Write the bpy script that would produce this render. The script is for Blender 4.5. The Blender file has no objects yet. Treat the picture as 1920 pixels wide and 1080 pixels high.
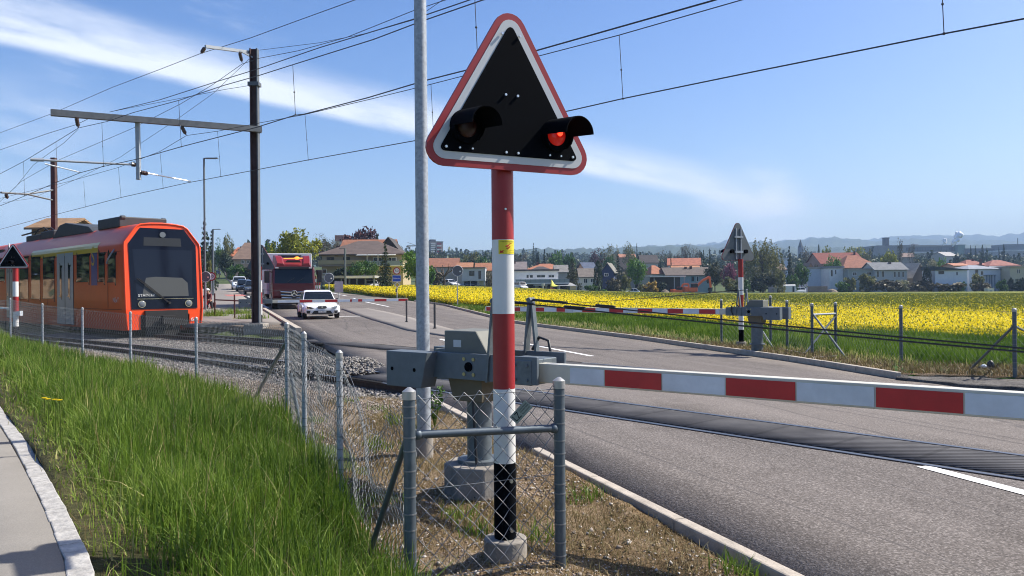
import bpy, math, random
import numpy as np
from mathutils import Vector, Matrix
R = math.radians
random.seed(7); rng = np.random.default_rng(7)
S = bpy.context.scene
COL = S.collection
# ------------------------------------------------------------------ camera
ROLL = R(0.5); FP = 1493.0; EYE = 1.43
cd = bpy.data.cameras.new("camera"); cam = bpy.data.objects.new("camera", cd); COL.objects.link(cam)
cd.sensor_width = 36.0; cd.lens = 36.0 * FP / 1920.0; cd.clip_start = 0.05; cd.clip_end = 40000
cam.location = (0, 0, EYE)
cam.matrix_world = Matrix.Translation((0, 0, EYE)) @ Matrix.Rotation(R(90), 4, 'X') @ Matrix.Rotation(-ROLL, 4, 'Z')
S.camera = cam
# ------------------------------------------------------------------ light
SUN_AZ, SUN_EL = 73.0, 46.0
S.view_settings.view_transform = 'Standard'; S.view_settings.look = 'None'
S.view_settings.exposure = 0.74; S.view_settings.gamma = 1.0; S.view_settings.use_curve_mapping = False
S.render.engine = 'CYCLES'
S.cycles.use_denoising = True
S.cycles.pixel_filter_type = 'BLACKMAN_HARRIS'; S.cycles.filter_width = 1.05
S.cycles.max_bounces = 6; S.cycles.diffuse_bounces = 3; S.cycles.glossy_bounces = 3
S.cycles.transmission_bounces = 4; S.cycles.volume_bounces = 0; S.cycles.transparent_max_bounces = 8
S.cycles.caustics_reflective = False; S.cycles.caustics_refractive = False
S.cycles.sample_clamp_indirect = 6.0
ld = bpy.data.lights.new("sun", 'SUN'); ld.energy = 5.0; ld.angle = R(0.5); ld.color = (1.0, 0.94, 0.85)
sun = bpy.data.objects.new("sun", ld); COL.objects.link(sun)
SD = Vector((math.sin(R(SUN_AZ)) * math.cos(R(SUN_EL)), math.cos(R(SUN_AZ)) * math.cos(R(SUN_EL)), math.sin(R(SUN_EL))))
sun.rotation_euler = SD.to_track_quat('Z', 'Y').to_euler()
sun.location = SD * 60

def ray(px, py):
    u = (px - 960) / FP; v = (540 - py) / FP
    return u * math.cos(ROLL) + v * math.sin(ROLL), -u * math.sin(ROLL) + v * math.cos(ROLL)
def P(px, py, Y):                       # photo pixel at depth Y -> world point
    a, b = ray(px, py); return Vector((a * Y, Y, EYE + b * Y))
def G(px, py, z=0.0):                   # photo pixel on the plane z
    a, b = ray(px, py); Y = (z - EYE) / b; return Vector((a * Y, Y, z))
def pz(px, py, Y): return P(px, py, Y).z

W = bpy.data.worlds.new("World"); S.world = W; W.use_nodes = True
def build_world():
    nt = W.node_tree; N = nt.nodes; L = nt.links; N.clear()
    out = N.new('ShaderNodeOutputWorld'); bg = N.new('ShaderNodeBackground'); L.new(bg.outputs[0], out.inputs[0])
    sky = N.new('ShaderNodeTexSky'); sky.sky_type = 'NISHITA'; sky.sun_disc = False
    sky.sun_elevation = R(SUN_EL); sky.sun_rotation = R(SUN_AZ); sky.altitude = 450
    sky.air_density = 1.0; sky.dust_density = 2.2; sky.ozone_density = 1.6
    bg.inputs[1].default_value = 0.108
    tc = N.new('ShaderNodeTexCoord')
    def M(op, a, b=None, c=None, clamp=False):
        n = N.new('ShaderNodeMath'); n.operation = op; n.use_clamp = clamp
        for i, x in enumerate((a, b, c)):
            if x is None: continue
            if isinstance(x, (int, float)): n.inputs[i].default_value = x
            else: L.new(x, n.inputs[i])
        return n.outputs[0]
    def dot(v):
        n = N.new('ShaderNodeVectorMath'); n.operation = 'DOT_PRODUCT'; L.new(tc.outputs['Generated'], n.inputs[0])
        n.inputs[1].default_value = v; return n.outputs['Value']
    def ss(x, a, b):
        n = N.new('ShaderNodeMapRange'); n.interpolation_type = 'SMOOTHSTEP'; n.clamp = True
        L.new(x, n.inputs[0]); n.inputs[1].default_value = a; n.inputs[2].default_value = b; return n.outputs[0]
    def D(px, py):
        a, b = ray(px, py); return Vector((a, 1, b)).normalized()
    # a long cirrus streak: a band beside one great circle of the sky
    d0, d1 = D(0, 88), D(1350, 384)
    nrm = d1.cross(d0).normalized()
    if nrm.z < 0: nrm = -nrm
    tang = (d1 - d0); tang = (tang - nrm * tang.dot(nrm)).normalized()
    s = dot(nrm); t = dot(tang)
    comb = N.new('ShaderNodeCombineXYZ'); L.new(M('MULTIPLY', t, 3.0), comb.inputs[0]); L.new(M('MULTIPLY', s, 14.0), comb.inputs[1])
    n1 = N.new('ShaderNodeTexNoise'); n1.inputs['Scale'].default_value = 2.3; n1.inputs['Detail'].default_value = 7; n1.inputs['Roughness'].default_value = 0.62
    L.new(comb.outputs[0], n1.inputs['Vector'])
    n2 = N.new('ShaderNodeTexNoise'); n2.inputs['Scale'].default_value = 5.0; n2.inputs['Detail'].default_value = 4
    L.new(tc.outputs['Generated'], n2.inputs['Vector'])
    edge = M('ADD', s, M('MULTIPLY', M('SUBTRACT', n2.outputs[0], 0.5), 0.012))
    lowe = ss(edge, -0.003, 0.012)
    t0 = float(tang.dot(D(0, 88))); t1 = float(tang.dot(D(1250, 360))); t2 = float(tang.dot(D(1480, 420)))
    wid = N.new('ShaderNodeMapRange'); L.new(t, wid.inputs[0]); wid.inputs[1].default_value = t0; wid.inputs[2].default_value = t1
    wid.inputs[3].default_value = 0.058; wid.inputs[4].default_value = 0.045
    q = M('DIVIDE', edge, wid.outputs[0])
    upe = M('SUBTRACT', 1.0, ss(q, 0.25, 1.25))
    body = M('MULTIPLY', lowe, upe)
    tex = ss(n1.outputs[0], 0.10, 0.60)
    fade = M('SUBTRACT', 1.0, ss(t, t1, t2))
    streak = M('MULTIPLY', M('MULTIPLY', body, tex), M('MULTIPLY', fade, 1.0))
    # the soft puff where the streak meets the horizon haze, and thin veils at the left
    def puff(px, py, r, k):
        dd = dot(D(px, py)); return M('MULTIPLY', ss(dd, math.cos(r), 1.0), k)
    n3 = N.new('ShaderNodeTexNoise'); n3.inputs['Scale'].default_value = 9.0; n3.inputs['Detail'].default_value = 6
    mp = N.new('ShaderNodeMapping'); mp.inputs['Scale'].default_value = (1, 1, 2.6); L.new(tc.outputs['Generated'], mp.inputs[0]); L.new(mp.outputs[0], n3.inputs['Vector'])
    pf = M('MULTIPLY', M('ADD', puff(1400, 385, 0.075, 0.62), M('ADD', puff(1470, 425, 0.07, 0.4), puff(60, 300, 0.12, 0.30))), ss(n3.outputs[0], 0.3, 0.7))
    veil = M('MULTIPLY', M('MULTIPLY', ss(n1.outputs[0], 0.5, 0.8), puff(150, 60, 0.28, 0.30)), 1.0)
    cloud = M('MINIMUM', M('ADD', M('ADD', streak, pf), veil), 0.92)
    mx = N.new('ShaderNodeMixRGB'); L.new(cloud, mx.inputs[0])
    hs = N.new('ShaderNodeHueSaturation'); hs.inputs['Saturation'].default_value = 1.38; hs.inputs['Hue'].default_value = 0.512; hs.inputs['Value'].default_value = 1.0
    L.new(sky.outputs[0], hs.inputs['Color'])
    L.new(hs.outputs[0], mx.inputs[1]); mx.inputs[2].default_value = (6.4, 6.7, 7.2, 1)
    L.new(mx.outputs[0], bg.inputs[0])
build_world()

# ------------------------------------------------------------------ mesh helpers
class MB:
    def __init__(s): s.v = []; s.f = []; s.m = []
    def add(s, vs, fs, mi=0):
        o = len(s.v); s.v += [tuple(p) for p in vs]
        for f in fs: s.f.append(tuple(i + o for i in f)); s.m.append(mi)
        return s
    def hexa(s, p, mi=0):               # 4 bottom then 4 top points, counter-clockwise
        return s.add(p, [(3, 2, 1, 0), (4, 5, 6, 7), (0, 1, 5, 4), (1, 2, 6, 5), (2, 3, 7, 6), (3, 0, 4, 7)], mi)
    def box(s, x0, x1, y0, y1, z0, z1, mi=0, M=None):
        p = [Vector(q) for q in ((x0, y0, z0), (x1, y0, z0), (x1, y1, z0), (x0, y1, z0), (x0, y0, z1), (x1, y0, z1), (x1, y1, z1), (x0, y1, z1))]
        if M is not None: p = [M @ q for q in p]
        return s.hexa(p, mi)
    def bar(s, a, b, w, h, mi=0, up=(0, 0, 1)):   # rectangular bar from a to b
        a = Vector(a); b = Vector(b); d = (b - a).normalized(); up = Vector(up)
        if abs(d.dot(up)) > 0.98: up = Vector((1, 0, 0))
        x = d.cross(up).normalized(); y = x.cross(d).normalized()
        c = [x * (-w / 2) + y * (-h / 2), x * (w / 2) + y * (-h / 2), x * (w / 2) + y * (h / 2), x * (-w / 2) + y * (h / 2)]
        return s.add([a + q for q in c] + [b + q for q in c], [(0, 1, 2, 3), (7, 6, 5, 4), (1, 0, 4, 5), (2, 1, 5, 6), (3, 2, 6, 7), (0, 3, 7, 4)], mi)
    def cyl(s, a, b, r0, r1=None, n=12, mi=0, cap=True):
        a = Vector(a); b = Vector(b); r1 = r0 if r1 is None else r1
        d = (b - a).normalized(); t = Vector((0, 0, 1)) if abs(d.z) < 0.9 else Vector((1, 0, 0))
        x = d.cross(t).normalized(); y = d.cross(x).normalized(); vs = []
        for c, r in ((a, r0), (b, r1)):
            for i in range(n):
                an = 2 * math.pi * i / n; vs.append(c + x * (r * math.cos(an)) + y * (r * math.sin(an)))
        fs = [(i, i + n, (i + 1) % n + n, (i + 1) % n) for i in range(n)]
        if cap: fs += [tuple(range(n)), tuple(range(2 * n - 1, n - 1, -1))]
        return s.add(vs, fs, mi)
    def tube(s, pts, r, n=5, mi=0):
        pts = [Vector(p) for p in pts]; k = len(pts); vs = []
        for i, p in enumerate(pts):
            d = (pts[min(i + 1, k - 1)] - pts[max(i - 1, 0)]).normalized()
            t = Vector((0, 0, 1)) if abs(d.z) < 0.9 else Vector((1, 0, 0))
            x = d.cross(t).normalized(); y = d.cross(x).normalized(); rr = r[i] if isinstance(r, (list, tuple)) else r
            for j in range(n):
                an = 2 * math.pi * j / n; vs.append(p + x * (rr * math.cos(an)) + y * (rr * math.sin(an)))
        fs = [(i * n + j, (i + 1) * n + j, (i + 1) * n + (j + 1) % n, i * n + (j + 1) % n) for i in range(k - 1) for j in range(n)]
        fs += [tuple(range(n)), tuple(range(k * n - 1, (k - 1) * n - 1, -1))]
        return s.add(vs, fs, mi)
    def prism(s, poly, d0, d1, M=None, mi=0):     # polygon in local xy, extruded in z from d0 to d1
        n = len(poly); a = [Vector((x, y, d0)) for x, y in poly]; b = [Vector((x, y, d1)) for x, y in poly]
        vs = a + b
        if M is not None: vs = [M @ q for q in vs]
        return s.add(vs, [tuple(range(n - 1, -1, -1)), tuple(range(n, 2 * n))] + [(i, (i + 1) % n, (i + 1) % n + n, i + n) for i in range(n)], mi)
    def sph(s, c, rx, ry=None, rz=None, n=10, k=6, mi=0):
        ry = ry or rx; rz = rz or rx; c = Vector(c); vs = [c + Vector((0, 0, -rz))]
        for j in range(1, k):
            ph = -math.pi / 2 + math.pi * j / k
            for i in range(n):
                an = 2 * math.pi * i / n
                vs.append(c + Vector((rx * math.cos(ph) * math.cos(an), ry * math.cos(ph) * math.sin(an), rz * math.sin(ph))))
        vs.append(c + Vector((0, 0, rz))); T = len(vs) - 1; fs = []
        for i in range(n):
            fs.append((0, 1 + (i + 1) % n, 1 + i)); fs.append((T, 1 + (k - 2) * n + i, 1 + (k - 2) * n + (i + 1) % n))
            for j in range(k - 2):
                a = 1 + j * n; fs.append((a + i, a + (i + 1) % n, a + n + (i + 1) % n, a + n + i))
        return s.add(vs, fs, mi)
    def loft(s, rings, mi=0, close=True, caps=True):
        n = len(rings[0]); k = len(rings); vs = [p for r in rings for p in r]
        fs = [(i * n + j, i * n + (j + 1) % n, (i + 1) * n + (j + 1) % n, (i + 1) * n + j) for i in range(k - 1) for j in range(n if close else n - 1)]
        if caps: fs += [tuple(range(n - 1, -1, -1)), tuple(range((k - 1) * n, k * n))]
        return s.add(vs, fs, mi)
    def build(s, name, mats, parent=None, smooth=None, bevel=0, world=False, sub=0):
        me = bpy.data.meshes.new(name); vs = s.v
        if world and parent is not None:
            root = parent
            while root.parent is not None: root = root.parent
            l = root.location; vs = [(x - l.x, y - l.y, z - l.z) for x, y, z in vs]
        me.from_pydata(vs, [], s.f)
        mats = mats if isinstance(mats, (list, tuple)) else [mats]
        for m in mats: me.materials.append(m)
        if len(mats) > 1: me.polygons.foreach_set('material_index', s.m)
        me.update()
        o = bpy.data.objects.new(name, me); COL.objects.link(o); o.parent = parent
        if smooth:
            me.polygons.foreach_set('use_smooth', [True] * len(me.polygons)); me.set_sharp_from_angle(angle=R(smooth))
        if bevel:
            b = o.modifiers.new('bevel', 'BEVEL'); b.width = bevel; b.segments = 2; b.limit_method = 'ANGLE'; b.angle_limit = R(40)
        if sub:
            b = o.modifiers.new('sub', 'SUBSURF'); b.levels = sub; b.render_levels = sub
        return o

def tag(o, label=None, cat=None, group=None, kind=None):
    if label: o['label'] = label
    if cat: o['category'] = cat
    if group: o['group'] = group
    if kind: o['kind'] = kind
    return o
def thing(name, label, cat, loc=(0, 0, 0), rz=0.0, group=None):
    o = bpy.data.objects.new(name, None); COL.objects.link(o); o.location = loc; o.rotation_euler = (0, 0, rz)
    o.empty_display_size = 0.2
    return tag(o, label, cat, group)
def np_mesh(name, V, F, mats, parent=None, attr=None, mi=None, smooth=False):
    me = bpy.data.meshes.new(name); V = np.asarray(V, dtype=np.float32); F = np.asarray(F, dtype=np.int32); k = F.shape[1]
    me.vertices.add(len(V)); me.vertices.foreach_set('co', V.ravel())
    me.loops.add(F.size); me.loops.foreach_set('vertex_index', F.ravel())
    me.polygons.add(len(F)); me.polygons.foreach_set('loop_start', np.arange(0, F.size, k, dtype=np.int32))
    for m in (mats if isinstance(mats, (list, tuple)) else [mats]): me.materials.append(m)
    if mi is not None: me.polygons.foreach_set('material_index', np.asarray(mi, dtype=np.int32))
    if smooth: me.polygons.foreach_set('use_smooth', np.ones(len(F), dtype=bool))
    me.update(calc_edges=True); me.validate()
    if attr is not None:
        a = me.attributes.new('rnd', 'FLOAT', 'POINT'); a.data.foreach_set('value', np.asarray(attr, dtype=np.float32))
    o = bpy.data.objects.new(name, me); COL.objects.link(o); o.parent = parent
    return o
def seg_tubes(A, B, r):                  # many straight wires as three-sided rods
    A = np.asarray(A, float); B = np.asarray(B, float); d = B - A; d /= np.linalg.norm(d, axis=1)[:, None] + 1e-9
    t = np.tile(np.array([0.13, 0.31, 0.94]), (len(A), 1)); x = np.cross(d, t); x /= np.linalg.norm(x, axis=1)[:, None] + 1e-9; y = np.cross(d, x)
    V = np.zeros((len(A), 6, 3))
    for j in range(3):
        an = 2 * math.pi * j / 3; off = r * (x * math.cos(an) + y * math.sin(an)); V[:, j] = A + off; V[:, 3 + j] = B + off
    base = np.arange(len(A))[:, None, None] * 6
    F = (base + np.array([[0, 1, 4, 3], [1, 2, 5, 4], [2, 0, 3, 5]])[None]).reshape(-1, 4)
    return V.reshape(-1, 3), F
def text_mb(mb, txt, size, M, mi=0, depth=0.0, align='CENTER', width=None):
    cu = bpy.data.curves.new('t', 'FONT'); cu.body = txt; cu.size = size; cu.align_x = align; cu.align_y = 'CENTER'
    o = bpy.data.objects.new('t', cu); COL.objects.link(o); dg = bpy.context.evaluated_depsgraph_get(); dg.update()
    me = bpy.data.meshes.new_from_object(o.evaluated_get(dg)); sx = 1.0
    if width:
        xs = [v.co.x for v in me.vertices]; sx = width / (max(xs) - min(xs))
    mb.add([M @ Vector((v.co.x * sx, v.co.y, depth)) for v in me.vertices], [tuple(p.vertices) for p in me.polygons], mi)
    bpy.data.objects.remove(o); bpy.data.curves.remove(cu); bpy.data.meshes.remove(me)
def frame(o, x, z):                      # local x -> x, local y -> z (in the face), local z -> out of the face
    x = Vector(x).normalized(); z = Vector(z).normalized(); n = x.cross(z)
    return Matrix(((x.x, z.x, n.x, o[0]), (x.y, z.y, n.y, o[1]), (x.z, z.z, n.z, o[2]), (0, 0, 0, 1)))

# ------------------------------------------------------------------ materials
MATS = {}
def mat(name, col, rough=0.6, metal=0.0, var=0.0, scale=6.0, bump=0.0, bscale=None, spec=0.5, emit=None, es=0.0, coat=0.0, stretch=None):
    if name in MATS: return MATS[name]
    m = bpy.data.materials.new(name); m.use_nodes = True; nt = m.node_tree; N = nt.nodes; L = nt.links
    b = N['Principled BSDF']; b.inputs['Base Color'].default_value = (*col, 1); b.inputs['Roughness'].default_value = rough
    b.inputs['Metallic'].default_value = metal; b.inputs['Specular IOR Level'].default_value = spec; b.inputs['Coat Weight'].default_value = coat
    if emit: b.inputs['Emission Color'].default_value = (*emit, 1); b.inputs['Emission Strength'].default_value = es
    if var or bump:
        tc = N.new('ShaderNodeTexCoord'); src = tc.outputs['Object']
        if stretch:
            mp = N.new('ShaderNodeMapping'); mp.inputs['Scale'].default_value = stretch; L.new(src, mp.inputs[0]); src = mp.outputs[0]
        n = N.new('ShaderNodeTexNoise'); n.inputs['Scale'].default_value = scale; n.inputs['Detail'].default_value = 6; n.inputs['Roughness'].default_value = 0.65; L.new(src, n.inputs['Vector'])
        if var:
            mr = N.new('ShaderNodeMapRange'); L.new(n.outputs[0], mr.inputs[0]); mr.inputs[1].default_value = 0.28; mr.inputs[2].default_value = 0.72
            mr.inputs[3].default_value = 1 - var; mr.inputs[4].default_value = 1 + var
            mx = N.new('ShaderNodeMixRGB'); mx.blend_type = 'MULTIPLY'; mx.inputs[0].default_value = 1; mx.inputs[1].default_value = (*col, 1)
            L.new(mr.outputs[0], mx.inputs[2]); L.new(mx.outputs[0], b.inputs['Base Color'])
        if bump:
            n2 = n
            if bscale:
                n2 = N.new('ShaderNodeTexNoise'); n2.inputs['Scale'].default_value = bscale; n2.inputs['Detail'].default_value = 4; L.new(src, n2.inputs['Vector'])
            bp = N.new('ShaderNodeBump'); bp.inputs['Strength'].default_value = 1.0; bp.inputs['Distance'].default_value = bump
            L.new(n2.outputs[0], bp.inputs['Height']); L.new(bp.outputs[0], b.inputs['Normal'])
    MATS[name] = m; return m
def nodes_mat(name, fn, rough=0.85, spec=0.3):
    m = bpy.data.materials.new(name); m.use_nodes = True; nt = m.node_tree; b = nt.nodes['Principled BSDF']
    b.inputs['Roughness'].default_value = rough; b.inputs['Specular IOR Level'].default_value = spec
    fn(nt, nt.nodes, nt.links, b); MATS[name] = m; return m
def noise(N, L, src, scale, detail=5, rough=0.6):
    n = N.new('ShaderNodeTexNoise'); n.inputs['Scale'].default_value = scale; n.inputs['Detail'].default_value = detail; n.inputs['Roughness'].default_value = rough
    L.new(src, n.inputs['Vector']); return n.outputs[0]
def ramp(N, L, src, stops):
    r = N.new('ShaderNodeValToRGB'); L.new(src, r.inputs[0]); e = r.color_ramp.elements
    while len(e) < len(stops): e.new(0.5)
    for i, (p, c) in enumerate(stops): e[i].position = p; e[i].color = (*c, 1)
    return r.outputs[0]
def mixc(N, L, fac, a, b, mode='MIX'):
    m = N.new('ShaderNodeMixRGB'); m.blend_type = mode
    for i, x in ((0, fac), (1, a), (2, b)):
        if isinstance(x, (int, float)): m.inputs[i].default_value = x
        elif isinstance(x, tuple): m.inputs[i].default_value = (*x, 1)
        else: L.new(x, m.inputs[i])
    return m.outputs[0]
def bumpn(N, L, b, h, dist):
    bp = N.new('ShaderNodeBump'); bp.inputs['Distance'].default_value = dist; L.new(h, bp.inputs['Height']); L.new(bp.outputs[0], b.inputs['Normal'])
def leafmat(name, cols, trans=0.25):     # foliage: colour varied leaf by leaf
    def fn(nt, N, L, b):
        at = N.new('ShaderNodeAttribute'); at.attribute_name = 'rnd'
        c = ramp(N, L, at.outputs['Fac'], [(i / (len(cols) - 1), q) for i, q in enumerate(cols)])
        L.new(c, b.inputs['Base Color']); b.inputs['Roughness'].default_value = 0.55
        if trans:
            tr = N.new('ShaderNodeBsdfTranslucent'); L.new(c, tr.inputs[0]); mx = N.new('ShaderNodeMixShader'); mx.inputs[0].default_value = trans
            L.new(b.outputs[0], mx.inputs[1]); L.new(tr.outputs[0], mx.inputs[2]); L.new(mx.outputs[0], N['Material Output'].inputs[0])
    return nodes_mat(name, fn, 0.55, 0.25)
# ------------------------------------------------------------------ terrain
def sst(x, a, b):
    t = np.clip((np.asarray(x, float) - a) / (b - a), 0, 1); return t * t * (3 - 2 * t)
XRY = [-30, 0, 6, 9.5, 12.1, 14.75, 20.9, 30.5, 51, 75, 130, 230, 430, 700]
XRX = [14, 9.6, 7.6, 6.7, 5.83, 5.32, 3.62, 0, -4.45, -12.8, -38, -77, -152, -252]
def xr(Y): return np.interp(Y, XRY, XRX)
def xl(Y): return 1.38 - 0.372 * (np.asarray(Y, float) - 3.92)
FC = np.array([-2.37, 8.33]); FA = np.array([-0.49, 3.75]); FB = np.array([-14.66, 23.26])
def bank_d(X, Y):                        # distance into the grass bank, on the camera's side of the fence
    def sd(a, b):
        d = (b - a) / np.linalg.norm(b - a); return -(d[0] * (Y - a[1]) - d[1] * (X - a[0])) * -1
    return np.minimum(sd(FA, FC), sd(FC, FB))
def hz(X, Y):
    X = np.asarray(X, float); Y = np.asarray(Y, float)
    prof = np.interp(Y, [-50, 20, 28, 34, 46, 75, 112, 220, 336, 430, 700, 1500], [0, 0, .06, .14, .3, .75, 1.5, 5, 10, 14.5, 22, 45])
    u = X / np.maximum(Y, 1)
    g = np.clip(Y, 0, 250) / 200 * np.interp(u, [-.2, 0, .1, .2, .65], [1.0, .7, -.1, -.9, -1.5]) * sst(Y, 15, 70)
    far = np.clip(Y - 262, 0, 1100) * 0.036
    r = xr(Y); w = 1 - sst(X, r + 3, r + 3 + np.maximum(8, .4 * Y))
    h = w * prof + (1 - w) * (g + far)
    return h + 0.28 * sst(bank_d(X, Y), 0.2, 2.2) * (1 - sst(Y, 26, 40))
# railway centre line: s runs from right to left, heading turns from 42 to 46 degrees
def _rail():
    s = np.arange(-20, 90, 0.25); az = np.radians(np.interp(s, [-20, 10, 24, 90], [42, 42, 45.7, 45.7]))
    i0 = int(20 / 0.25); x = np.cumsum(-np.sin(az)) * 0.25; y = np.cumsum(np.cos(az)) * 0.25
    x += 0.63 - x[i0]; y += 9.9 - y[i0]; return s, x, y, az
RS, RX, RY, RA = _rail()
def rp(s, off=0.0):                      # point on the railway, off metres beyond the near track
    a = np.interp(s, RS, RA); return np.array([np.interp(s, RS, RX) + off * np.cos(a), np.interp(s, RS, RY) + off * np.sin(a)])
def rz_(s): return float(np.interp(s, [-20, 3, 6, 26, 90], [0, 0, -0.03, -0.22, -0.22]))
TRAIN = np.array([-13.28, 30.5])
_ss = np.linspace(15, 45, 600); _d = [np.linalg.norm(rp(q, 3.2) - TRAIN) for q in _ss]; TS = _ss[int(np.argmin(_d))]
_a = np.interp(TS, RS, RA); OT = float((TRAIN - rp(TS, 0)) @ np.array([math.cos(_a), math.sin(_a)]))
def far_off(s): return float(np.interp(s, [-20, 2, TS, 90], [3.5, 3.5, OT, OT]))
def corridor(X, Y):
    a = R(42); n = X * math.cos(a) + Y * math.sin(a); c = 0.63 * math.cos(a) + 9.9 * math.sin(a)
    k = np.maximum(0, (Y - 20)) * 0.06
    return sst(n, c - 1.9 - k, c - 1.2 - k) * (1 - sst(n, c + 4.9, c + 5.7))

def gmat(name, stops, s1, s2, bump, bscale, rough=0.9, mask=None):
    def fn(nt, N, L, b):
        tc = N.new('ShaderNodeTexCoord'); o = tc.outputs['Object']
        a = noise(N, L, o, s1, 6, 0.65); c = noise(N, L, o, s2, 3, 0.6)
        m = N.new('ShaderNodeMath'); m.operation = 'MULTIPLY_ADD'; L.new(a, m.inputs[0]); m.inputs[1].default_value = 0.55
        m2 = N.new('ShaderNodeMath'); m2.operation = 'MULTIPLY'; L.new(c, m2.inputs[0]); m2.inputs[1].default_value = 0.45; L.new(m2.outputs[0], m.inputs[2])
        L.new(ramp(N, L, m.outputs[0], stops), b.inputs['Base Color']); bumpn(N, L, b, noise(N, L, o, bscale, 4, 0.7), bump)
    return nodes_mat(name, fn, rough, 0.2)
M_GROUND = gmat('meadow_ground', [(.3, (.035, .05, .015)), (.5, (.06, .085, .025)), (.7, (.10, .11, .04))], 0.05, 1.5, .05, 8)
M_VERGE = gmat('dry_verge', [(.36, (.05, .032, .014)), (.46, (.14, .092, .042)), (.55, (.25, .175, .10)), (.68, (.44, .36, .27))], 1.6, 55, .02, 70)
M_BALLAST = gmat('ballast_bed', [(.35, (.055, .05, .043)), (.5, (.14, .128, .112)), (.68, (.27, .25, .225))], 3, 38, .05, 26)
M_SOIL = gmat('bank_soil', [(.35, (.03, .028, .012)), (.5, (.06, .06, .022)), (.7, (.12, .10, .045))], 2, 20, .03, 30)
M_FGRASS = gmat('meadow_strip', [(.33, (.03, .075, .012)), (.5, (.05, .115, .018)), (.7, (.09, .16, .035))], .7, 7, .08, 12)
M_PATH = gmat('footpath_asphalt', [(.3, (.155, .146, .132)), (.5, (.20, .188, .170)), (.72, (.265, .25, .226))], .9, 120, .003, 200)
M_PAVE = gmat('pavement_asphalt', [(.3, (.17, .152, .135)), (.5, (.21, .19, .17)), (.72, (.26, .235, .21))], .3, 60, .003, 150)
def _asph(nt, N, L, b):
    tc = N.new('ShaderNodeTexCoord'); o = tc.outputs['Object']
    mp = N.new('ShaderNodeMapping'); mp.inputs['Rotation'].default_value = (0, 0, R(-20.4)); L.new(o, mp.inputs[0])
    st = N.new('ShaderNodeMapping'); st.inputs['Scale'].default_value = (1.9, 0.07, 1); L.new(mp.outputs[0], st.inputs[0])
    streak = noise(N, L, st.outputs[0], 1.1, 5, .6)                       # wheel tracks run with the road
    base = ramp(N, L, streak, [(.30, (.098, .085, .075)), (.48, (.150, .132, .117)), (.68, (.218, .192, .171))])
    big = noise(N, L, o, .35, 3, .5)
    c1 = mixc(N, L, .35, base, ramp(N, L, big, [(.3, (.11, .096, .085)), (.7, (.195, .172, .154))]))
    vo = N.new('ShaderNodeTexVoronoi'); vo.inputs['Scale'].default_value = 95; L.new(o, vo.inputs['Vector'])
    c2 = mixc(N, L, .34, c1, ramp(N, L, vo.outputs['Color'], [(.15, (.022, .02, .019)), (.55, (.12, .106, .095)), (.9, (.44, .40, .37))]))
    sp = noise(N, L, o, 42, 3, .7)
    c3 = mixc(N, L, .8, c2, ramp(N, L, sp, [(.33, (.55, .54, .54)), (.5, (1, 1, 1)), (.68, (1.28, 1.26, 1.24))]), 'MULTIPLY')
    # paler worn strip between the two tracks, dark sealed cracks
    dt = N.new('ShaderNodeVectorMath'); dt.operation = 'DOT_PRODUCT'; L.new(o, dt.inputs[0]); a = R(42); dt.inputs[1].default_value = (math.cos(a), math.sin(a), 0)
    c0 = 0.63 * math.cos(a) + 9.9 * math.sin(a)
    def mr(x, p, q):
        n = N.new('ShaderNodeMapRange'); n.interpolation_type = 'SMOOTHSTEP'; L.new(x, n.inputs[0]); n.inputs[1].default_value = p; n.inputs[2].default_value = q; return n.outputs[0]
    mm = N.new('ShaderNodeMath'); mm.operation = 'MULTIPLY'; L.new(mr(dt.outputs['Value'], c0 + .5, c0 + 1.0), mm.inputs[0]); L.new(mr(dt.outputs['Value'], c0 + 3.3, c0 + 2.7), mm.inputs[1])
    m3 = N.new('ShaderNodeMath'); m3.operation = 'MULTIPLY'; L.new(mm.outputs[0], m3.inputs[0]); m3.inputs[1].default_value = .5
    c4 = mixc(N, L, m3.outputs[0], c3, mixc(N, L, .5, c3, (.27, .235, .205)))
    wv = N.new('ShaderNodeMapping'); wv.inputs['Scale'].default_value = (1.5, .22, 1); L.new(mp.outputs[0], wv.inputs[0])
    v2 = N.new('ShaderNodeTexVoronoi'); v2.feature = 'DISTANCE_TO_EDGE'; v2.inputs['Scale'].default_value = .55
    dn = N.new('ShaderNodeTexNoise'); dn.inputs['Scale'].default_value = 3; L.new(wv.outputs[0], dn.inputs['Vector'])
    L.new(mixc(N, L, .16, wv.outputs[0], dn.outputs['Color']), v2.inputs['Vector'])
    c5 = mixc(N, L, ramp(N, L, v2.outputs['Distance'], [(0, (.55, .55, .55)), (.012, (0, 0, 0))]), c4, (.06, .056, .055))
    pn = noise(N, L, o, .8, 4, .7); c5 = mixc(N, L, .55, c5, ramp(N, L, pn, [(.36, (.72, .71, .70)), (.44, (1, 1, 1)), (.62, (1, 1, 1)), (.70, (1.18, 1.17, 1.15))]), 'MULTIPLY')
    L.new(c5, b.inputs['Base Color']); bumpn(N, L, b, sp, .006)
M_ASPH = nodes_mat('road_asphalt', _asph, .88, .15)
M_KERB = mat('kerb_stone', (.40, .35, .285), .85, var=.25, scale=9, bump=.004, bscale=60)
M_GRANITE = mat('granite_border', (.36, .345, .315), .9, var=.35, scale=14, bump=.008, bscale=40)
M_CONC = mat('concrete', (.27, .245, .21), .9, var=.35, scale=7, bump=.004, bscale=50)
M_PAINTW = mat('road_paint', (.72, .71, .68), .7, var=.18, scale=18)

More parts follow.
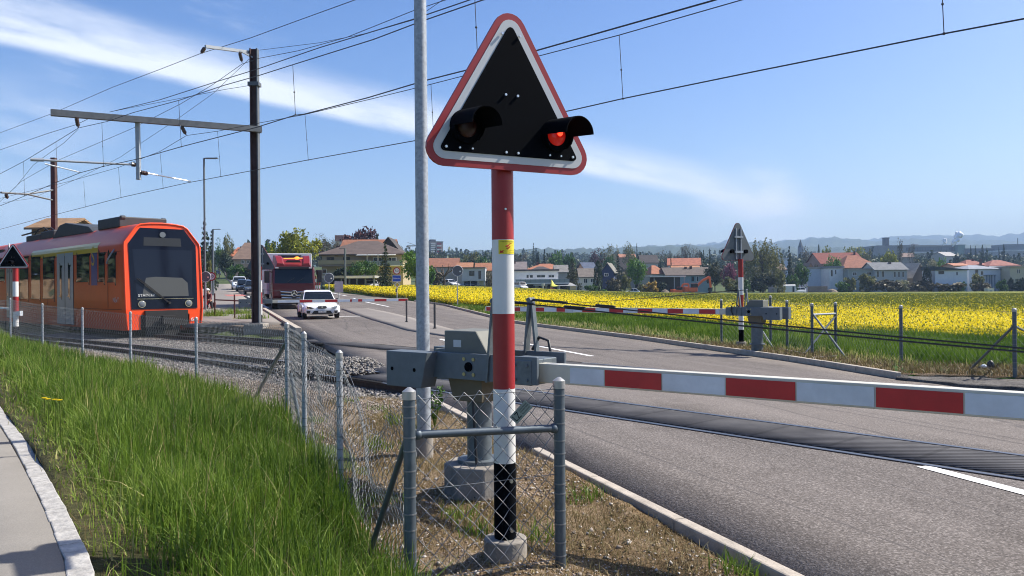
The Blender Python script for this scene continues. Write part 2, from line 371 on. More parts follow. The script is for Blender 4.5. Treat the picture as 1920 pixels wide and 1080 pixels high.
def struct(o, label=None): o['kind'] = 'structure'; return o
def resamp(p, m):
    p = np.asarray(p, float); d = np.r_[0, np.cumsum(np.linalg.norm(np.diff(p, axis=0), axis=1))]; t = np.linspace(0, d[-1], m)
    return np.c_[np.interp(t, d, p[:, 0]), np.interp(t, d, p[:, 1])]
def ribbon(name, Lp, Rp, m, n, zf, mt, skirt=0.0, amp=0.0, rs=True):
    Lp = resamp(Lp, m) if rs else np.asarray(Lp, float); Rp = resamp(Rp, m) if rs else np.asarray(Rp, float); m = len(Lp)
    k = np.linspace(0, 1, n + 1); X = Lp[:, None, :] * (1 - k)[None, :, None] + Rp[:, None, :] * k[None, :, None]
    Z = np.asarray(zf(X[..., 0], X[..., 1]), float) * np.ones(X.shape[:2])
    if amp: Z = Z + amp * rng.standard_normal(Z.shape)
    V = np.concatenate([X, Z[..., None]], 2).reshape(-1, 3); idx = np.arange(m * (n + 1)).reshape(m, n + 1)
    F = np.stack([idx[:-1, :-1], idx[:-1, 1:], idx[1:, 1:], idx[1:, :-1]], -1).reshape(-1, 4)
    if skirt:
        loop = np.r_[idx[0, :], idx[1:, -1], idx[-1, -2::-1], idx[-2:0:-1, 0]]; lo = V[loop].copy(); lo[:, 2] -= skirt; b0 = len(V); q = len(loop)
        a = np.arange(q); F2 = np.stack([loop, b0 + a, b0 + (a + 1) % q, loop[(a + 1) % q]], -1); V = np.r_[V, lo]; F = np.r_[F, F2]
    e1 = V[F[0, 1]] - V[F[0, 0]]; e2 = V[F[0, 3]] - V[F[0, 0]]
    if e1[0] * e2[1] - e1[1] * e2[0] < 0: F = F[:, ::-1]
    return np_mesh(name, V, F, mt)

# base terrain to the horizon
def build_ground():
    def axis(lim, n, k): t = np.linspace(-1, 1, n); return np.sinh(k * t) / math.sinh(k) * lim
    xs = axis(5200, 241, 6.0); ys = np.r_[np.linspace(-60, 8, 18)[:-1], 8 + (np.sinh(5.2 * np.linspace(0, 1, 220)) / math.sinh(5.2)) * 5600]
    X, Y = np.meshgrid(xs, ys, indexing='ij'); Z = hz(X, Y) - 0.05 - 0.42 * corridor(X, Y) * (Y < 60) * (X > -60)
    V = np.stack([X, Y, Z], -1).reshape(-1, 3); I = np.arange(X.size).reshape(X.shape)
    F = np.stack([I[:-1, :-1], I[1:, :-1], I[1:, 1:], I[:-1, 1:]], -1).reshape(-1, 4)
    struct(np_mesh('ground', V, F, M_GROUND, smooth=True))
build_ground()
YS = list(np.r_[np.arange(-1.5, 60, 1.0), np.arange(62, 140, 4), np.arange(145, 700, 20)])
struct(ribbon('road', [(xl(y), y) for y in YS], [(xr(y), y) for y in YS], 0, 10, lambda x, y: hz(x, y) * 1.0, M_ASPH, skirt=.12, rs=False))
# pavement left of the road beyond the railway
YP = list(np.r_[np.arange(31, 60, 2.), np.arange(62, 150, 6)])
struct(ribbon('pavement', [(-.395 * y - .6, y) for y in YP], [(xl(y) - .15, y) for y in YP], 0, 4, lambda x, y: hz(x, y) + .05, M_PAVE, skirt=.15, rs=False))
struct(ribbon('footpath', [(-14, 6), (-9, 3), (-6, 1), (-4.5, -1)], [(-20.3, 27), (-12.2, 17), (-7.6, 11.3), (-5.25, 7.95), (-3.66, 5.83), (-2.53, 4.27), (-1.85, 3.3), (-1.2, 2.0), (-.8, -1)][::1], 40, 14, lambda x, y: hz(x, y) * 0 + .29, M_PATH, skirt=.2))
PATHEDGE = [(-20.2, 27), (-12.1, 17), (-7.5, 11.3), (-5.12, 7.95), (-3.53, 5.83), (-2.41, 4.27), (-1.74, 3.3), (-1.1, 2.0), (-.7, -1)]
FENCEL = [(-26, 38), (-14.66, 23.26), (-11.22, 19.01), (-8.67, 16.06), (-6.89, 14.35), (-4.64, 11.68), (-2.37, 8.33), (-1.83, 6.96), (-1.18, 5.38), (-.49, 3.75), (-.2, 2.6), (.6, .5), (1.0, -1)]
def zbank(x, y): return hz(x, y) + .015 + .05 * np.sin(x * 3.1 + y) * np.cos(y * 2.3)
struct(ribbon('grass_bank', PATHEDGE, FENCEL, 90, 30, zbank, M_SOIL, skirt=.25))
# kerb of split granite along the footpath
def build_border():
    mb = MB(); p = resamp(PATHEDGE, 150)
    for i in range(len(p) - 1):
        a, b = p[i], p[i + 1]; d = (b - a); l = np.linalg.norm(d); d /= l; n = np.array([-d[1], d[0]])
        if n[0] > 0: n = -n
        w = .095 + random.uniform(-.004, .004); z = .2945; g = .0015
        q = [a + d * g, b - d * g, b - d * g + n * w, a + d * g + n * w]
        j = lambda v: (v[0] + random.uniform(-.003, .003), v[1] + random.uniform(-.003, .003))
        pts = [j(v) for v in q]; area = (pts[1][0] - pts[0][0]) * (pts[3][1] - pts[0][1]) - (pts[1][1] - pts[0][1]) * (pts[3][0] - pts[0][0])
        if area < 0: pts = pts[::-1]
        mb.hexa([(x, y, .1) for x, y in pts] + [(x, y, z + random.uniform(-.0012, .0012)) for x, y in pts])
    struct(mb.build('kerb', M_GRANITE, bevel=.006))
build_border()
def kerb_line(pts, w, h, mt, side, step=1.0, zoff=0.0):
    mb = MB(); L_ = sum(np.linalg.norm(np.diff(np.asarray(pts), axis=0), axis=1)); p = resamp(pts, max(2, int(L_ / step) + 1))
    for i in range(len(p) - 1):
        a, b = p[i], p[i + 1]; d = (b - a) / np.linalg.norm(b - a); n = np.array([-d[1], d[0]]) * side; g = .004
        q = [a + d * g, b - d * g, b - d * g + n * w, a + d * g + n * w]
        if side < 0: q = q[::-1]
        mb.hexa([(x, y, float(hz(x, y)) - .2) for x, y in q] + [(x, y, float(hz(x, y)) + h + zoff + random.uniform(-.003, .003)) for x, y in q])
    return struct(mb.build('kerb', mt, bevel=.012))
kerb_line([(xl(y), y) for y in np.arange(.5, 7.2, .5)], .085, .03, M_KERB, 1)
kerb_line([(xl(y) - .08, y) for y in np.arange(7.75, 10.4, .5)], .10, .05, M_KERB, 1)
kerb_line([(xl(y), y) for y in np.arange(26.5, 46, 1.)], .2, .13, M_KERB, 1)
kerb_line([(float(xr(y)), y) for y in np.arange(12.1, 60, 1.)], .09, .10, M_KERB, -1)
# verges
V1L = [(.95, .3), (.35, 2.0), (-.2, 3.2), (-.49, 3.75), (-1.18, 5.38), (-1.83, 6.96), (-2.37, 8.33), (-2.5, 9.6), (-2.1, 10.6)]
V1R = [(2.62, .3), (1.98, 2.0), (1.55, 3.2), (1.33, 3.75), (.72, 5.38), (.13, 6.96), (-.38, 8.33), (-.85, 9.6), (-1.15, 10.4)]
def zv1(x, y): return -.012 + .022 * np.sin(x * 2.7 + 1) * np.sin(y * 2.1) + .02 * np.sin(x * 7 + y * 5)
struct(ribbon('verge', V1L, V1R, 60, 24, zv1, M_VERGE, skirt=.2, amp=.004))
# ballast bed under both tracks, left and right of the road
SB = np.r_[np.arange(-16, 46, .5)]
def zbal(off0):
    def f(x, y):
        s = np.interp(y, RY, RS); return np.interp(s, [-20, 3, 6, 26, 90], [0, 0, -.03, -.22, -.22]) - .115
    return f
struct(ribbon('ballast_bed', [rp(s, -1.75) for s in SB], [rp(s, far_off(s) + 1.8) for s in SB], 0, 26, zbal(0), M_BALLAST, skirt=.3, amp=.012, rs=False))
# gravel between the fence and the near track
SG = np.arange(3.5, 40, .5)
def zgr(x, y): return np.interp(y, [8, 12, 20, 30], [.0, -.02, -.06, -.12]) + .02 * np.sin(x * 3 + y * 2)
FL2 = resamp(FENCEL[:9], 74)[::-1][:len(SG)]
M_GRAVEL = gmat('pale_gravel', [(.34, (.075, .056, .038)), (.48, (.16, .124, .088)), (.6, (.235, .19, .143)), (.75, (.35, .30, .24))], 2.0, 45, .02, 50)
struct(ribbon('gravel_strip', [(-1.9, 7.9), (-2.37, 8.33), (-4.64, 11.68), (-6.89, 14.35), (-8.67, 16.06), (-11.22, 19.01), (-14.66, 23.26), (-26, 38)],
       [rp(s, -1.7) for s in (1.2, 2.4, 6.6, 10, 12.5, 16.5, 22, 41)], 70, 10, zgr, M_GRAVEL, skirt=.25, amp=.008))
struct(ribbon('gravel_strip', [rp(s, far_off(s) + 1.75) for s in np.arange(13, 42, 1.)], [rp(s, far_off(s) + 3.2 + .16 * max(0, s - 13)) for s in np.arange(13, 42, 1.)], 0, 6,
       lambda x, y: hz(x, y) - .02, M_GRAVEL, skirt=.3, amp=.01, rs=False))
# grass strip right of the road up to the crop
NU = [-.235, -.229, -.173, -.074, .094, .36, .6, 1.0, 1.5]; NY = [108, 105, 75, 48.5, 36, 23.5, 20.3, 16, 13]
def near_y(u): return np.interp(u, NU, NY)
YV = [12.1, 14.75, 20.9, 30.5, 51, 75, 105, 125]
def zmead(x, y): return hz(x, y) + .03
us = np.r_[np.linspace(1.5, .5, 30), np.linspace(.48, -.2, 40)]
def inner(u):                            # point of the road's right edge (or of the track side) seen along azimuth u
    if u > .48: return (u * 12.9 / (1 + .25 * (u - .48)) * .0 + np.interp(u, [.48, .62, 1.5], [5.95, 7.4, 11.2]), np.interp(u, [.48, .62, 1.5], [12.3, 11.9, 7.5]))
    ys = np.linspace(12, 130, 2000); i = int(np.argmin(np.abs(xr(ys) + .14 - u * ys))); return (float(xr(ys[i])) + .14, ys[i])
struct(ribbon('meadow_strip', [inner(u) for u in us], [(u * (near_y(u) + 1.5), near_y(u) + 1.5) for u in us], 0, 14, zmead, M_FGRASS, skirt=.2, amp=.015, rs=False))
# dry strip of verge along the far kerb and fence
uf = np.linspace(1.4, -.02, 50)
def strip_out(u):
    a = np.array(inner(u)); w = np.interp(u, [-.02, .1, .2, .3, .45, .6, 1.4], [.1, .35, 1.0, 1.7, 1.9, 1.6, 1.2]); d = a / np.linalg.norm(a); return a + d * w
struct(ribbon('verge', [inner(u) for u in uf], [strip_out(u) for u in uf], 0, 8, lambda x, y: hz(x, y) + .045, M_VERGE, skirt=.1, amp=.008, rs=False))
struct(ribbon('gravel_strip', [(5.75, 11.95), (6.3, 11.2), (7.2, 10.2), (8.2, 9.2), (9.6, 7.8)], [(6.0, 12.4), (6.9, 12.0), (7.9, 11.3), (9.2, 10.2), (10.8, 8.6)], 30, 6, lambda x, y: hz(x, y) + .03, M_BALLAST, skirt=.2, amp=.01))
# traffic island and markings
def poly_sheet(name, pts, z, mt, skirt=0.0):
    mb = MB(); n = len(pts); up = [(x, y, float(hz(x, y)) + z) for x, y in pts]; fs = [tuple(range(n))]
    if skirt:
        up += [(x, y, float(hz(x, y)) + z - skirt) for x, y in pts]; fs += [(i, i + n, (i + 1) % n + n, (i + 1) % n) for i in range(n)]
    mb.add(up, fs); return struct(mb.build(name, mt))
ISL = [(-1.15, 23.5), (-1.95, 26.4), (-3.0, 30), (-4.3, 34.5), (-6.1, 40), (-8.3, 46), (-9.9, 46), (-7.7, 39), (-5.9, 33.5), (-4.6, 29.8), (-3.5, 26.4), (-2.3, 22.6), (-1.5, 22.4)]
struct(ribbon('traffic_island', [ISL[i] for i in (0, 1, 2, 3, 4, 5)], [ISL[i] for i in (12, 10, 9, 8, 7, 6)], 30, 5, lambda x, y: hz(x, y) + .03, M_PAVE, skirt=.06))
def stripe(pts, w, name='road_marking'):
    p = resamp(pts, max(2, int(sum(np.linalg.norm(np.diff(np.asarray(pts), axis=0), axis=1)) / 1.0) + 1)); d = np.gradient(p, axis=0); d /= np.linalg.norm(d, axis=1)[:, None]; n = np.c_[-d[:, 1], d[:, 0]] * w / 2
    return struct(ribbon(name, p + n, p - n, 0, 1, lambda x, y: hz(x, y) + .005, M_PAINTW, rs=False))
stripe([(3.21, 6.25), (3.48, 5.43), (4.3, 3.2), (5.6, -.5)], .12)
stripe([(.30, 20.6), (.62, 19.5), (1.65, 16.5)], .12)
stripe([(-2.02, 22.3), (-1.55, 20.9), (-1.2, 19.9)], .12)
stripe([(-9.55, 36.2), (-5.9, 37.5)], .28)
stripe([(-7.6, 49), (-10.6, 58), (-14.0, 70)], .14)
stripe([(-16, 77), (-24, 101), (-34, 128)], .16)
stripe([(-10.15, 46.5), (-15.2, 60), (-26.5, 90)], .14)
stripe([(xl(48) + .3, 48), (xl(62) + .3, 62), (xl(80) + .4, 80)], .2)
M_REDP = mat('red_marking', (.40, .13, .10), .8, var=.2, scale=8)
struct(ribbon('road_marking', [(-27.8, 78), (-30.4, 84)], [(-26.0, 78), (-28.4, 84)], 4, 2, lambda x, y: hz(x, y) + .058, M_REDP))

# ------------------------------------------------------------------ railway tracks
M_RAIL = mat('rail_rust', (.075, .045, .032), .75, metal=.3, var=.35, scale=12, bump=.002)
M_RAILTOP = mat('rail_head', (.20, .195, .195), .38, metal=.9)
M_SLEEP = mat('sleeper', (.10, .082, .068), .85, var=.3, scale=8)
def _panel(nt, N, L, b):
    tc = N.new('ShaderNodeTexCoord'); mp = N.new('ShaderNodeMapping'); mp.inputs['Rotation'].default_value = (0, 0, R(-42)); L.new(tc.outputs['Object'], mp.inputs[0])
    w = N.new('ShaderNodeTexWave'); w.inputs['Scale'].default_value = 7.5; w.inputs['Distortion'].default_value = 0; w.bands_direction = 'DIAGONAL'; L.new(mp.outputs[0], w.inputs['Vector'])
    n = noise(N, L, tc.outputs['Object'], 2.2, 5, .6)
    c = ramp(N, L, n, [(.3, (.05, .05, .054)), (.7, (.095, .093, .096))])
    c = mixc(N, L, .8, c, ramp(N, L, w.outputs[0], [(.25, (.28, .28, .28)), (.75, (1.45, 1.45, 1.45))]), 'MULTIPLY')
    jw = N.new('ShaderNodeTexWave'); jw.bands_direction = 'Y'; jw.inputs['Scale'].default_value = .42; L.new(mp.outputs[0], jw.inputs['Vector']); c = mixc(N, L, ramp(N, L, jw.outputs[0], [(.985, (0, 0, 0)), (.995, (.3, .3, .3))]), c, (.012, .012, .012))
    L.new(c, b.inputs['Base Color']); bumpn(N, L, b, w.outputs[0], .006)
M_PANEL = nodes_mat('crossing_rubber', _panel, .92, .1)
def build_track(label, offf, s0, s1, gauge):
    o0 = rp(0, offf(0)); t = thing('railway_track', label, 'track', (o0[0], o0[1], 0), 0, 'railway tracks over the level crossing')
    ss = np.arange(s0, s1, .5)
    for sd in (-1, 1):
        pts = [rp(s, offf(s) + sd * gauge / 2) for s in ss]; mb = MB()
        prof = [(-.055, -.125), (.055, -.125), (.055, -.11), (.012, -.10), (.012, -.035), (.03, -.028), (.03, -.003), (.026, 0), (-.026, 0), (-.03, -.003), (-.03, -.028), (-.012, -.035), (-.012, -.10), (-.055, -.11)]
        rings = []
        for s, p in zip(ss, pts):
            a = np.interp(s, RS, RA); n = Vector((math.cos(a), math.sin(a), 0)); z = rz_(s) + .010
            rings.append([Vector((p[0], p[1], z + q)) + n * w for w, q in prof])
        k = len(prof)
        mb.loft(rings, 0, True, True); 
        for i in range(len(mb.f)):
            if i < (len(ss) - 1) * k and i % k in (6, 7, 8): mb.m[i] = 1
        mb.build('rail', [M_RAIL, M_RAILTOP], t, world=True)
    # rubber panel between and beside the rails within the road
    def inside(s):
        p = rp(s, offf(s)); return xl(p[1]) - .35 < p[0] < xr(p[1]) + 1.2
    si = [s for s in np.arange(s0, s1, .25) if inside(s)]
    g = gauge / 2
    for a, b in ((-g + .075, g - .075),):
        Lp = [rp(s, offf(s) + a) for s in si]; Rp = [rp(s, offf(s) + b) for s in si]
        o = ribbon('crossing_panel', Lp, Rp, 0, 2, lambda x, y: 0 * x + .011, M_PANEL if b - a > .4 else mat('crossing_edge', (.10, .09, .083), .95, var=.25, scale=20, spec=.1), skirt=.05, rs=False)
        o.parent = t; o.location = (-o0[0], -o0[1], 0)
    for a, b in ((-g - .036, -g + .078), (g - .078, g + .036)):
        o = ribbon('flangeway', [rp(s, offf(s) + a) for s in si], [rp(s, offf(s) + b) for s in si], 0, 1, lambda x, y: 0 * x + .006, mat('flangeway_dark', (.02, .019, .018), .95, spec=.05), rs=False); o.parent = t; o.location = (-o0[0], -o0[1], 0)
    sl = None
    for s in np.arange(s0, s1, .62):
        if inside(s) or s > 36: continue
        p = rp(s, offf(s)); a = np.interp(s, RS, RA)
        if sl is None:
            sl = MB().box(-.85, .85, -.11, .11, -.1, .0).build('sleeper', M_SLEEP, t, bevel=.01); c = sl
        else:
            c = sl.copy(); COL.objects.link(c); c.parent = t
        c.location = (p[0] - o0[0], p[1] - o0[1], rz_(s) - .11); c.rotation_euler = (0, 0, a)
build_track('rusty railway track nearest the sign, its rubber panels crossing the road', lambda s: 0.0, -11, 44, .92)
build_track('railway track under the orange train, farther of the two', far_off, -11, 60, .92)
# ------------------------------------------------------------------ level-crossing equipment
M_RED = mat('sign_red', (.32, .014, .017), .45, var=.12, scale=5, coat=.1)
M_WHITE = mat('sign_white', (.70, .70, .68), .4, var=.06, scale=5, coat=.15)
M_BLACK = mat('sign_black', (.003, .004, .006), .8, spec=.04)
M_SILV = mat('sign_silver', (.55, .57, .575), .45, var=.05, scale=6)
M_GALV = mat('galvanised', (.34, .37, .40), .55, metal=.25, var=.3, scale=34, bump=.0006, bscale=90)
M_GALVD = mat('galvanised_dark', (.14, .165, .18), .55, metal=.45, var=.2, scale=22)
M_STEELB = mat('barrier_steel', (.125, .150, .170), .55, metal=.2, var=.14, scale=9)
M_BOLT = mat('bolt', (.7, .7, .68), .3, metal=.8)
M_COVER = mat('drive_cover', (.155, .158, .135), .65, var=.15, scale=4)
M_TAN = mat('drive_bracket', (.14, .12, .085), .65, var=.15, scale=6)
M_ARM = mat('arm_white', (.60, .57, .47), .45, var=.14, scale=3)
M_REFW = mat('reflective_white', (.68, .72, .76), .4, var=.13, scale=5)
M_REFR = mat('reflective_red', (.50, .020, .026), .4, var=.16, scale=6)
M_CABLE = mat('stay_cable', (.02, .02, .022), .5)
M_LENSR = mat('lamp_red_lit', (.5, .01, .01), .2, emit=(1.0, .03, .02), es=.10)
M_LENSD = mat('lamp_red_unlit', (.03, .005, .005), .4)
M_YEL = mat('sticker_yellow', (.75, .62, .03), .45)
M_BACK = mat('sign_back', (.125, .14, .15), .6, metal=.1, var=.12, scale=6)

def rtri(W_, H_, r, n=7):                # rounded triangle, centred, point up
    pts = [(-W_ / 2, -H_ / 2), (W_ / 2, -H_ / 2), (0, H_ / 2)]
    # inner corner centres so that the rounded outline keeps the overall size
    V = [Vector(p) for p in pts]; a = math.atan2(H_, W_ / 2)
    base = W_ + 2 * r * (1 / math.tan(a / 2) - 1); hh = base / 2 * math.tan(a)
    V = [Vector((-base / 2, 0)), Vector((base / 2, 0)), Vector((0, hh))]; out = []
    C = [V[0] + Vector((r / math.tan(a / 2), r)), V[1] + Vector((-r / math.tan(a / 2), r)), V[2] - Vector((0, r / math.sin(math.pi / 2 - a)))]
    for c, (t0, t1) in zip(C, ((R(90) + a, R(270)), (R(-90), R(90) - a), (R(90) - a, R(90) + a))):
        if c is C[0]: t0, t1 = R(90) + a, R(270)
        for i in range(n): t = t0 + (t1 - t0) * i / (n - 1); out.append((c.x + r * math.cos(t), c.y + r * math.sin(t)))
    ys = [p[1] for p in out]; xs = [p[0] for p in out]; h = max(ys) - min(ys); w = max(xs) - min(xs)
    return [(x * W_ / w, (y - min(ys)) * H_ / h - H_ / 2) for x, y in out]
def inset(poly, d):                      # shrink a convex outline (counter-clockwise)
    n = len(poly); out = []
    for i in range(n):
        a = Vector(poly[i - 1]); b = Vector(poly[i]); c = Vector(poly[(i + 1) % n])
        n1 = (b - a).normalized(); n2 = (c - b).normalized(); m = Vector((-n1.y - n2.y, n1.x + n2.x)).normalized()
        k = max(.35, m.dot(Vector((-n1.y, n1.x)))); out.append(tuple(b + m * d / k))
    return out
def crossing_sign(name, label, base, normal_az, W_, H_, zc, bands, lamps, pr=.058, foot=True, lit=(), pole_top=None, double=None, scale=1.0, sticker=False):
    """base: ground point; normal_az: azimuth the face looks to; bands: [(z_top, material)...] downwards"""
    t = thing(name, label, 'railway signal', base, 0, 'flashing triangle signals of the level crossing')
    mb = MB(); mts = [M_RED, M_WHITE, M_BLACK]
    for i in range(len(bands)):
        zt, m = bands[i]; zb = bands[i + 1][0] if i + 1 < len(bands) else 0.0
        mb.cyl((0, 0, zb), (0, 0, zt), pr, n=24, mi=m, cap=(i == 0))
    mb.build('pole', mts, t, smooth=40)
    if foot:
        f = MB(); f.cyl((0, 0, -.15), (0, 0, .12), pr * 1.95, pr * 1.95, n=24); f.build('concrete_foot', M_CONC, t, smooth=40, bevel=.008)
    az = R(normal_az); nrm = Vector((math.sin(az), math.cos(az), 0)); xa = Vector((-nrm.y, nrm.x, 0)).normalized() if False else Vector((math.cos(az), -math.sin(az), 0)) * -1
    Mf = frame(nrm * (pr + .035) + Vector((0, 0, zc)), xa, (0, 0, 1))
    o = rtri(W_, H_, .095 * scale, 8)
    bd = MB().prism(o, -.012, .006, Mf).build('board', [M_RED], t, bevel=0)
    i1 = inset(o, .034 * scale); i2 = inset(o, .073 * scale)
    MB().prism(i1, .006, .009, Mf).build('grey_border', M_SILV, bd); MB().prism(i2, .009, .013, Mf).build('black_panel', M_BLACK, bd)
    rear = MB(); rear.prism(inset(o, .004), -.016, -.012, Mf).build('rear_face', M_BACK, bd)
    br = MB()
    for x in (-.07, .07): br.box(x - .012, x + .012, -H_ * .46, H_ * .36, -.045, -.016, M=Mf)
    br.box(-.12, .12, -H_ * .30, -H_ * .24, -.06, -.016, M=Mf); br.box(-.12, .12, H_ * .1, H_ * .15, -.06, -.016, M=Mf)
    br.build('bracket', M_GALV, t)
    bo = MB()
    for x, y in [(-.052, H_ * .36), (.052, H_ * .36), (-.035, -.02), (.035, -.02), (-.035, -H_ * .39), (.035, -H_ * .39), (-W_ * .395, -H_ * .385), (W_ * .395, -H_ * .385)]:
        bo.cyl(Mf @ Vector((x, y, .013)), Mf @ Vector((x, y, .022)), .0068 * scale, n=8)
    for lx in lamps:
        for dx in (-.034, .036): bo.cyl(Mf @ Vector((lx + dx, -H_ * .385, .013)), Mf @ Vector((lx + dx, -H_ * .385, .02)), .005 * scale, n=8)
    bo.build('bolts', M_BOLT, bd)
    for k, lx in enumerate(lamps):
        ly = -H_ * .255; r = .083 * scale; L_ = .24 * scale
        lm = MB(); lm.cyl(Mf @ Vector((lx, ly, .012)), Mf @ Vector((lx, ly, .03)), r * .98, n=28); lm.cyl(Mf @ Vector((lx, ly, -.075)), Mf @ Vector((lx, ly, -.016)), r * .55, n=20)
        lp = lm.build('lamp', M_BLACK, t, smooth=40)
        le = MB(); pts = []
        for j in range(5):
            ph = j / 4 * R(70); pts.append([Mf @ Vector((lx + r * .66 * math.cos(ph) * math.cos(q), ly + r * .66 * math.cos(ph) * math.sin(q), .030 + .018 * math.sin(ph))) for q in [2 * math.pi * i / 24 for i in range(24)]])
        lo_ = le.loft(pts, caps=True).build('lens', M_LENSR if k in lit else M_LENSD, lp, smooth=60)
        if k in lit: MB().sph(Mf @ Vector((lx + .01, ly + .01, .047)), .016, n=10, k=6).build('bulb', mat('bulb_red', (.8, .05, .02), .3, emit=(1, .05, .02), es=1.8), lo_, smooth=60)
        vs = []; ang = [R(q_) for q_ in [-50, -30, -12, -1] + list(range(0, 181, 10)) + [181, 192, 210, 230]]     # half-round visor, cut back towards its lower edges
        fo = []; ba = []
        for rr in (r * 1.06, r * 1.0):
            fo.append([Mf @ Vector((lx + rr * math.cos(q) * (1 - .06 * (math.sin(q) >= 0)), ly + rr * math.sin(q) - .11 * L_ * (math.sin(q) >= 0), .013 + L_ * (1.0 if math.sin(q) >= -1e-6 else .2))) for q in ang])
            ba.append([Mf @ Vector((lx + rr * math.cos(q), ly + rr * math.sin(q), .0135)) for q in ang])
        v = MB(); n = len(ang); vv = ba[0] + fo[0] + fo[1] + ba[1]
        fs = [(g * n + i, g * n + i + 1, ((g + 1) % 4) * n + i + 1, ((g + 1) % 4) * n + i) for g in range(4) for i in range(n - 1)]
        v.add(vv, fs).build('visor', M_BLACK, lp, smooth=50)
    if sticker:
        sk = MB(); z1, z0 = sticker; a0, a1 = R(-82), R(20); n = 14; rr = pr + .0015
        def cylp(a, z, r_=rr): return Vector((r_ * math.sin(a), -r_ * math.cos(a), z))
        for i in range(n):
            p, q = a0 + (a1 - a0) * i / n, a0 + (a1 - a0) * (i + 1) / n
            p += R(60); q += R(60); sk.add([cylp(p, z0), cylp(q, z0), cylp(q, z1), cylp(p, z1)], [(0, 1, 2, 3)])
        so = sk.build('warning_sticker', M_YEL, t)
        def flat(poly, name, m):         # wrap a flat drawing (0..1) round the pole
            g = MB(); pts = [cylp(a0 + R(60) + (a1 - a0) * x, z0 + (z1 - z0) * y, rr + .0012) for x, y in poly]; g.add(pts, [tuple(range(len(pts)))]); return g
        bolt = [(.06, .05), (.26, .10), (.20, .15), (.60, .42), (.56, .50), (.80, .78), (.42, .56), (.50, .50), (.16, .20), (.09, .24)]
        for a in ([(.06, .06), (.28, .10), (.22, .17), (.52, .40), (.46, .46), (.16, .22), (.10, .27)], [(.40, .36), (.52, .38), (.80, .62), (.56, .56), (.52, .50)], [(.34, .52), (.46, .50), (.78, .80), (.62, .78), (.36, .58)]):
            flat(a, 'arrow', M_RED).build('arrow', mat('arrow_red', (.5, .03, .01), .5), so)
        M_TXT = mat('sticker_text', (.05, .045, .01), .6); g = MB()
        text_mb(g, 'Lebensgefahr', 1.0, Matrix.Identity(4), width=.84)
        w = [tuple(cylp(a0 + R(60) + (a1 - a0) * (.5 + x), z0 + (z1 - z0) * (.885 + y * .10), rr + .0015)) for x, y, z in g.v]; g.v = w; g.build('lettering', M_TXT, so)
        g = MB(); text_mb(g, 'Danger de mort', 1.0, Matrix.Identity(4), width=.42); g.v = [tuple(cylp(a0 + R(60) + (a1 - a0) * (.74 + x), z0 + (z1 - z0) * (.26 + y * .055), rr + .0015)) for x, y, z in g.v]; g.build('lettering', M_TXT, so)
        g = MB(); text_mb(g, 'Pericolo', 1.0, Matrix.Identity(4), width=.38); g.v = [tuple(cylp(a0 + R(60) + (a1 - a0) * (.74 + x), z0 + (z1 - z0) * (.11 + y * .055), rr + .0015)) for x, y, z in g.v]; g.build('lettering', M_TXT, so)
    return t, Mf
# the big signal in front
PB = G(948, 1050); PY = PB.y; z_ = lambda y: pz(945, y, PY)
t_main, _ = crossing_sign('flashing_signal', 'large red edged black triangle signal with two hooded lamps on a red and white pole', PB, 180 - 29, .94, .808, pz(951, 180, PY),
    [(z_(160), 0), (z_(450), 1), (z_(588), 0), (z_(728), 1), (z_(866), 2)], (-.262, .262), lit=(1,), sticker=(z_(451), z_(477)))
b2 = MB()
for y in (897, 988): b2.cyl((.03, -.05, z_(y)), (.036, -.074, z_(y)), .009, n=8)
b2.cyl((.015, -.05, z_(394)), (.017, -.061, z_(394)), .006, n=8); b2.build('bolt', M_BOLT, t_main)
# the far one across the road shows its back
FS_ = G(1390, 652); FS_.z = float(hz(FS_.x, FS_.y)) + .02; FY = FS_.y; zf = lambda y: pz(1388, y, FY) - FS_.z
crossing_sign('flashing_signal', 'triangle signal across the road showing its grey back on a red and white pole', FS_, -27, .97, .88, zf(453),
    [(zf(486), 0), (zf(520), 1), (zf(553), 0), (zf(584), 1), (zf(618), 2)], (-.21, .21))
# behind the catenary mast
BS = Vector((-9.35, 29.6, .08)); zb = lambda y: pz(495, y, BS.y) - BS.z
crossing_sign('flashing_signal', 'triangle signal showing its grey back behind the railway mast', BS, 0, 1.02, .93, zb(482), [(zb(500), 0), (zb(525), 1), (zb(548), 0), (zb(570), 1), (zb(590), 2)], (-.27, .27))
# left, footpath signal: two boards on one pole
LS = G(30, 637, .05); LY = LS.y; zl = lambda y: pz(30, y, LY) - LS.z
t_l, Ml = crossing_sign('flashing_signal', 'smaller triangle signal with one hooded lamp beside the far left fence posts', LS, 180 - 3, .87, .70, zl(481), [(zl(480), 0), (zl(528), 1), (zl(556), 0), (zl(584), 1), (zl(612), 2)], (0,), pr=.075, foot=False, lit=(), scale=.72)
Mb = frame(Vector((-.36, .28, zl(478))), (.62, -.78, 0), (0, 0, 1))
o_ = rtri(.87, .72, .07, 7); bb = MB().prism(o_, -.01, .006, Mb).build('board', M_WHITE, t_l); MB().prism(inset(o_, .07), .006, .010, Mb).build('black_panel', M_BLACK, bb)
MB().bar((0, .02, zl(486)), (-.36, .26, zl(486)), .04, .04).build('bracket', M_GALV, t_l)
MB().box(.07, .17, -.08, .06, zl(592), zl(583)).build('junction_box', M_REFW, t_l)
# small white gate arm left of it
ga = P(-60, 571, LY + .6); gb = P(19, 579, LY + .2); t = thing('path_gate', 'slim white gate arm by the small triangle signal at the left edge', 'gate', (ga.x, ga.y, .0))
MB().bar(Vector(ga) - t.location, Vector(gb) - t.location, .05, .05).build('arm', M_WHITE, t); MB().cyl((0, 0, -.1), (0, 0, ga.z + .1), .05).build('post', M_GALV, t)
MB().box(-.14, .16, -.1, .1, .45, ga.z + .06).build('drive_box', M_REFW, t, bevel=.01)

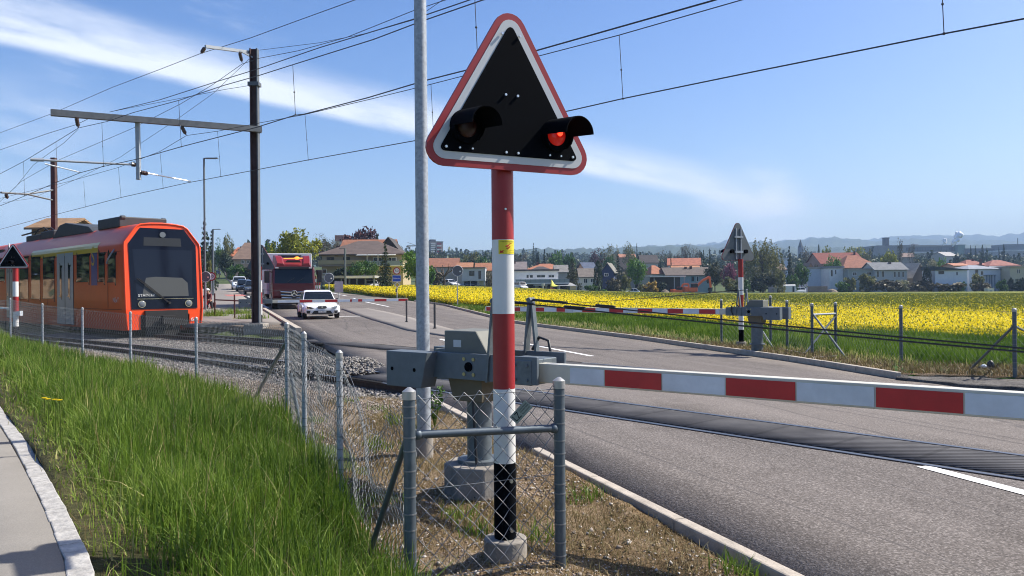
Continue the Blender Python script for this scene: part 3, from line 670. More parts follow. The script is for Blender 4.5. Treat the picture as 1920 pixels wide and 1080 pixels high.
def barrier(label, base, ax, length, first, period, found=True):
    """base: foot of the pedestal; ax: horizontal direction of the arm"""
    t = thing('barrier', label, 'barrier', base, math.atan2(ax[1], ax[0]), 'half barriers of the level crossing')
    z0, z1 = .815, .94
    if found: MB().cyl((0, 0, -.2), (0, 0, .2), .255, n=8).build('foundation', M_CONC, t, bevel=.012)
    pd = MB(); pd.cyl((0, 0, -.1), (0, 0, .72), .088 if found else .12, n=20); pd.cyl((0, 0, .2), (0, 0, .225), .16, n=12); pd.build('pedestal', M_GALVD, t, smooth=40)
    MB().hexa([(-.13, -.13, .64), (.13, -.13, .64), (.13, .13, .64), (-.13, .13, .64), (-.17, -.15, .83), (.15, -.15, .83), (.15, .15, .83), (-.17, .15, .83)]).build('drive_bracket', M_TAN, t, bevel=.006)
    cv = MB(); cv.prism([(-.19, .80), (.20, .80), (.20, .99), (.10, 1.135), (-.19, 1.135)], -.155, .155, Matrix(((1, 0, 0, 0), (0, 0, 1, 0), (0, 1, 0, 0), (0, 0, 0, 1)))); cv.box(-.30, -.19, -.14, .14, .82, 1.0)
    cvo = cv.build('drive_cover', M_COVER, t, bevel=.01)
    pc = MB(); pc.box(-.10, -.03, -.158, -.1555, 1.02, 1.07); pc.build('label_plate', M_SILV, cvo); pc = MB(); pc.tube([(.05, -.13, .66), (.09, -.16, .45), (.08, -.13, .2), (.12, -.2, .0)], .010, 6); pc.build('cable', M_CABLE, t, smooth=60)
    for sy in (-1, 1):
        y = sy * .205
        MB().box(-.30, .66 if sy < 0 else .6, y - .012, y + .012, .805, .985).build('beam_plate', M_STEELB, t, bevel=.003)
        hb = MB(); hb.cyl((.09, y, .895), (.09, y + sy * .022, .895), .032, n=18); hb.build('hub', M_BLACK, t, smooth=40)
        bl = MB()
        for dx, dz in ((-.042, .052), (.042, .052), (-.042, -.052), (.042, -.052)): bl.cyl((.09 + dx, y, .895 + dz), (.09 + dx, y + sy * .018, .895 + dz), .0125, n=10)
        bl.build('bolts', mat('brass_bolt', (.42, .36, .16), .45, metal=.4), t)
        cw = MB(); ya, yb = (y - .12, y + .03) if sy < 0 else (y - .03, y + .12)
        cw.prism([(-.60, .735), (-.26, .735), (-.24, .80), (-.20, .985), (-.60, .985)], ya, yb, Matrix(((1, 0, 0, 0), (0, 0, 1, 0), (0, 1, 0, 0), (0, 0, 0, 1))))
        cwo = cw.build('counterweight', M_STEELB, t, bevel=.004)
        hh = MB()
        for x in (-.54, -.32): hh.cyl((x, y + sy * .121, .86), (x, y + sy * .1225, .86), .014, n=10)
        hh.build('bolt_hole', M_BLACK, cwo)
        if sy > 0: lc = MB(); lc.tube([(.30, y + .03, .99), (.36, y + .03, 1.08), (.44, y + .03, 1.06), (.47, y + .03, .92), (.42, y + .03, .80)], .011, 7); lc.build('cable', M_CABLE, t, smooth=60)
        fr = MB(); fr.bar((.25, y, .80), (.31, y, 1.36), .018, .05, up=(0, 1, 0)); fr.bar((.37, y + .01 * sy, .82), (.315, y + .01 * sy, 1.36), .018, .04, up=(0, 1, 0)); fr.cyl((.31, y - .03, 1.345), (.31, y + .03, 1.345), .018, n=10)
        fo = fr.build('stay_mast', M_GALVD, t)
        p0 = Vector((.33, y, 1.345)); p1 = Vector((min(length, 6.2), y * .05, .96)); cb = MB(); cb.tube([p0.lerp(p1, i / 10) - Vector((0, 0, .03 * math.sin(math.pi * i / 10))) for i in range(11)], .0045, 5); cb.cyl(p0, p0.lerp(p1, .05), .010, n=6); cb.cyl(p0.lerp(p1, .09), p0.lerp(p1, .115), .010, n=6)
        cb.build('stay_cable', M_CABLE, t)
    cl = MB(); cl.box(.36, .62, -.222, .07, .80, .965); clo = cl.build('arm_clamp', M_GALVD, t, bevel=.006)
    bl = MB()
    for x in (.40, .49, .585):
        for z in (.835, .93): bl.cyl((x, -.222, z), (x, -.232, z), .011, n=6)
    bl.build('bolts', M_STEELB, clo)
    arm = MB().box(.6, length, -.14, -.06, z0, z1).build('arm', M_ARM, t, bevel=.006)
    x = first; red = False; k = 0; edges = [.86 if first > .9 else .7]
    xs = edges[0]
    bands = [(xs, first, 0)]; x = first; red = 1
    while x < length - .03: bands.append((x, min(length - .004, x + period), red)); x += period; red = 1 - red
    for a, b, r_ in bands:
        for yy, s in ((-.1425, -1), (-.0575, 1)):
            MB().box(a + .004, b - .004, yy - .0015, yy + .0015, z0 + .012, z1 - .016).build('red_reflector' if r_ else 'white_reflector', M_REFR if r_ else M_REFW, arm)
    if length > 5: MB().box(length * .62, length * .62 + .25, -.15, -.05, z0 - .006, z1 + .006).build('sleeve', M_SILV, arm)
    return t
NM = G(900, 918); NM.z = 0
barrier('white and red half barrier lowered behind the large triangle signal, grey counterweight boxes', NM, (.796, -.606), 7.0, 1.114 - .0, .386)
fm = G(1420, 664); fm.z = float(hz(fm.x, fm.y)) + .0
barrier('red and white half barrier across the road beside the yellow field', fm, (-.78, .626), 7.55, .95, .386, False)
barrier('half barrier lowered in front of the waiting white car', Vector((-10.15, 31.4, .1)), (.94, .34), 6.1, 1.7, .5, False)

# ------------------------------------------------------------------ tall poles
lp = G(795, 848); lp.z = .02; t = thing('lamp_post', 'thick grey galvanised lamp post rising out of the picture behind the triangle signal', 'lamp post', lp)
MB().cyl((0, 0, .55), (0, 0, 7.9), .058, .05, n=24).build('pole', M_GALV, t, smooth=40)
MB().cyl((0, 0, -.3), (0, 0, .55), .062, n=24).build('pole_base', M_GALV, t, smooth=40); MB().cyl((0, 0, -.3), (0, 0, .13), .082, n=20).build('concrete_collar', M_CONC, t, smooth=40)
hd = MB(); hd.tube([(0, 0, 7.9), (.02, .02, 8.1), (.3, .2, 8.25), (.9, .5, 8.3)], .03, 8); hd.box(.8, 1.4, .38, .62, 8.25, 8.35); hd.build('lamp_head', M_GALVD, t)
def street_lamp(label, px, ytop, Y, arm=1, h0=None):
    p = P(px, ytop, Y); g = float(hz(p.x, p.y)); h = p.z - g; t = thing('street_lamp', label, 'street lamp', (p.x, p.y, g), 0, 'street lamps along the road')
    MB().cyl((0, 0, -.2), (0, 0, h), .06 * max(1, Y / 45), .05 * max(1, Y / 45), n=10).build('pole', M_GALVD, t, smooth=40)
    q = MB(); q.bar((0, 0, h), (arm * .75, .0, h + .02), .07, .05); q.box(arm * .1, arm * .8, -.1, .1, h - .03, h + .03) if arm > 0 else q.box(arm * .8, arm * .1, -.1, .1, h - .03, h + .03)
    q.build('lamp_head', M_GALVD, t)
street_lamp('tall street lamp just right of the orange train front', 382.5, 297, 46)
street_lamp('lower street lamp in front of the dark spruce', 399, 430, 82)
street_lamp('street lamp in front of the beige house', 647, 466, 112, -1)

# ------------------------------------------------------------------ overhead line
M_MAST = mat('mast_rust', (.085, .045, .04), .75, metal=.3, var=.3, scale=3); M_MASTG = mat('mast_grey', (.13, .14, .15), .6, metal=.4, var=.2, scale=5)
M_INS = mat('insulator', (.06, .03, .025), .3); M_WIRE = mat('overhead_wire', (.035, .035, .04), .5, metal=.3); M_TUBE = mat('steady_arm', (.75, .77, .8), .35, metal=.3)
def insulator(mb, a, b, r=.05):
    a = Vector(a); b = Vector(b); mb.cyl(a, b, r * .3, n=6)
    for i in range(4):
        c = a.lerp(b, .25 + i * .17); d = (b - a).normalized() * .03; mb.cyl(c - d, c + d, r, r * .7, n=8)
MAY = 29.0; ma = P(481, 600, MAY); ma.z = .05
t = thing('catenary_mast', 'dark brown railway mast with a long gantry beam, standing on a concrete block', 'railway mast', ma)
L0 = lambda v: Vector(v) - ma
zt = pz(477, 92, MAY) - ma.z
mm = MB(); mm.box(-.14, -.10, -.12, .12, .18, zt); mm.box(.10, .14, -.12, .12, .18, zt, 1); mm.box(-.10, .10, -.02, .02, .18, zt); mm.build('post', [M_MAST, M_MASTG], t)
MB().box(-.2, .2, -.2, .2, .15, .2).build('base_plate', M_MASTG, t)
MB().box(-.36, .34, -.35, .35, -.4, .17).build('concrete_block', M_CONC, t, bevel=.02)
gl = P(95, 211, 25.2); gr = P(490, 243, MAY - .22)
g_ = MB(); g_.bar(L0(gl), L0(gr), .18, .20); g_.build('gantry_beam', M_MASTG, t)
tb = MB(); tb.bar(L0(P(385, 87, 27.6)), L0(P(468, 98, MAY)), .09, .1); tb.bar(L0(P(446, 93, 28.6)), L0(P(474, 108, MAY)), .05, .05); tb.build('top_arm', M_GALV, t)
dp = MB(); dp.bar(L0(P(258, 226, 26.7)), L0(P(260, 337, 26.7)), .12, .12); dp.build('drop_post', M_GALV, t)
rg = MB(); rg.cyl(L0(P(57, 299, 25.0)), L0(P(256, 309, 26.7)), .035, n=8); rg.cyl(L0(P(57, 299, 25.0)), L0(P(82, 300, 25.2)), .055, n=8); rg.build('registration_tube', M_GALV, t)
sa = MB(); sa.cyl(L0(P(84, 307, 25.6)), L0(P(150, 323, 26.2)), .022, n=6); sa.build('steady_arm', M_TUBE, t); sa = MB(); sa.cyl(L0(P(262, 322, 26.7)), L0(P(357, 340, 28.3)), .024, n=6); sa.build('steady_arm', M_TUBE, t)
ins = MB(); insulator(ins, L0(P(143, 219, 25.5)), L0(P(147, 240, 25.5)), .07); insulator(ins, L0(P(340, 236, 27.4)), L0(P(349, 253, 27.4)), .07); insulator(ins, L0(P(384, 89, 27.6)), L0(P(377, 100, 27.5)), .07); insulator(ins, L0(P(449, 97, 28.6)), L0(P(454, 117, 28.6)), .07)
insulator(ins, L0(P(246, 308, 26.6)), L0(P(256, 309, 26.7)), .08); insulator(ins, L0(P(263, 323, 26.7)), L0(P(279, 326, 26.9)), .08); ins.build('insulator', M_INS, t)
cp = MB(); cp.box(-.2, .2, -.17, .17, pz(478, 162, MAY) - ma.z, pz(478, 155, MAY) - ma.z); cp.box(-.19, .19, -.19, .19, pz(478, 248, MAY) - ma.z, pz(478, 238, MAY) - ma.z); cp.build('clamp', M_MASTG, t)
MBY = 48; mb_ = P(103, 560, MBY); mb_.z = -.2; t = thing('catenary_mast', 'railway mast with a thin bracket behind the train roof', 'railway mast', mb_); L1 = lambda v: Vector(v) - mb_
zt = pz(103, 296, MBY) + .2; q = MB(); q.box(-.13, .13, -.13, .13, 0, zt); q.build('post', M_MAST, t)
q = MB(); q.cyl(L1(P(2, 361, 44)), L1(P(50, 364, 46)), .06, n=6); q.cyl(L1(P(50, 364, 46)), L1(P(102, 356, MBY)), .06, n=6); q.cyl(L1(P(50, 364, 46)), L1(P(102, 376, MBY)), .05, n=6); q.build('bracket', M_MASTG, t)
q = MB(); insulator(q, L1(P(11, 363, 44)), L1(P(14, 373, 44)), .1); q.build('insulator', M_INS, t)
# wires: every wire is a real span over one of the tracks
def wire(name, label, pts, off, r=.011, drop=()):
    """pts: photo pixels of the wire; off: metres beyond the near track, so that each point lies in the vertical plane over that track"""
    out = []
    for px, py in pts:
        a, b = ray(px, py); ss = np.linspace(-14, 70, 3000); o = off(ss) if callable(off) else np.full_like(ss, off)
        ang = np.interp(ss, RS, RA); X = np.interp(ss, RS, RX) + o * np.cos(ang); Y = np.interp(ss, RS, RY) + o * np.sin(ang)
        i = int(np.argmin(np.abs(X - a * Y) + 1e3 * (Y < 1))); out.append(P(px, py, float(Y[i])))
    t = thing(name, label, 'wire', (out[0].x, out[0].y, out[0].z), 0, 'overhead wires above the railway'); o0 = out[0]
    m = MB(); m.tube([p - o0 for p in out], r, 5); m.build('cable', M_WIRE, t)
    for a, b in drop:                                                     # droppers hang between two pixels
        aa, bb = a, b; s0 = min(range(len(out) - 1), key=lambda i: abs((pts[i][0] + pts[i + 1][0]) / 2 - bb[0]))
        ss = np.linspace(-14, 70, 3000); o = off(ss) if callable(off) else np.full_like(ss, off); ang = np.interp(ss, RS, RA)
        X = np.interp(ss, RS, RX) + o * np.cos(ang); Y = np.interp(ss, RS, RY) + o * np.sin(ang); u, _ = ray(*bb); i = int(np.argmin(np.abs(X - u * Y) + 1e3 * (Y < 1))); Yd = float(Y[i])
        d = MB(); p0 = P(*aa, Yd) - o0; p1 = P(*bb, Yd) - o0; d.cyl(p0, p1, r * .55, n=5); c = p0.lerp(p1, .55); d.sph(c, .018, n=6, k=4); d.sph(p1, .02, n=6, k=4); d.build('dropper', M_WIRE, t)
    return t
fo = lambda s: np.interp(s, [-20, 2, TS, 90], [3.5, 3.5, OT, OT])
wire('overhead_wire', 'lowest overhead wire from the upper right corner to the train roof', [(2300, -40), (1920, 35), (1770, 63), (1420, 133), (1167, 185), (1070, 207), (776, 264), (577, 300), (414, 331), (350, 343), (228, 370), (160, 388), (70, 411), (0, 430)], fo,
     drop=(((1764, -60), (1770, 63)), ((1161, 65), (1168, 185)), ((808, 157), (813, 254)), ((572, 216), (578, 300)), ((408, 246), (414, 331)), ((300, 284), (306, 353)), ((222, 314), (227, 370)), ((157, 340), (160, 388))))
wire('overhead_wire', 'overhead wire second from below, crossing behind the triangle board', [(1650, -70), (1390, 0), (1160, 66), (1010, 105), (870, 142), (800, 160), (690, 187), (570, 215), (489, 230), (408, 246), (350, 254), (300, 284), (222, 314), (130, 340), (0, 372)], fo, r=.009)
wire('overhead_wire', 'overhead contact wire with short hangers between lamp post and gantry beam', [(1600, -80), (1340, 0), (1005, 95), (880, 130), (797, 151), (690, 183), (570, 214), (553, 216), (480, 239), (340, 275), (263, 297), (194, 312), (150, 324), (108, 341), (50, 366), (0, 386)], 0.0, r=.010,
     drop=(((889, -30), (896, 118)), ((549, 121), (554, 215)), ((335, 188), (340, 275)), ((191, 229), (194, 312)), ((105, 266), (108, 341)), ((44, 304), (46, 366))))
wire('overhead_wire', 'upper carrier wire dipping to the left insulator under the gantry beam', [(1150, -60), (905, 0), (790, 40), (700, 74), (550, 121), (487, 141), (420, 160), (336, 188), (250, 211), (200, 228), (160, 237), (147, 240), (105, 266), (44, 303), (0, 326)], 0.0, r=.009)
wire('overhead_wire', 'upper feeder wire passing just over the gantry beam', [(1100, -70), (880, 0), (775, 36), (600, 89), (487, 128), (400, 155), (300, 187), (206, 210)], 1.2, r=.010)
wire('overhead_wire', 'topmost wire from the mast arm down to the left edge', [(900, -75), (665, 0), (560, 38), (470, 71), (377, 100), (300, 130), (210, 164), (100, 212), (0, 249)], 4.5, r=.011)
wire('overhead_wire', 'feeder wire from the mast head down to the train roof', [(980, -60), (835, 0), (775, 20), (650, 70), (560, 95), (487, 109), (454, 120), (400, 158), (340, 194), (250, 240), (110, 300), (40, 340), (0, 378)], 5.2, r=.010)
wire('overhead_wire', 'thin wire running low from the mast head to the bracket at left', [(468, 110), (400, 175), (330, 225), (265, 268), (225, 295), (150, 333), (60, 372), (5, 380)], 4.6, r=.007)
wire('overhead_wire', 'second wire at the left edge passing behind the gantry end', [(165, 223), (145, 233), (90, 250), (0, 281)], 2.0, r=.010)
wire('overhead_wire', 'short loose wire between the gantry insulator and the registration tube', [(147, 242), (120, 268), (80, 296), (62, 310), (30, 350), (0, 378)], 1.0, r=.007)
wire('overhead_wire', 'thin wire from the gantry beam up to the mast clamp', [(206, 210), (240, 203), (330, 186), (420, 168), (470, 160)], 4.0, r=.008)
wire('overhead_wire', 'pair wire near the top between mast and lamp post', [(980, -75), (830, 0), (776, 37), (690, 62), (600, 80), (487, 94)], 6.0, r=.008)

# ------------------------------------------------------------------ chain-link fences
M_POST = mat('fence_post', (.095, .12, .14), .5, metal=.4, var=.2, scale=14); M_MESH = mat('fence_wire', (.20, .21, .215), .5, metal=.4); M_CAP = mat('post_cap', (.40, .40, .385), .4, metal=.5)
def mesh_panel(t, a, b, za0, za1, zb0, zb1, cell, r, sag=None, warp=0.0, wires=(0.02, .5, .98)):
    """chain link between two posts; z0 lower and z1 upper edge at either end"""
    a = np.array(a[:2]); b = np.array(b[:2]); L_ = np.linalg.norm(b - a); n = max(2, int(round(L_ / cell * 2))); h = (za1 - za0 + zb1 - zb0) / 2; m = max(2, int(round(h / (cell * .53)))); A = []; B = []
    d = (b - a) / L_; nn = np.array([-d[1], d[0]])
    def pt(i, j):
        u = i / n; v = j / m; z0 = za0 + (zb0 - za0) * u; z1 = za1 + (zb1 - za1) * u
        if sag is not None: z1 = z1 - sag(u)
        w = warp * (math.sin(u * 9 + v * 3) * math.sin(v * 7)) + (.004 if j % 2 else -.004); p = a + (b - a) * u + nn * w; return (p[0] + random.uniform(-1, 1) * cell * .03, p[1], z0 + (z1 - z0) * v + random.uniform(-1, 1) * cell * .03)
    grid = {}
    for i in range(n + 1):
        for j in range(m + 1):
            if (i + j) % 2 == 0: grid[i, j] = pt(i, j)
    for (i, j), p in grid.items():
        for di in (-1, 1):
            q = grid.get((i + di, j + 1))
            if q: A.append(p); B.append(q)
    for v in wires:
        pr = None
        for i in range(0, n + 1, 2):
            u = i / n; z0 = za0 + (zb0 - za0) * u; z1 = za1 + (zb1 - za1) * u - (sag(u) if sag else 0); p = a + (b - a) * u; c = (p[0], p[1], z0 + (z1 - z0) * v)
            if pr: A.append(pr); B.append(c)
            pr = c
    V, F = seg_tubes(A, B, r); l = t.location; V = V - np.array([l.x, l.y, l.z]); return np_mesh('wire_mesh', V, F, M_MESH, parent=t)
def fpost(t, p, ztop, r=.028, z0=-.3):
    l = t.location; q = Vector((p[0], p[1], 0)) - Vector((l.x, l.y, 0)); Z = lambda z: q + Vector((0, 0, z - l.z)); m = MB(); m.cyl(Z(z0), Z(ztop), r, n=14)
    for k in range(12): z = ztop - .06 - k * .075 + random.uniform(-.02, .02); m.cyl(Z(z), Z(z + .006), r + .003, n=10, mi=1)
    o = m.build('post', [M_POST if r > .028 else M_GALV, M_MESH], t, smooth=40)
    c = MB(); c.cyl(Z(ztop - .035), Z(ztop + .004), r + .004, n=14); c.cyl(Z(ztop + .004), Z(ztop + .022), r + .003, .008, n=14); c.build('cap', M_CAP, o, smooth=40)
def lpoint(px, Y): a, _ = ray(px, 640); return (a * Y, Y)
f1 = (P(767, 735, 3.75)); f2 = P(1048, 715, 4.06)
fpts = [lpoint(20, 22.3), lpoint(80, 18.7), lpoint(155, 16.1), lpoint(245, 14.2), lpoint(368, 11.67), lpoint(538, 8.33), lpoint(570, 7.0), lpoint(636, 5.5), (f1.x, f1.y), (f2.x, f2.y)]
ftop = [pz(20, 560, 22.3), pz(80, 570, 18.7), pz(155, 578, 16.1), pz(245, 586, 14.2), pz(368, 597, 11.67), pz(538, 608, 8.33), pz(570, 626, 7.0), pz(636, 662, 5.5), f1.z, f2.z]
t = thing('chain_link_fence', 'grey chain link fence along the tall grass, turning a corner round the large triangle signal', 'fence', (fpts[5][0], fpts[5][1], 0))
for p, z in zip(fpts, ftop): fpost(t, p, z, .0215 if p[1] > 4.5 else .0285)
ex = [(-26, 38)]; e0 = fpts[0]; mesh_panel(t, (e0[0] - 2.6, e0[1] + 3.2), e0, .0, 1.2, .0, ftop[0] - .03, .16, .002)
for i in range(9):
    a, b = fpts[i], fpts[i + 1]; sg = None; wp = .01
    if i == 7: sg = lambda u: .30 * math.exp(-((u - .56) / .27) ** 2) + .02; wp = .05
    if i == 6: sg = lambda u: .02 * math.sin(u * 3.14); wp = .03
    cell = .095 if i < 4 else (.066 if i < 8 else .079)
    mesh_panel(t, a, b, .03, ftop[i] - .02, .03, ftop[i + 1] - .02, cell, (.0017 if i < 4 else .0018) if i < 8 else .0021, sg, wp)
hr = MB(); l = t.location
a, b = P(783, 815, 3.78), P(1038, 803, 4.04); hr.cyl(a - l, b - l, .0195, n=12); hr.sph(a - l, .026, n=10, k=6); hr.sph(b - l, .026, n=10, k=6); hr.build('rail', M_POST, t, smooth=40)
br = MB(); br.cyl(P(765, 815, 3.78) - l, G(690, 1048, .0) - l, .015, n=10); br.build('brace', M_POST, t, smooth=40)
br = MB(); br.cyl(P(538, 640, 8.33) - l, Vector(G(478, 745, .05)) - l, .022, n=10); br.cyl(P(545, 700, 8.2) - l, Vector(G(565, 810, .0)) - l, .02, n=10); br.build('brace', M_POST, t, smooth=40)
# small metal tag hung in the mesh
tg = P(977, 772, 3.97); t = thing('metal_tag', 'small grey green metal tag marked LZ hanging askew in the wire mesh', 'tag', tg)
Mt = frame((0, -.012, 0), (math.cos(R(47)), 0, math.sin(R(47))), (-math.sin(R(47)), 0, math.cos(R(47))))
MB().prism([(-.058, -.026), (.058, -.026), (.058, .026), (-.058, .026)], -.001, .001, Mt).build('plate', mat('tag_plate', (.27, .31, .27), .55, metal=.3, var=.1, scale=40), t)
g = MB(); text_mb(g, 'LZ', .05, Mt @ Matrix.Translation((-.031, -.001, 0)), depth=.002, width=.038); text_mb(g, 'Zutritt verboten', .012, Mt @ Matrix.Translation((.024, .013, 0)), depth=.002, width=.055); text_mb(g, 'Gleisbereich', .012, Mt @ Matrix.Translation((.024, .002, 0)), depth=.002, width=.055); text_mb(g, 'Bahnbetrieb', .010, Mt @ Matrix.Translation((.024, -.012, 0)), depth=.002, width=.05)
g.build('lettering', M_BLACK, t)
# fence on the far side, along the field
def gp(px, py): v = G(px, py); return (v.x, v.y)
rp_ = [gp(1353, 647), (6.0, 18.5), gp(1476, 657), gp(1523, 669), gp(1567, 662), gp(1690, 686), gp(1903, 712), (8.5, 10.2)]
rt = [pz(1353, 562, rp_[0][1]), pz(1403, 556, 18.5), pz(1476, 564, rp_[2][1]), pz(1523, 570, rp_[3][1]), pz(1567, 568, rp_[4][1]), pz(1690, 574, rp_[5][1]), pz(1903, 580, rp_[6][1]), 1.02]
t = thing('chain_link_fence', 'grey chain link fence between the road and the green strip of the yellow field', 'fence', (rp_[3][0], rp_[3][1], 0)); l = t.location
for p, z in zip(rp_, rt): fpost(t, p, z, .029)
for i, j in ((0, 1), (1, 2), (2, 3), (3, 4), (4, 5), (5, 6), (6, 7)): mesh_panel(t, rp_[i], rp_[j], .05, rt[i] - .02, .05, rt[j] - .02, .115, .0014)
q = MB(); q.cyl(P(1355, 580, rp_[0][1]) - l, P(1390, 580, 18.6) - l, .02, n=8); q.cyl(P(1523, 590, rp_[3][1]) - l, P(1567, 588, rp_[4][1]) - l, .02, n=8); q.build('rail', M_GALV, t)
for (x0, y0, d0), (x1, y1) in (((1525, 590, rp_[3][1]), (1590, 676)), ((1567, 592, rp_[4][1]), (1505, 668)), ((1430, 622, 17.5), (1451, 655)), ((1900, 612, rp_[6][1]), (1812, 700)), ((1904, 612, rp_[6][1] - .05), (1960, 640))):
    q = MB(); q.cyl(P(x0, y0, d0) - l, Vector(G(x1, y1)) - l, .019, n=8); q.build('brace', M_GALVD if x1 != 1451 else M_REFW, t)
q = MB(); q.bar(Vector(G(1523, 672, .05)) - l, Vector(G(1575, 668, .05)) - l, .04, .05); q.bar(Vector(G(1462, 655, .05)) - l, Vector(G(1510, 664, .05)) - l, .04, .05); q.build('ground_board', mat('grey_wood', (.3, .27, .23), .85, var=.2, scale=12), t)
# railing at the pavement end, bollards
def bollard(label, p, h, r, grp):
    z = float(hz(p[0], p[1])) + .03; t = thing('bollard', label, 'bollard', (p[0], p[1], z), 0, grp); MB().cyl((0, 0, -.1), (0, 0, h), r, n=12).build('post', mat('bollard_metal', (.09, .085, .085), .4, metal=.5), t, smooth=40); MB().cyl((0, 0, -.05), (0, 0, .035), r * 1.6, n=12).build('foot', mat('bollard_metal', (.1, .1, .1)), t, smooth=40)
bollard('slim metal bollard on the traffic island, farther from the lamp post side kerb', (-4.14, 31.2), .86, .035, 'bollards on the traffic island')
bollard('slim metal bollard on the island just right of the thick lamp post', (-2.62, 26.9), .87, .038, 'bollards on the traffic island')
ra, rb = G(403, 600, .05), G(440, 603, .05); t = thing('railing', 'short two post railing left of the railway mast', 'railing', ra)
for p, ht in ((ra, 1.25), (rb, 1.2)): q = Vector(p) - Vector(ra); MB().cyl(q + Vector((0, 0, -.2)), q + Vector((0, 0, ht)), .035, n=8).build('post', M_MAST, t)
q = Vector(rb) - Vector(ra); MB().cyl((0, 0, .95), q * 2.3 + Vector((0, 0, .9)), .03, n=8).build('rail', M_MAST, t)
# ------------------------------------------------------------------ road signs
M_SBLUE = mat('sign_blue', (.015, .07, .42), .4); M_SYEL = mat('sign_amber', (.6, .42, .05), .5)
def disc(mb, c, r, M, z0, z1, n=28, mi=0): mb.prism([(c[0] + r * math.cos(2 * math.pi * i / n), c[1] + r * math.sin(2 * math.pi * i / n)) for i in range(n)], z0, z1, M, mi)
def sign_base(name, label, px, ybot, Y, group=None, ytop=None, r=.03):
    p = P(px, ybot, Y); g = float(hz(p.x, p.y)); t = thing(name, label, 'road sign', (p.x, p.y, g), 0, group); MB().cyl((0, 0, -.1), (0, 0, pz(px, ytop, Y) - g), r, n=10).build('post', M_GALV, t, smooth=40); return t, g
def face(t, px, py, Y, az=180, off=.04):
    p = P(px, py, Y) - t.location; n = Vector((math.sin(R(az)), math.cos(R(az)), 0)); return frame(p + n * off, Vector((-math.cos(R(az)), math.sin(R(az)), 0)), (0, 0, 1))
def back_disc(label, px, py, rpx, Y, ybot):
    t, g = sign_base('round_sign', label, px, ybot, Y, 'round signs seen from behind', py, .033); M = face(t, px, py, Y); r = rpx / FP * Y; m = MB(); disc(m, (0, 0), r, M, -.012, .0); o = m.build('disc', M_BACK, t, smooth=30)
    m = MB(); M2 = M; n = 32; v = []; 
    m.tube([M @ Vector((r * math.cos(2 * math.pi * i / n), r * math.sin(2 * math.pi * i / n), .004)) for i in range(n + 1)], .018, 5); m.build('rim', M_SILV, o); k = MB(); k.cyl(M @ Vector((r * .5, -r * .1, 0)), M @ Vector((r * .5, -r * .1, .03)), .05, n=8); k.build('clip', M_BOLT, o)
back_disc('grey back of a round sign standing before the pale house beyond the yellow field', 858, 508, 9.8, 46, 590)
back_disc('grey back of a round sign right of the lorry', 617, 521, 8.8, 60, 552)
back_disc('grey back of a round sign at the right edge of the train front', 386, 519, 9.5, 45, 590)
def round50(t, px, py, rpx, Y, txt='50'):
    M = face(t, px, py, Y); r = rpx / FP * Y; m = MB(); disc(m, (0, 0), r, M, -.01, .004); o = m.build('speed_disc', M_RED, t); m = MB(); disc(m, (0, 0), r * .74, M, .004, .008); m.build('white_field', M_WHITE, o); m = MB(); text_mb(m, txt, r * .95, M @ Matrix.Translation((0, -.0, 0)), depth=.011, width=r * .95); m.build('numerals', M_BLACK, o)
t, g = sign_base('place_sign', '50 disc, blue place sign Biberist and yellow diamond on one post by the field', 744.5, 570, 62, None, 500, .04)
round50(t, 744, 508, 6.8, 62); Mx = face(t, 744, 522, 62); k = 62 / FP
m = MB(); m.prism([(-8 * k, -6 * k), (8 * k, -6 * k), (8 * k, 6 * k), (-8 * k, 6 * k)], -.01, .004, Mx); pl = m.build('name_plate', M_WHITE, t); m = MB(); m.prism([(-7.5 * k, -5.5 * k), (7.5 * k, -5.5 * k), (7.5 * k, 5.5 * k), (-7.5 * k, 5.5 * k)], .004, .008, Mx); m.build('blue_field', M_SBLUE, pl)
m = MB(); text_mb(m, 'Biberist', 4 * k, Mx, depth=.012, width=12.5 * k); m.build('lettering', M_WHITE, pl)
Mx = face(t, 745, 534, 62); m = MB(); m.prism([(0, -6 * k), (6 * k, 0), (0, 6 * k), (-6 * k, 0)], -.01, .004, Mx); dd = m.build('diamond', M_WHITE, t); m = MB(); m.prism([(0, -4.3 * k), (4.3 * k, 0), (0, 4.3 * k), (-4.3 * k, 0)], .004, .008, Mx); m.build('amber_field', M_SYEL, dd)
MB().box(-.11, .03, -.06, -.02, pz(743, 548, 62) - g, pz(743, 542, 62) - g).build('small_box', M_BACK, t)
t, g = sign_base('speed_sign', 'red ringed 50 speed sign partly behind the round grey sign by the train', 397, 585, 50, None, 512, .035); round50(t, 397, 518.5, 8.2, 50)
t, g = sign_base('notice_board', 'blank grey rectangular back of a sign board before the yellow field', 635.5, 556, 52, None, 530, .03); Mx = face(t, 635.5, 538, 52); k = 52 / FP
m = MB(); m.prism([(-8 * k, -10.5 * k), (8 * k, -10.5 * k), (8 * k, 10.5 * k), (-8 * k, 10.5 * k)], -.012, .0, Mx); m.build('board', mat('board_lilac', (.33, .30, .35), .6, var=.05, scale=2), t)
t = thing('marker_posts', 'group of red and white marker beacons beside the lorry', 'marker posts', tuple(P(598, 545, 75).xy) + (float(hz(*P(598, 545, 75).xy)),)); l = t.location
for px in (592, 595.5, 599):
    q = MB()
    for i in range(5): q.cyl(P(px, 547 - i * 6, 75) - l, P(px, 541 - i * 6, 75) - l, .06, n=8, mi=i % 2)
    q.build('beacon', [M_RED, M_WHITE], t)
M_DARKV = mat('black_paint', (.015, .015, .018), .4)
q = MB(); q.box(-.25, .35, -.05, .05, pz(597, 515, 75) - l.z, pz(597, 506, 75) - l.z); q.build('lamp_box', M_DARKV, t)
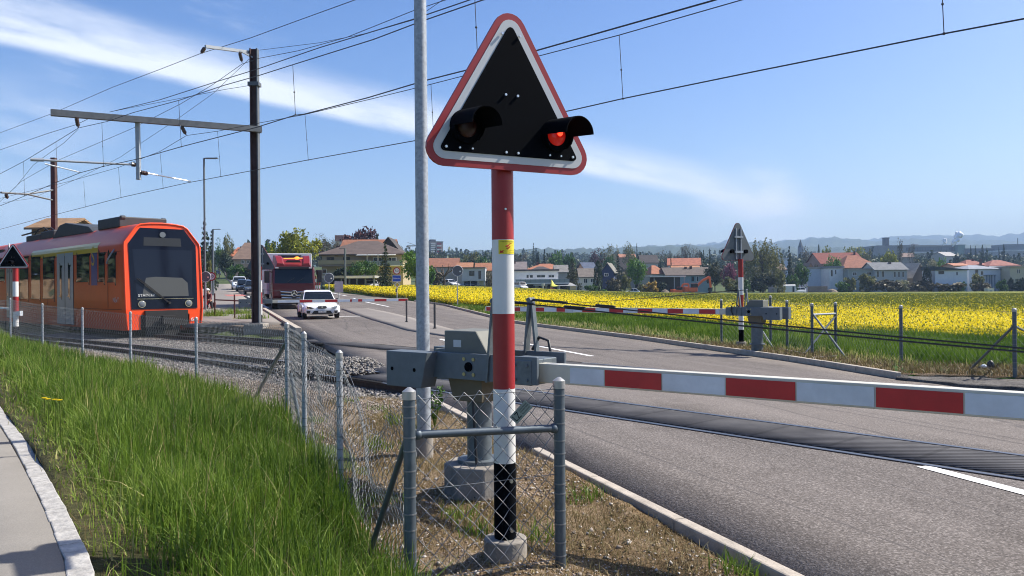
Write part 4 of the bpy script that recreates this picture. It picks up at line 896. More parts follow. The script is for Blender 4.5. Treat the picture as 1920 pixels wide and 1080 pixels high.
# glove / dropped wheel trim by the fence
sh = G(1847, 694, .05); t = thing('dropped_shoe', 'dark shoe shaped scrap lying at the foot of the right fence', 'litter', sh); MB().sph((0, 0, .02), .13, .07, .06, 12, 6).sph((.09, .0, .07), .06, .05, .09, 10, 6).build('scrap', M_DARKV, t, smooth=60); MB().sph((-.05, -.05, .07), .05, .03, .03, 8, 5).build('pale_patch', M_REFW, t)
# ------------------------------------------------------------------ train
M_ORANGE = mat('train_orange', (.70, .072, .008), .4, var=.05, scale=1.5, coat=.12)
M_ORANGEF = mat('train_orange_front', (.92, .075, .008), .4, coat=.1)
M_TGLASS = mat('train_glass', (.012, .016, .024), .04, spec=.9, coat=.5)
M_MASK = mat('train_mask', (.005, .007, .016), .12, spec=.22)
M_DOOR = mat('train_door', (.36, .42, .46), .35, metal=.3, var=.05, scale=3)
M_BAND = mat('train_yellow_band', (.62, .40, .02), .35, coat=.3)
M_UNDER = mat('train_underframe', (.018, .017, .017), .7, var=.3, scale=5)
M_ROOFEQ = mat('roof_equipment', (.045, .05, .055), .6, var=.2, scale=4)
M_RUBBER = mat('rubber', (.012, .012, .012), .7)
M_CHROME = mat('chrome', (.75, .74, .7), .15, metal=.95)
M_LAMPG = mat('lamp_glass', (.16, .18, .20), .15, spec=.5)
def build_train():
    f = Vector((math.sin(R(180 - 45.7)), math.cos(R(180 - 45.7)), 0)); rz = math.atan2(f.y, f.x)
    tz = rz_(TS); loc = Vector((TRAIN[0], TRAIN[1], tz)); t = thing('train', 'orange regional train with yellow band and dark windscreen, stopped before the road', 'train', loc, rz)
    C0 = Vector((TRAIN[0], TRAIN[1])) - Vector((f.y * -1, f.x)) * 0  # centre of the front
    lat = Vector((-f.y, f.x, 0)); near = loc - lat * 1.425
    def tq(px):                           # distance behind the front for a pixel column of the visible side
        q, _ = ray(px, 540); return (near.x - near.y * q) / (f.x - f.y * q)
    def sz(px, py): d = tq(px); Y = near.y - f.y * d; return pz(px, py, Y) - tz
    ZS = 3.42; ZT = 4.28; ZB = .16
    half = [(1.36, ZB), (1.425, .95), (1.425, 2.0), (1.425, ZS - .06), (1.39, ZS + .06), (.96, ZT - .20), (.80, ZT - .09), (.45, ZT - .04), (0, ZT - .02)]
    ring = [(-y, z) for y, z in half] + [(y, z) for y, z in half[-2::-1]]
    body = MB(); LN = 46
    def xoff(z): return -.02 - .26 * max(0, (z - 1.0)) / 3.2     # raked front
    xs = [0, -.08, -.35, -1.0, -1.6, -6, -17.9]; sc = [.975, .99, 1.0, 1, 1, 1, 1]
    rings = [[Vector((x + xoff(z), y * k, (z if k == 1 else 2.2 + (z - 2.2) * (k * .5 + .5)))) for y, z in ring] for x, k in zip(xs, sc)]
    body.loft(rings, 0, False, False)
    rings = [[Vector((x, y * k, z)) for y, z in ring] for x, k in ((-18.15, .97), (-18.25, 1), (-36, 1), (-46, 1))]
    body.loft(rings, 0, False, True); body.box(-18.4, -17.7, -1.2, 1.2, .5, 3.9, 1)
    b = body.build('body', [M_ORANGE, M_RUBBER], t, smooth=28)
    # front frame (bright orange) as a plate with the opening for the coupler
    n = len(ring); fr = MB(); zz = lambda z: 2.2 + (z - 2.2) * .9875
    def X(z): return xoff(z) + .004
    outer = [(y * .975, zz(z)) for y, z in ring]
    mask = [(-1.20, .96), (1.20, .96), (1.235, 3.42), (.80, 4.04), (-.80, 4.04), (-1.235, 3.42)]
    fr.add([(X(z), y, z) for y, z in [(-1.326, zz(ZB)), (-.88, zz(ZB)), (-.88, .74), (.90, .74), (.90, zz(ZB)), (1.326, zz(ZB)), (1.388, .95), (1.388, .95), (-1.388, .95), (-1.388, .95)]], [(0, 1, 2, 3, 4, 5, 6, 8)])
    fr.add([(X(z), y, z) for y, z in [(-1.388, .95)] + [(y, z) for y, z in outer if z > 1.0] + [(1.388, .95)]], [tuple(range(len([1 for y, z in outer if z > 1.0]) + 2))[::-1]])
    fo = fr.build('front_panel', M_ORANGEF, t)
    lip = MB(); r1 = [(y, z) for y, z in outer if z > .9]
    lip.tube([(X(z) + .01, y, z) for y, z in r1], .035, 8); lip.tube([(X(z) + .01, y, z) for y, z in ((-1.388, .95), (-1.33, .2))], .035, 8); lip.tube([(X(z) + .01, y, z) for y, z in ((1.388, .95), (1.33, .2))], .035, 8); lip.build('front_rim', M_ORANGEF, t, smooth=60)
    MB().add([(X(z) + .02, y, z) for y, z in mask], [tuple(range(6))]).build('windscreen', M_MASK, t)
    w = MB(); M_INT = mat('windscreen_inner', (.010, .014, .026), .12, spec=.25)
    w.add([(X(z) + .024, y, z) for y, z in [(-1.0, 1.42), (1.02, 1.42), (1.07, 3.22), (-1.1, 3.22)]], [(0, 1, 2, 3)]); wo = w.build('window_pane', M_INT, t)
    ds = MB(); ds.add([(X(z) + .028, y, z) for y, z in [(-.82, 1.93 - .5), (.88, 1.93 - .5), (.86, 1.95), (.66, 2.14), (-.30, 2.18), (-.66, 2.14), (-.74, 1.8)]], [tuple(range(7))]); ds.build('dashboard', mat('dashboard_grey', (.085, .09, .09), .4, spec=.2), wo)
    MB().add([(X(z) + .028, y, z) for y, z in [(-.70, 3.36), (.68, 3.36), (.66, 3.68), (-.68, 3.68)]], [(0, 1, 2, 3)]).build('destination_display', mat('display_grey', (.035, .038, .042), .3, spec=.2), t)
    g = MB(); g.box(X(1.3) + .01, X(1.3) + .03, -1.0, 1.06, 1.335, 1.35); g.build('trim_strip', M_CHROME, t)
    for y in (-.84, .86):
        h = MB(); h.cyl((X(1.1) + .0, y, 1.15), (X(1.1) + .05, y, 1.15), .135, n=22); ho = h.build('headlight', M_CHROME, t, smooth=40); q = MB(); q.sph((X(1.1) + .045, y, 1.15), .03, .115, .115, 16, 8); q.build('lens', M_LAMPG, ho, smooth=60)
        q = MB(); q.sph((X(1.1) + .06, y, 1.15), .015, .03, .03, 8, 6); q.build('bulb', M_WHITE, ho, smooth=60)
    h = MB(); h.cyl((X(3.8), .0, 3.80), (X(3.8) + .05, .0, 3.80), .11, n=18); h.build('headlight', M_LAMPG, t, smooth=40)
    wp = MB(); wp.bar((X(1.3) + .07, .10, 1.2), (X(2.1) + .07, -1.0, 2.12), .025, .03); wp.bar((X(1.3) + .07, .16, 1.18), (X(2.1) + .07, -.92, 2.12), .02, .02); wp.cyl((X(1.2) + .02, .14, 1.18), (X(1.2) + .1, .14, 1.18), .05, n=10); wp.build('wiper', M_RUBBER, t)
    g = MB(); text_mb(g, 'STADLER', .15, frame((X(1.5) + .032, -.66, 1.47), (0, 1, 0), (0, 0, 1)), width=.6); g.build('lettering', M_WHITE, t)
    g = MB(); text_mb(g, '60', .2, frame((X(.5) + .02, 1.08, .52), (0, 1, 0), (0, 0, 1)), width=.28); g.build('fleet_number', M_WHITE, t)
    cpl = MB(); cpl.box(-.3, .28, -.16, .16, .42, .68); cpl.box(.2, .42, -.24, .24, .38, .70); cpl.cyl((.3, .1, .3), (.5, .1, .3), .06, n=8); cpl.cyl((.3, -.12, .28), (.46, -.12, .28), .05, n=8); cpl.box(-.4, .1, -.75, .8, .3, .9); cpl.build('coupler', M_UNDER, t)
    MB().box(-.1, .06, -.05, .45, .70, .74).build('step_plate', M_SILV, t); MB().box(-1.4, .02, -.7, .5, -.08, .28).build('snow_plough', M_UNDER, t)
    # side features
    def side(a, b, z0, z1, off, m, name, par, rad=.1, n=4):
        pts = []
        for cx, cz, t0 in ((a - rad, z0 + rad, 270), (b + rad, z0 + rad, 180), (b + rad, z1 - rad, 90), (a - rad, z1 - rad, 0)):
            for i in range(n + 1): an = R(t0 - 90 * i / n * 1); pts.append((cx + rad * math.cos(an), cz + rad * math.sin(an)))
        def yy(z): return -(1.427 + off)
        m_ = MB(); m_.add([(x, yy(z), z) for x, z in pts], [tuple(range(len(pts)))]); return m_.build(name, m, par)
    def sidew(px0, px1, y0, y1, name='window'):
        d0, d1 = tq(px1), tq(px0); za, zb_ = sz((px0 + px1) / 2, y1), sz((px0 + px1) / 2, y0)
        o = side(-d0, -d1, za, zb_, .004, M_RUBBER, name, t, .13); side(-d0 - .05, -d1 + .05, za + .05, zb_ - .05, .007, M_TGLASS, 'pane', o, .1); return o
    sidew(204, 223, 467, 536); sidew(186, 202, 467, 535); sidew(145, 173, 470, 535)
    for a, b_ in ((82, 107), (60, 80), (38, 57.5)): sidew(a, b_, 476, 566)
    sidew(-8, 13, 480, 532); sidew(-40, -12, 484, 533)
    d0, d1 = tq(186), tq(174); side(-d0, -d1, sz(180, 536), sz(180, 467), .0035, mat('train_blue', (.025, .045, .20), .35), 'blue_panel', t, .02)
    g = MB(); text_mb(g, 'S', 1.05, frame((-tq(178), -1.437, sz(178, 483)), (1, 0, 0), (0, 0, 1)), width=.34); g.build('line_letter', M_BAND, t)
    for (pa, pb, y0, y1) in ((110, 141, 474, 608), (15, 27, 488, 596)):
        d0, d1 = tq(pb), tq(pa); dm = (d0 + d1) / 2; za, zb_ = sz((pa + pb) / 2, y1), sz((pa + pb) / 2, y0)
        for a, b_ in ((d0, dm - .012), (dm + .012, d1)):
            o = side(-a, -b_, za, zb_, .012, M_DOOR, 'door', t, .02); w_ = (b_ - a); ww = side(-a - w_ * .28, -b_ + w_ * .28, za + 1.05, zb_ - .42, .016, M_RUBBER, 'window', o, .11)
            side(-a - w_ * .28 - .03, -b_ + w_ * .28 + .03, za + 1.08, zb_ - .45, .019, M_TGLASS, 'pane', ww, .09)
        side(-d0 + .03, -d1 - .03, za - .02, zb_ + .03, .003, M_RUBBER, 'door_gap', t, .02)
    for xa, xb in ((-1.0, -2.6), (-3.4, -8.4), (-9.6, -13.8), (-14.6, -17.4), (-19.2, -24.5), (-25.8, -35)):
        q = MB(); q.box(xb, xa, 1.424, 1.434, 1.25, 3.2); q.build('window', M_TGLASS, t)
    for xa, xb in ((-8.5, -9.5), (-24.6, -25.7)): q = MB(); q.box(xb, xa, 1.424, 1.436, .2, 3.2); q.build('door', M_DOOR, t)
    # yellow band along the shoulder, drawn on the slope
    bd = MB(); z0b, z1b = ZS - .24, ZS + .16
    def ysh(z):
        h = sorted([(zz_, yy_) for yy_, zz_ in half]); return np.interp(z, [q[0] for q in h], [q[1] for q in h])
    a_, b_ = tq(187), tq(61); zs_ = [z0b, ZS - .06, ZS + .06, z1b]
    bd.add([(-a_, -ysh(z) - .006, z + .003) for z in zs_] + [(-b_, -ysh(z) - .006, z + .003) for z in zs_], [(0, 4, 5, 1), (1, 5, 6, 2), (2, 6, 7, 3)]); bd.build('yellow_band', M_BAND, t)
    g = MB(); text_mb(g, 'NExT', .26, frame((-.9, -1.432, 1.30), (1, 0, 0), (0, 0, 1)), width=.6); g.build('lettering', M_SILV, t)
    sm = MB()
    for x in (-1.72, -9.3, -13.6, -17.6): sm.box(x - .012, x + .012, -1.433, -1.4285, .98, ZS - .3)
    sm.box(-17.8, -.3, -1.433, -1.4285, .945, .958); sm.box(-17.8, -.3, -1.433, -1.4285, ZS - .285, ZS - .275); sm.build('panel_seam', M_UNDER, t)
    mr = MB(); mr.tube([(-1.05, -1.40, 3.25), (-1.0, -1.52, 3.1), (-1.12, -1.62, 2.85), (-1.25, -1.62, 2.7)], .03, 6); mr.build('mirror_arm', M_GALV, t)
    # roof gear
    e = MB(); e.box(-4.6, -2.2, -.85, .95, ZT - .1, ZT + .32); e.cyl((-2.25, -.8, ZT + .28), (-2.25, -.6, ZT + .28), .09, n=10); e.cyl((-2.3, .75, ZT + .26), (-2.3, .95, ZT + .26), .09, n=10); e.build('roof_unit', M_ROOFEQ, t, bevel=.04)
    e = MB(); e.prism([(-10.5, ZT - .15), (-5.0, ZT - .15), (-5.6, ZT + .12), (-8.6, ZT + .46), (-9.4, ZT + .4)], -.9, .9, Matrix(((1, 0, 0, 0), (0, 0, 1, 0), (0, 1, 0, 0), (0, 0, 0, 1)))); e.build('roof_unit', M_ROOFEQ, t, bevel=.03)
    e = MB(); e.box(-12.6, -10.7, -.8, .8, ZT - .1, ZT + .28); e.box(-15.5, -13.0, -.7, .7, ZT - .1, ZT + .22); e.build('roof_unit', M_ROOFEQ, t, bevel=.05)
    e = MB()
    for y in (-.5, -.2, .5): e.tube([(-12.4, y, ZT + .3), (-13.2, y, ZT + .55), (-14.2, y, ZT + .5), (-15, y, ZT + .15)], .03, 6)
    e.bar((-16.2, -.7, ZT + .3), (-13.2, -.7, ZT + .38), .06, .06); e.build('pantograph_linkage', M_UNDER, t)
    u = MB(); u.box(-17.6, -1.5, -1.15, 1.15, -.0, .3); u.box(-36, -18.6, -1.15, 1.15, -.0, .3); u.build('underframe', M_UNDER, t)
    for xb in (-3.6, -14.4, -21.5, -32.5):
        bg = MB(); bg.box(xb - 1.5, xb + 1.5, -1.0, 1.0, .1, .4); bo = bg.build('bogie', M_UNDER, t)
        for dx in (-1.0, 1.0):
            for y in (-.5, .46): q = MB(); q.cyl((xb + dx, y, .36), (xb + dx, y + .06, .36), .36, n=20); q.build('wheel', M_RAIL, bo, smooth=40)
build_train(); bpy.data.objects['train'].scale = (1, 1.04, 1)

# ------------------------------------------------------------------ road vehicles
M_TYRE = mat('tyre', (.014, .014, .015), .8); M_RIM = mat('wheel_rim', (.30, .31, .32), .35, metal=.7); M_CGLASS = mat('car_glass', (.008, .012, .017), .06, spec=.35)
M_PLASTIC = mat('black_plastic', (.016, .016, .018), .5); M_PLATE = mat('number_plate', (.75, .75, .72), .5); M_IND = mat('turn_signal_lit', (.9, .3, .02), .3, emit=(1, .55, .15), es=7)
def car(label, pos, fwd, L_, W_, H_, paint, group=None, detail=1, lamps_on=False, kind='hatch', cat='car', plate='SO 38917'):
    rz = math.atan2(fwd[1], fwd[0]); t = thing('car', label, cat, pos, rz, group); h = W_ / 2; b0 = .19; hl = L_ / 2; bl = H_ * .60
    # lower body: stations along the length, each a rounded section
    st = [(hl, .84, .24, .52), (hl - .05, .93, .19, .62), (hl - .22, .965, b0, .68), (hl - .6, .99, b0, .755), (hl * .38, 1.0, b0, bl - .02), (0, 1.0, b0, bl), (-hl * .55, 1.0, b0, bl + .02), (-hl + .35, .98, b0 + .02, bl + .03), (-hl + .08, .94, .27, bl), (-hl, .86, .36, bl - .12)]
    if kind in ('suv', 'van'): st = [(x, w, lo, up + .08) for x, w, lo, up in st]; bl += .08
    rings = []
    for x, w, lo, up in st:
        y = h * w; rings.append([Vector((x, a * y, z)) for a, z in ((-.86, lo), (-.985, lo + .12), (-1, lo + (up - lo) * .5), (-.985, up - .08), (-.90, up), (-.45, up + .03), (.45, up + .03), (.90, up), (.985, up - .08), (1, lo + (up - lo) * .5), (.985, lo + .12), (.86, lo))])
    m = MB(); m.loft(rings, 0); body = m.build('body', paint, t, smooth=50, sub=1)
    # cabin
    if kind == 'van': cs = [(hl * .60, bl), (hl * .38, H_ - .06), (hl * .1, H_), (-hl * .8, H_ - .02), (-hl * .97, bl)]
    else: cs = [(hl * .40, bl), (hl * .06, H_ - .07), (-hl * .15, H_), (-hl * .62, H_ - .05), (-hl * .93, bl)]
    def sec(x, z): k = 1 - .20 * (z - bl) / (H_ - bl); y = h * .93 * k; return [(x, -y, z), (x, -y * .8, z + .035), (x, y * .8, z + .035), (x, y, z)]
    c = MB(); base = [(x, -h * .93, bl - .02) for x, z in cs]; tops = [sec(x, z) for x, z in cs]
    c.loft([[Vector(p) for p in s] for s in tops], 0, False, False); n = len(cs)
    lo = [Vector((x, -h * .93, bl - .04)) for x, _ in cs]; lo2 = [Vector((x, h * .93, bl - .04)) for x, _ in cs]
    c.add([Vector(s[0]) for s in tops] + lo, [(i, i + 1, n + i + 1, n + i) for i in range(n - 1)]); c.add([Vector(s[3]) for s in tops] + lo2, [(i + 1, i, n + i, n + i + 1) for i in range(n - 1)])
    c.build('cabin', paint, t, smooth=40)
    def glass(pts, name): return MB().add(pts, [tuple(range(len(pts)))]).build(name, M_CGLASS, t)
    def onslope(i, u, v, side, off=.012):  # point on the slope between cabin stations i and i+1
        a = Vector(tops[i][0]).lerp(Vector(tops[i + 1][0]), u); bb = Vector(tops[i][3]).lerp(Vector(tops[i + 1][3]), u); p = a.lerp(bb, v); p.z += .03 * (1 - abs(2 * v - 1)) + off * .6; p.x += off * side; return p
    def pane(i, us, name, sg):
        q = MB(); vs_ = [-.93, -.8, 0, .8, .93]; a, b_ = [Vector(p) for p in (tops[i][0], tops[i + 1][0])]
        for u in us:
            p = a.lerp(b_, u)
            for v in vs_: q.v.append((p.x + .014 * sg, p.y * -v, p.z + .035 * min(1, (1 - abs(v)) / .2) + .014))
        for k in range(4): f_ = (k, k + 1, k + 6, k + 5); q.f.append(f_ if sg > 0 else f_[::-1]); q.m.append(0)
        return q.build(name, M_CGLASS, t)
    pane(0, (.05, .93), 'windscreen', 1); pane(n - 2, (.08, .93), 'rear_window', -1)
    for s in (-1, 1):
        def sp(x, z): k = 1 - .20 * (z - bl) / (H_ - bl); return (x, s * (h * .93 * k + .012), z)
        zt_ = H_ - .10; x1 = cs[0][0] - .12; x2 = cs[1][0] - .06; x3 = cs[3][0] + .1; x4 = cs[4][0] + .25; xm = (x2 + x3) / 2
        a = [sp(x1 - .15, bl + .03), sp(xm + .04, bl + .03), sp(xm + .04, zt_), sp(x2, zt_)]; glass(a if s > 0 else a[::-1], 'side_window')
        a = [sp(xm - .04, bl + .03), sp(x4 + .1, bl + .05), sp(x3, zt_), sp(xm - .04, zt_)]; glass(a if s > 0 else a[::-1], 'side_window')
        mr = MB(); mr.sph((cs[0][0] - .28, s * (h * 1.06), bl + .10), .07, .12, .075, 10, 6); mr.bar((cs[0][0] - .28, s * h * .92, bl + .03), (cs[0][0] - .28, s * h * 1.04, bl + .08), .05, .04); mr.build('mirror', M_PLASTIC if detail else paint, t, smooth=60)
        for x in (hl * .64, -hl * .60):
            r = .315; wq = MB(); y0 = s * (h - .20); y1 = s * (h + .005); wq.cyl((x, y0, r), (x, y1, r), r, n=22); w_ = wq.build('wheel', M_TYRE, t, smooth=40); q = MB(); q.cyl((x, y1, r), (x, y1 + s * .012, r), r * .66, n=16)
            for k in range(5): an = k * 2 * math.pi / 5; q.bar((x, y1 + s * .012, r), (x + .2 * math.cos(an), y1 + s * .015, r + .2 * math.sin(an)), .05, .012)
            q.build('rim', M_RIM, w_)
            ar = MB(); ar.tube([(x + (r + .045) * math.cos(R(q_)), s * (h * .992), r + (r + .045) * math.sin(R(q_))) for q_ in range(0, 181, 15)], .035, 6); ar.build('wheel_arch', paint if detail else M_PLASTIC, t, smooth=60)
    if detail:
        xf = hl + .012
        def fpan(pts, name, m_, dx=0.0):
            q = MB(); q.add([(xf + dx - .18 * max(0, abs(y) / h - .45) ** 1.3 - max(0, z - .5) * .35, y, z) for y, z in pts], [tuple(range(len(pts)))[::-1]]); return q.build(name, m_, t)
        up = fpan([(-.20, .66), (.20, .66), (.25, .60), (.20, .53), (-.20, .53), (-.25, .60)], 'grille', M_PLASTIC, .02)
        q = MB(); q.cyl((xf - .03, 0, .60), (xf - .005, 0, .60), .045, n=12); q.build('badge', M_CHROME, up)
        lo_ = fpan([(-.42, .42), (.42, .42), (.54, .25), (-.54, .25)], 'lower_grille', M_PLASTIC, .04)
        for s in (-1, 1):
            hlm = fpan([(s * .40, .545), (s * .56, .52), (s * .76, .54), (s * .80, .66), (s * .62, .635)][::s], 'headlight', M_LAMPG if s > 0 else M_PLASTIC, .055)
            if lamps_on and s < 0: q = MB(); q.sph((xf - .07, s * .70, .60), .05, .075, .055, 10, 6); q.build('turn_signal', M_IND, hlm, smooth=60)
            elif s > 0: q = MB(); q.sph((xf - .06, s * .66, .59), .05, .06, .05, 10, 6); q.build('lens', M_WHITE, hlm, smooth=60)
            fpan([(s * .60, .42), (s * .80, .43), (s * .78, .29), (s * .64, .28)][::s], 'fog_grille', M_PLASTIC, .06)
        q = MB(); q.box(xf + .04, xf + .055, -.20, .20, .325, .40); pl = q.build('number_plate', M_PLATE, t); g = MB(); text_mb(g, plate, .07, frame((xf + .057, 0, .362), (0, 1, 0), (0, 0, 1)), width=.36); g.build('plate_lettering', M_BLACK, pl)
    else:
        q = MB(); q.box(hl - .02, hl + .02, -h * .5, h * .5, .34, .52); q.build('grille', M_PLASTIC, t)
        for s in (-1, 1): q = MB(); q.sph((hl - .08, s * h * .72, .60), .08, .16, .08, 10, 6); q.build('headlight', M_LAMPG, t, smooth=60)
        q = MB(); q.box(hl + .02, hl + .03, -.2, .2, .36, .45); q.build('number_plate', M_PLATE, t)
    return t
RF = Vector((.349, -.937, 0))
M_CARW = mat('car_white', (.80, .81, .82), .25, coat=.6); M_CARB = mat('car_black', (.012, .013, .016), .2, coat=.7); M_CARG = mat('car_grey', (.10, .11, .12), .3, metal=.4, coat=.5); M_CARBL = mat('car_blue', (.02, .05, .16), .25, coat=.6); M_CARR = mat('car_red', (.35, .02, .02), .3, coat=.5)
def on(px, Y): a, _ = ray(px, 545); x = a * Y; return Vector((x, Y, float(hz(x, Y)) + .006))
car('white hatchback waiting behind the lowered barrier with an amber lamp lit', on(595.5, 36.0), (.345, -.94), 4.0, 1.88, 1.47, M_CARW, None, 1, True).scale = (.83, .83, .83)
grp = 'cars queueing behind the lorry'
car('dark small car just behind the lorry, half hidden by the mast', on(474, 88), RF, 4.3, 1.8, 1.5, M_CARG, grp, 0)
car('black saloon in the queue between the white one and the mast', on(458, 100), RF, 4.5, 1.9, 1.5, M_CARB, grp, 0)
car('white off-roader at the tail of the queue', on(449, 112), RF, 4.6, 2.0, 1.85, M_CARW, grp, 0, kind='suv')
car('dark car driving away far up the road', on(408, 250), RF, 4.3, 1.9, 1.5, M_CARB, 'cars far up the road', 0)
car('black car at the top of the road before the trees', on(413, 330), RF, 4.3, 1.9, 1.6, M_CARB, 'cars far up the road', 0)

def truck():
    p = on(548, 47.5); t = thing('lorry', 'dark red lorry with white box body and chrome grille behind the white car', 'lorry', p, math.atan2(RF.y, RF.x)); g = p.z
    zt = lambda y: pz(548, y, 46.2) - g
    M_T = mat('lorry_red', (.085, .006, .012), .4, coat=.25, var=.05, scale=2); M_TR = mat('lorry_bright_red', (.20, .008, .012), .45, coat=.1)
    M_BOX = mat('box_white', (.72, .74, .76), .4, var=.05, scale=1.5)
    zc = zt(500); ztop = zt(474)
    def rnd(x, hw, z, k=.06): return [Vector((x, y, zz)) for y, zz in ()]
    c = MB(); prof = [(-1.9, .55), (.98, .55), (1.10, .75), (1.12, zt(532)), (.98, zt(503)), (.80, zc + .02), (-1.9, zc + .06)]
    Mx = Matrix(((1, 0, 0, 0), (0, 0, -1, 0), (0, 1, 0, 0), (0, 0, 0, 1)))
    c.prism(prof, -1.2, 1.2, Mx); cab = c.build('cab', M_T, t, bevel=.08)
    MB().add([(1.135, -1.08, zt(531)), (1.135, 1.08, zt(531)), (.995, 1.04, zt(504)), (.995, -1.04, zt(504))], [(0, 1, 2, 3)]).build('windscreen', M_CGLASS, t)
    q = MB(); q.box(.98, 1.10, -1.12, 1.12, zt(503) - .03, zt(503) + .1); q.build('sun_visor', M_PLASTIC, t, bevel=.02)
    for y in (-.95, .95): q = MB(); q.box(1.10, 1.13, y - .09, y + .09, zt(503), zt(503) + .07); q.build('marker_lamp', M_WHITE, t)
    d = MB(); zd = zt(475); d.loft([[Vector((x, y * w, z)) for y, z in [(-1, z0), (-.92, z1), (-.6, z1 - .02), (-.5, z1 - .14), (.5, z1 - .14), (.6, z1 - .02), (.92, z1), (1, z0)]] for x, w, z0, z1 in ((.80, .98, zc, zc + .22), (.35, 1.06, zc, zd - .16), (-.1, 1.08, zc, zd - .06), (-1.2, 1.08, zc, zd - .02))]); d.build('wind_deflector', M_TR, t, smooth=40)
    q = MB(); q.prism([(-.45, zc + .26), (.45, zc + .26), (.36, zc + .40), (-.36, zc + .40)], .74, .80, Matrix(((0, 0, 1, 0), (1, 0, 0, 0), (0, 1, 0, 0), (0, 0, 0, 1)))); q.build('deflector_opening', M_PLASTIC, t)
    q = MB(); q.bar((.52, -.52, zc + .50), (.52, .56, zc + .53), .03, .05); q.sph((.52, .24, zc + .53), .05, .16, .09, 10, 6); q.build('reflective_arrow', mat('arrow_orange_glow', (.9, .28, .02), .3, emit=(1, .35, .05), es=1.1), t)  # orange reflective arrow, not a lamp; its brightness is put in as emission
    MB().box(-8.5, -1.95, -1.36, 1.36, .85, zt(470.5)).build('box_body', M_BOX, t, bevel=.03)
    rf = MB(); rf.box(-1.95, -1.55, -.7, .72, zt(490), zt(474)); rf.build('cooling_unit', M_PLASTIC, t, bevel=.05)
    q = MB(); q.box(1.07, 1.2, -1.22, 1.22, .30, .62); q.box(.7, 1.15, -1.2, 1.2, .28, .55); q.build('bumper', M_PLASTIC, t, bevel=.04)
    gr = MB(); gr.add([(1.13, -.72, .98), (1.13, .72, .98), (1.135, .72, .60), (1.135, -.72, .60)][::-1], [(0, 1, 2, 3)]); gr.box(1.10, 1.132, -.70, .70, .56, 1.03); go = gr.build('grille', M_PLASTIC, t)
    for z, w in ((.98, .76), (.80, .74), (.64, .70)):
        for s in (-1, 1): q = MB(); q.tube([(1.15, s * .12, z - .02), (1.16, s * w * .6, z), (1.145, s * w, z + .02)], .032, 6); q.build('chrome_slat', M_CHROME, go, smooth=60)
    e = MB(); e.tube([(1.19, .17 * math.cos(2 * math.pi * i / 20), .90 + .17 * math.sin(2 * math.pi * i / 20)) for i in range(21)], .018, 6)
    for k in range(3): an = R(90 + 120 * k); e.bar((1.19, 0, .90), (1.19, .165 * math.cos(an), .90 + .165 * math.sin(an)), .045, .02, up=(1, 0, 0))
    e.build('star_emblem', M_CHROME, t)
    for s in (-1, 1):
        q = MB(); q.box(.75, 1.0, s * 1.5 - .14, s * 1.5 + .14, zt(530), zt(507)); mo = q.build('mirror', M_PLASTIC, t, bevel=.04); q = MB(); q.bar((.9, s * 1.2, zt(510)), (.9, s * 1.5, zt(508)), .05, .05); q.build('mirror_arm', M_PLASTIC, mo)
        q = MB(); a = [(x, s * 1.285 if False else s * 1.206, z) for x, z in ((.85, zt(532)), (-.6, zt(532)), (-.6, zt(506)), (.72, zt(506)))]; q.add(a if s > 0 else a[::-1], [(0, 1, 2, 3)]); q.build('side_window', M_CGLASS, t)
        q = MB(); q.box(1.14, 1.20, s * .98 - .16, s * .98 + .16, .42, .58); q.build('headlight', M_LAMPG, t, bevel=.02)
        for x in (.1, -5.4, -6.8):
            q = MB(); q.cyl((x, s * .88, .5), (x, s * 1.2, .5), .5, n=24); w_ = q.build('wheel', M_TYRE, t, smooth=40); q = MB(); q.cyl((x, s * 1.2, .5), (x, s * 1.22, .5), .28, n=16); q.build('rim', M_RIM, w_)
    q = MB(); q.box(-8.3, .8, -.5, .5, .45, .8); q.build('chassis', M_PLASTIC, t)
    for y in (-.4, .15): q = MB(); q.bar((1.16, y, zt(531) + .05), (1.12, y + .45, zt(531) + .32), .02, .02); q.build('wiper', M_PLASTIC, t)
    q = MB(); q.box(1.205, 1.22, -.26, .26, .36, .46); q.build('number_plate', M_PLATE, t)
truck()
# parked vehicles among the houses, excavators
pk = 'vehicles parked among the houses'
def onh(px, Y): a, _ = ray(px, 540); x = a * Y; return Vector((x, Y, float(hz(x, Y)) + .005))
car('white estate parked under the pollarded tree by the pale stilted house', onh(845, 172), (.6, -.8), 4.5, 1.9, 1.55, M_CARW, pk, 0)
car('dark car parked under the stilted grey house', onh(880, 188), (-.95, -.3), 4.4, 1.9, 1.5, M_CARBL, pk, 0)
car('white minivan parked at the left end of the white terrace house', onh(976, 190), (.5, -.85), 4.4, 1.9, 1.9, M_CARW, pk, 0, kind='van')
car('white car parked by the pale carport wall', onh(1184, 214), (-.97, .2), 4.4, 1.9, 1.5, M_CARW, pk, 0)
car('white van parked beside the timber stack', onh(1495, 250), (-.95, -.3), 5.2, 2.2, 2.3, M_CARW, pk, 0, kind='van')
car('white car half hidden by the rape field before the beige house', onh(697, 121) - Vector((0, 0, .35)), (.3, -.95), 4.3, 1.9, 1.5, M_CARW, pk, 0)
M_EXC = mat('excavator_orange', (.70, .12, .02), .45, var=.08, scale=2)
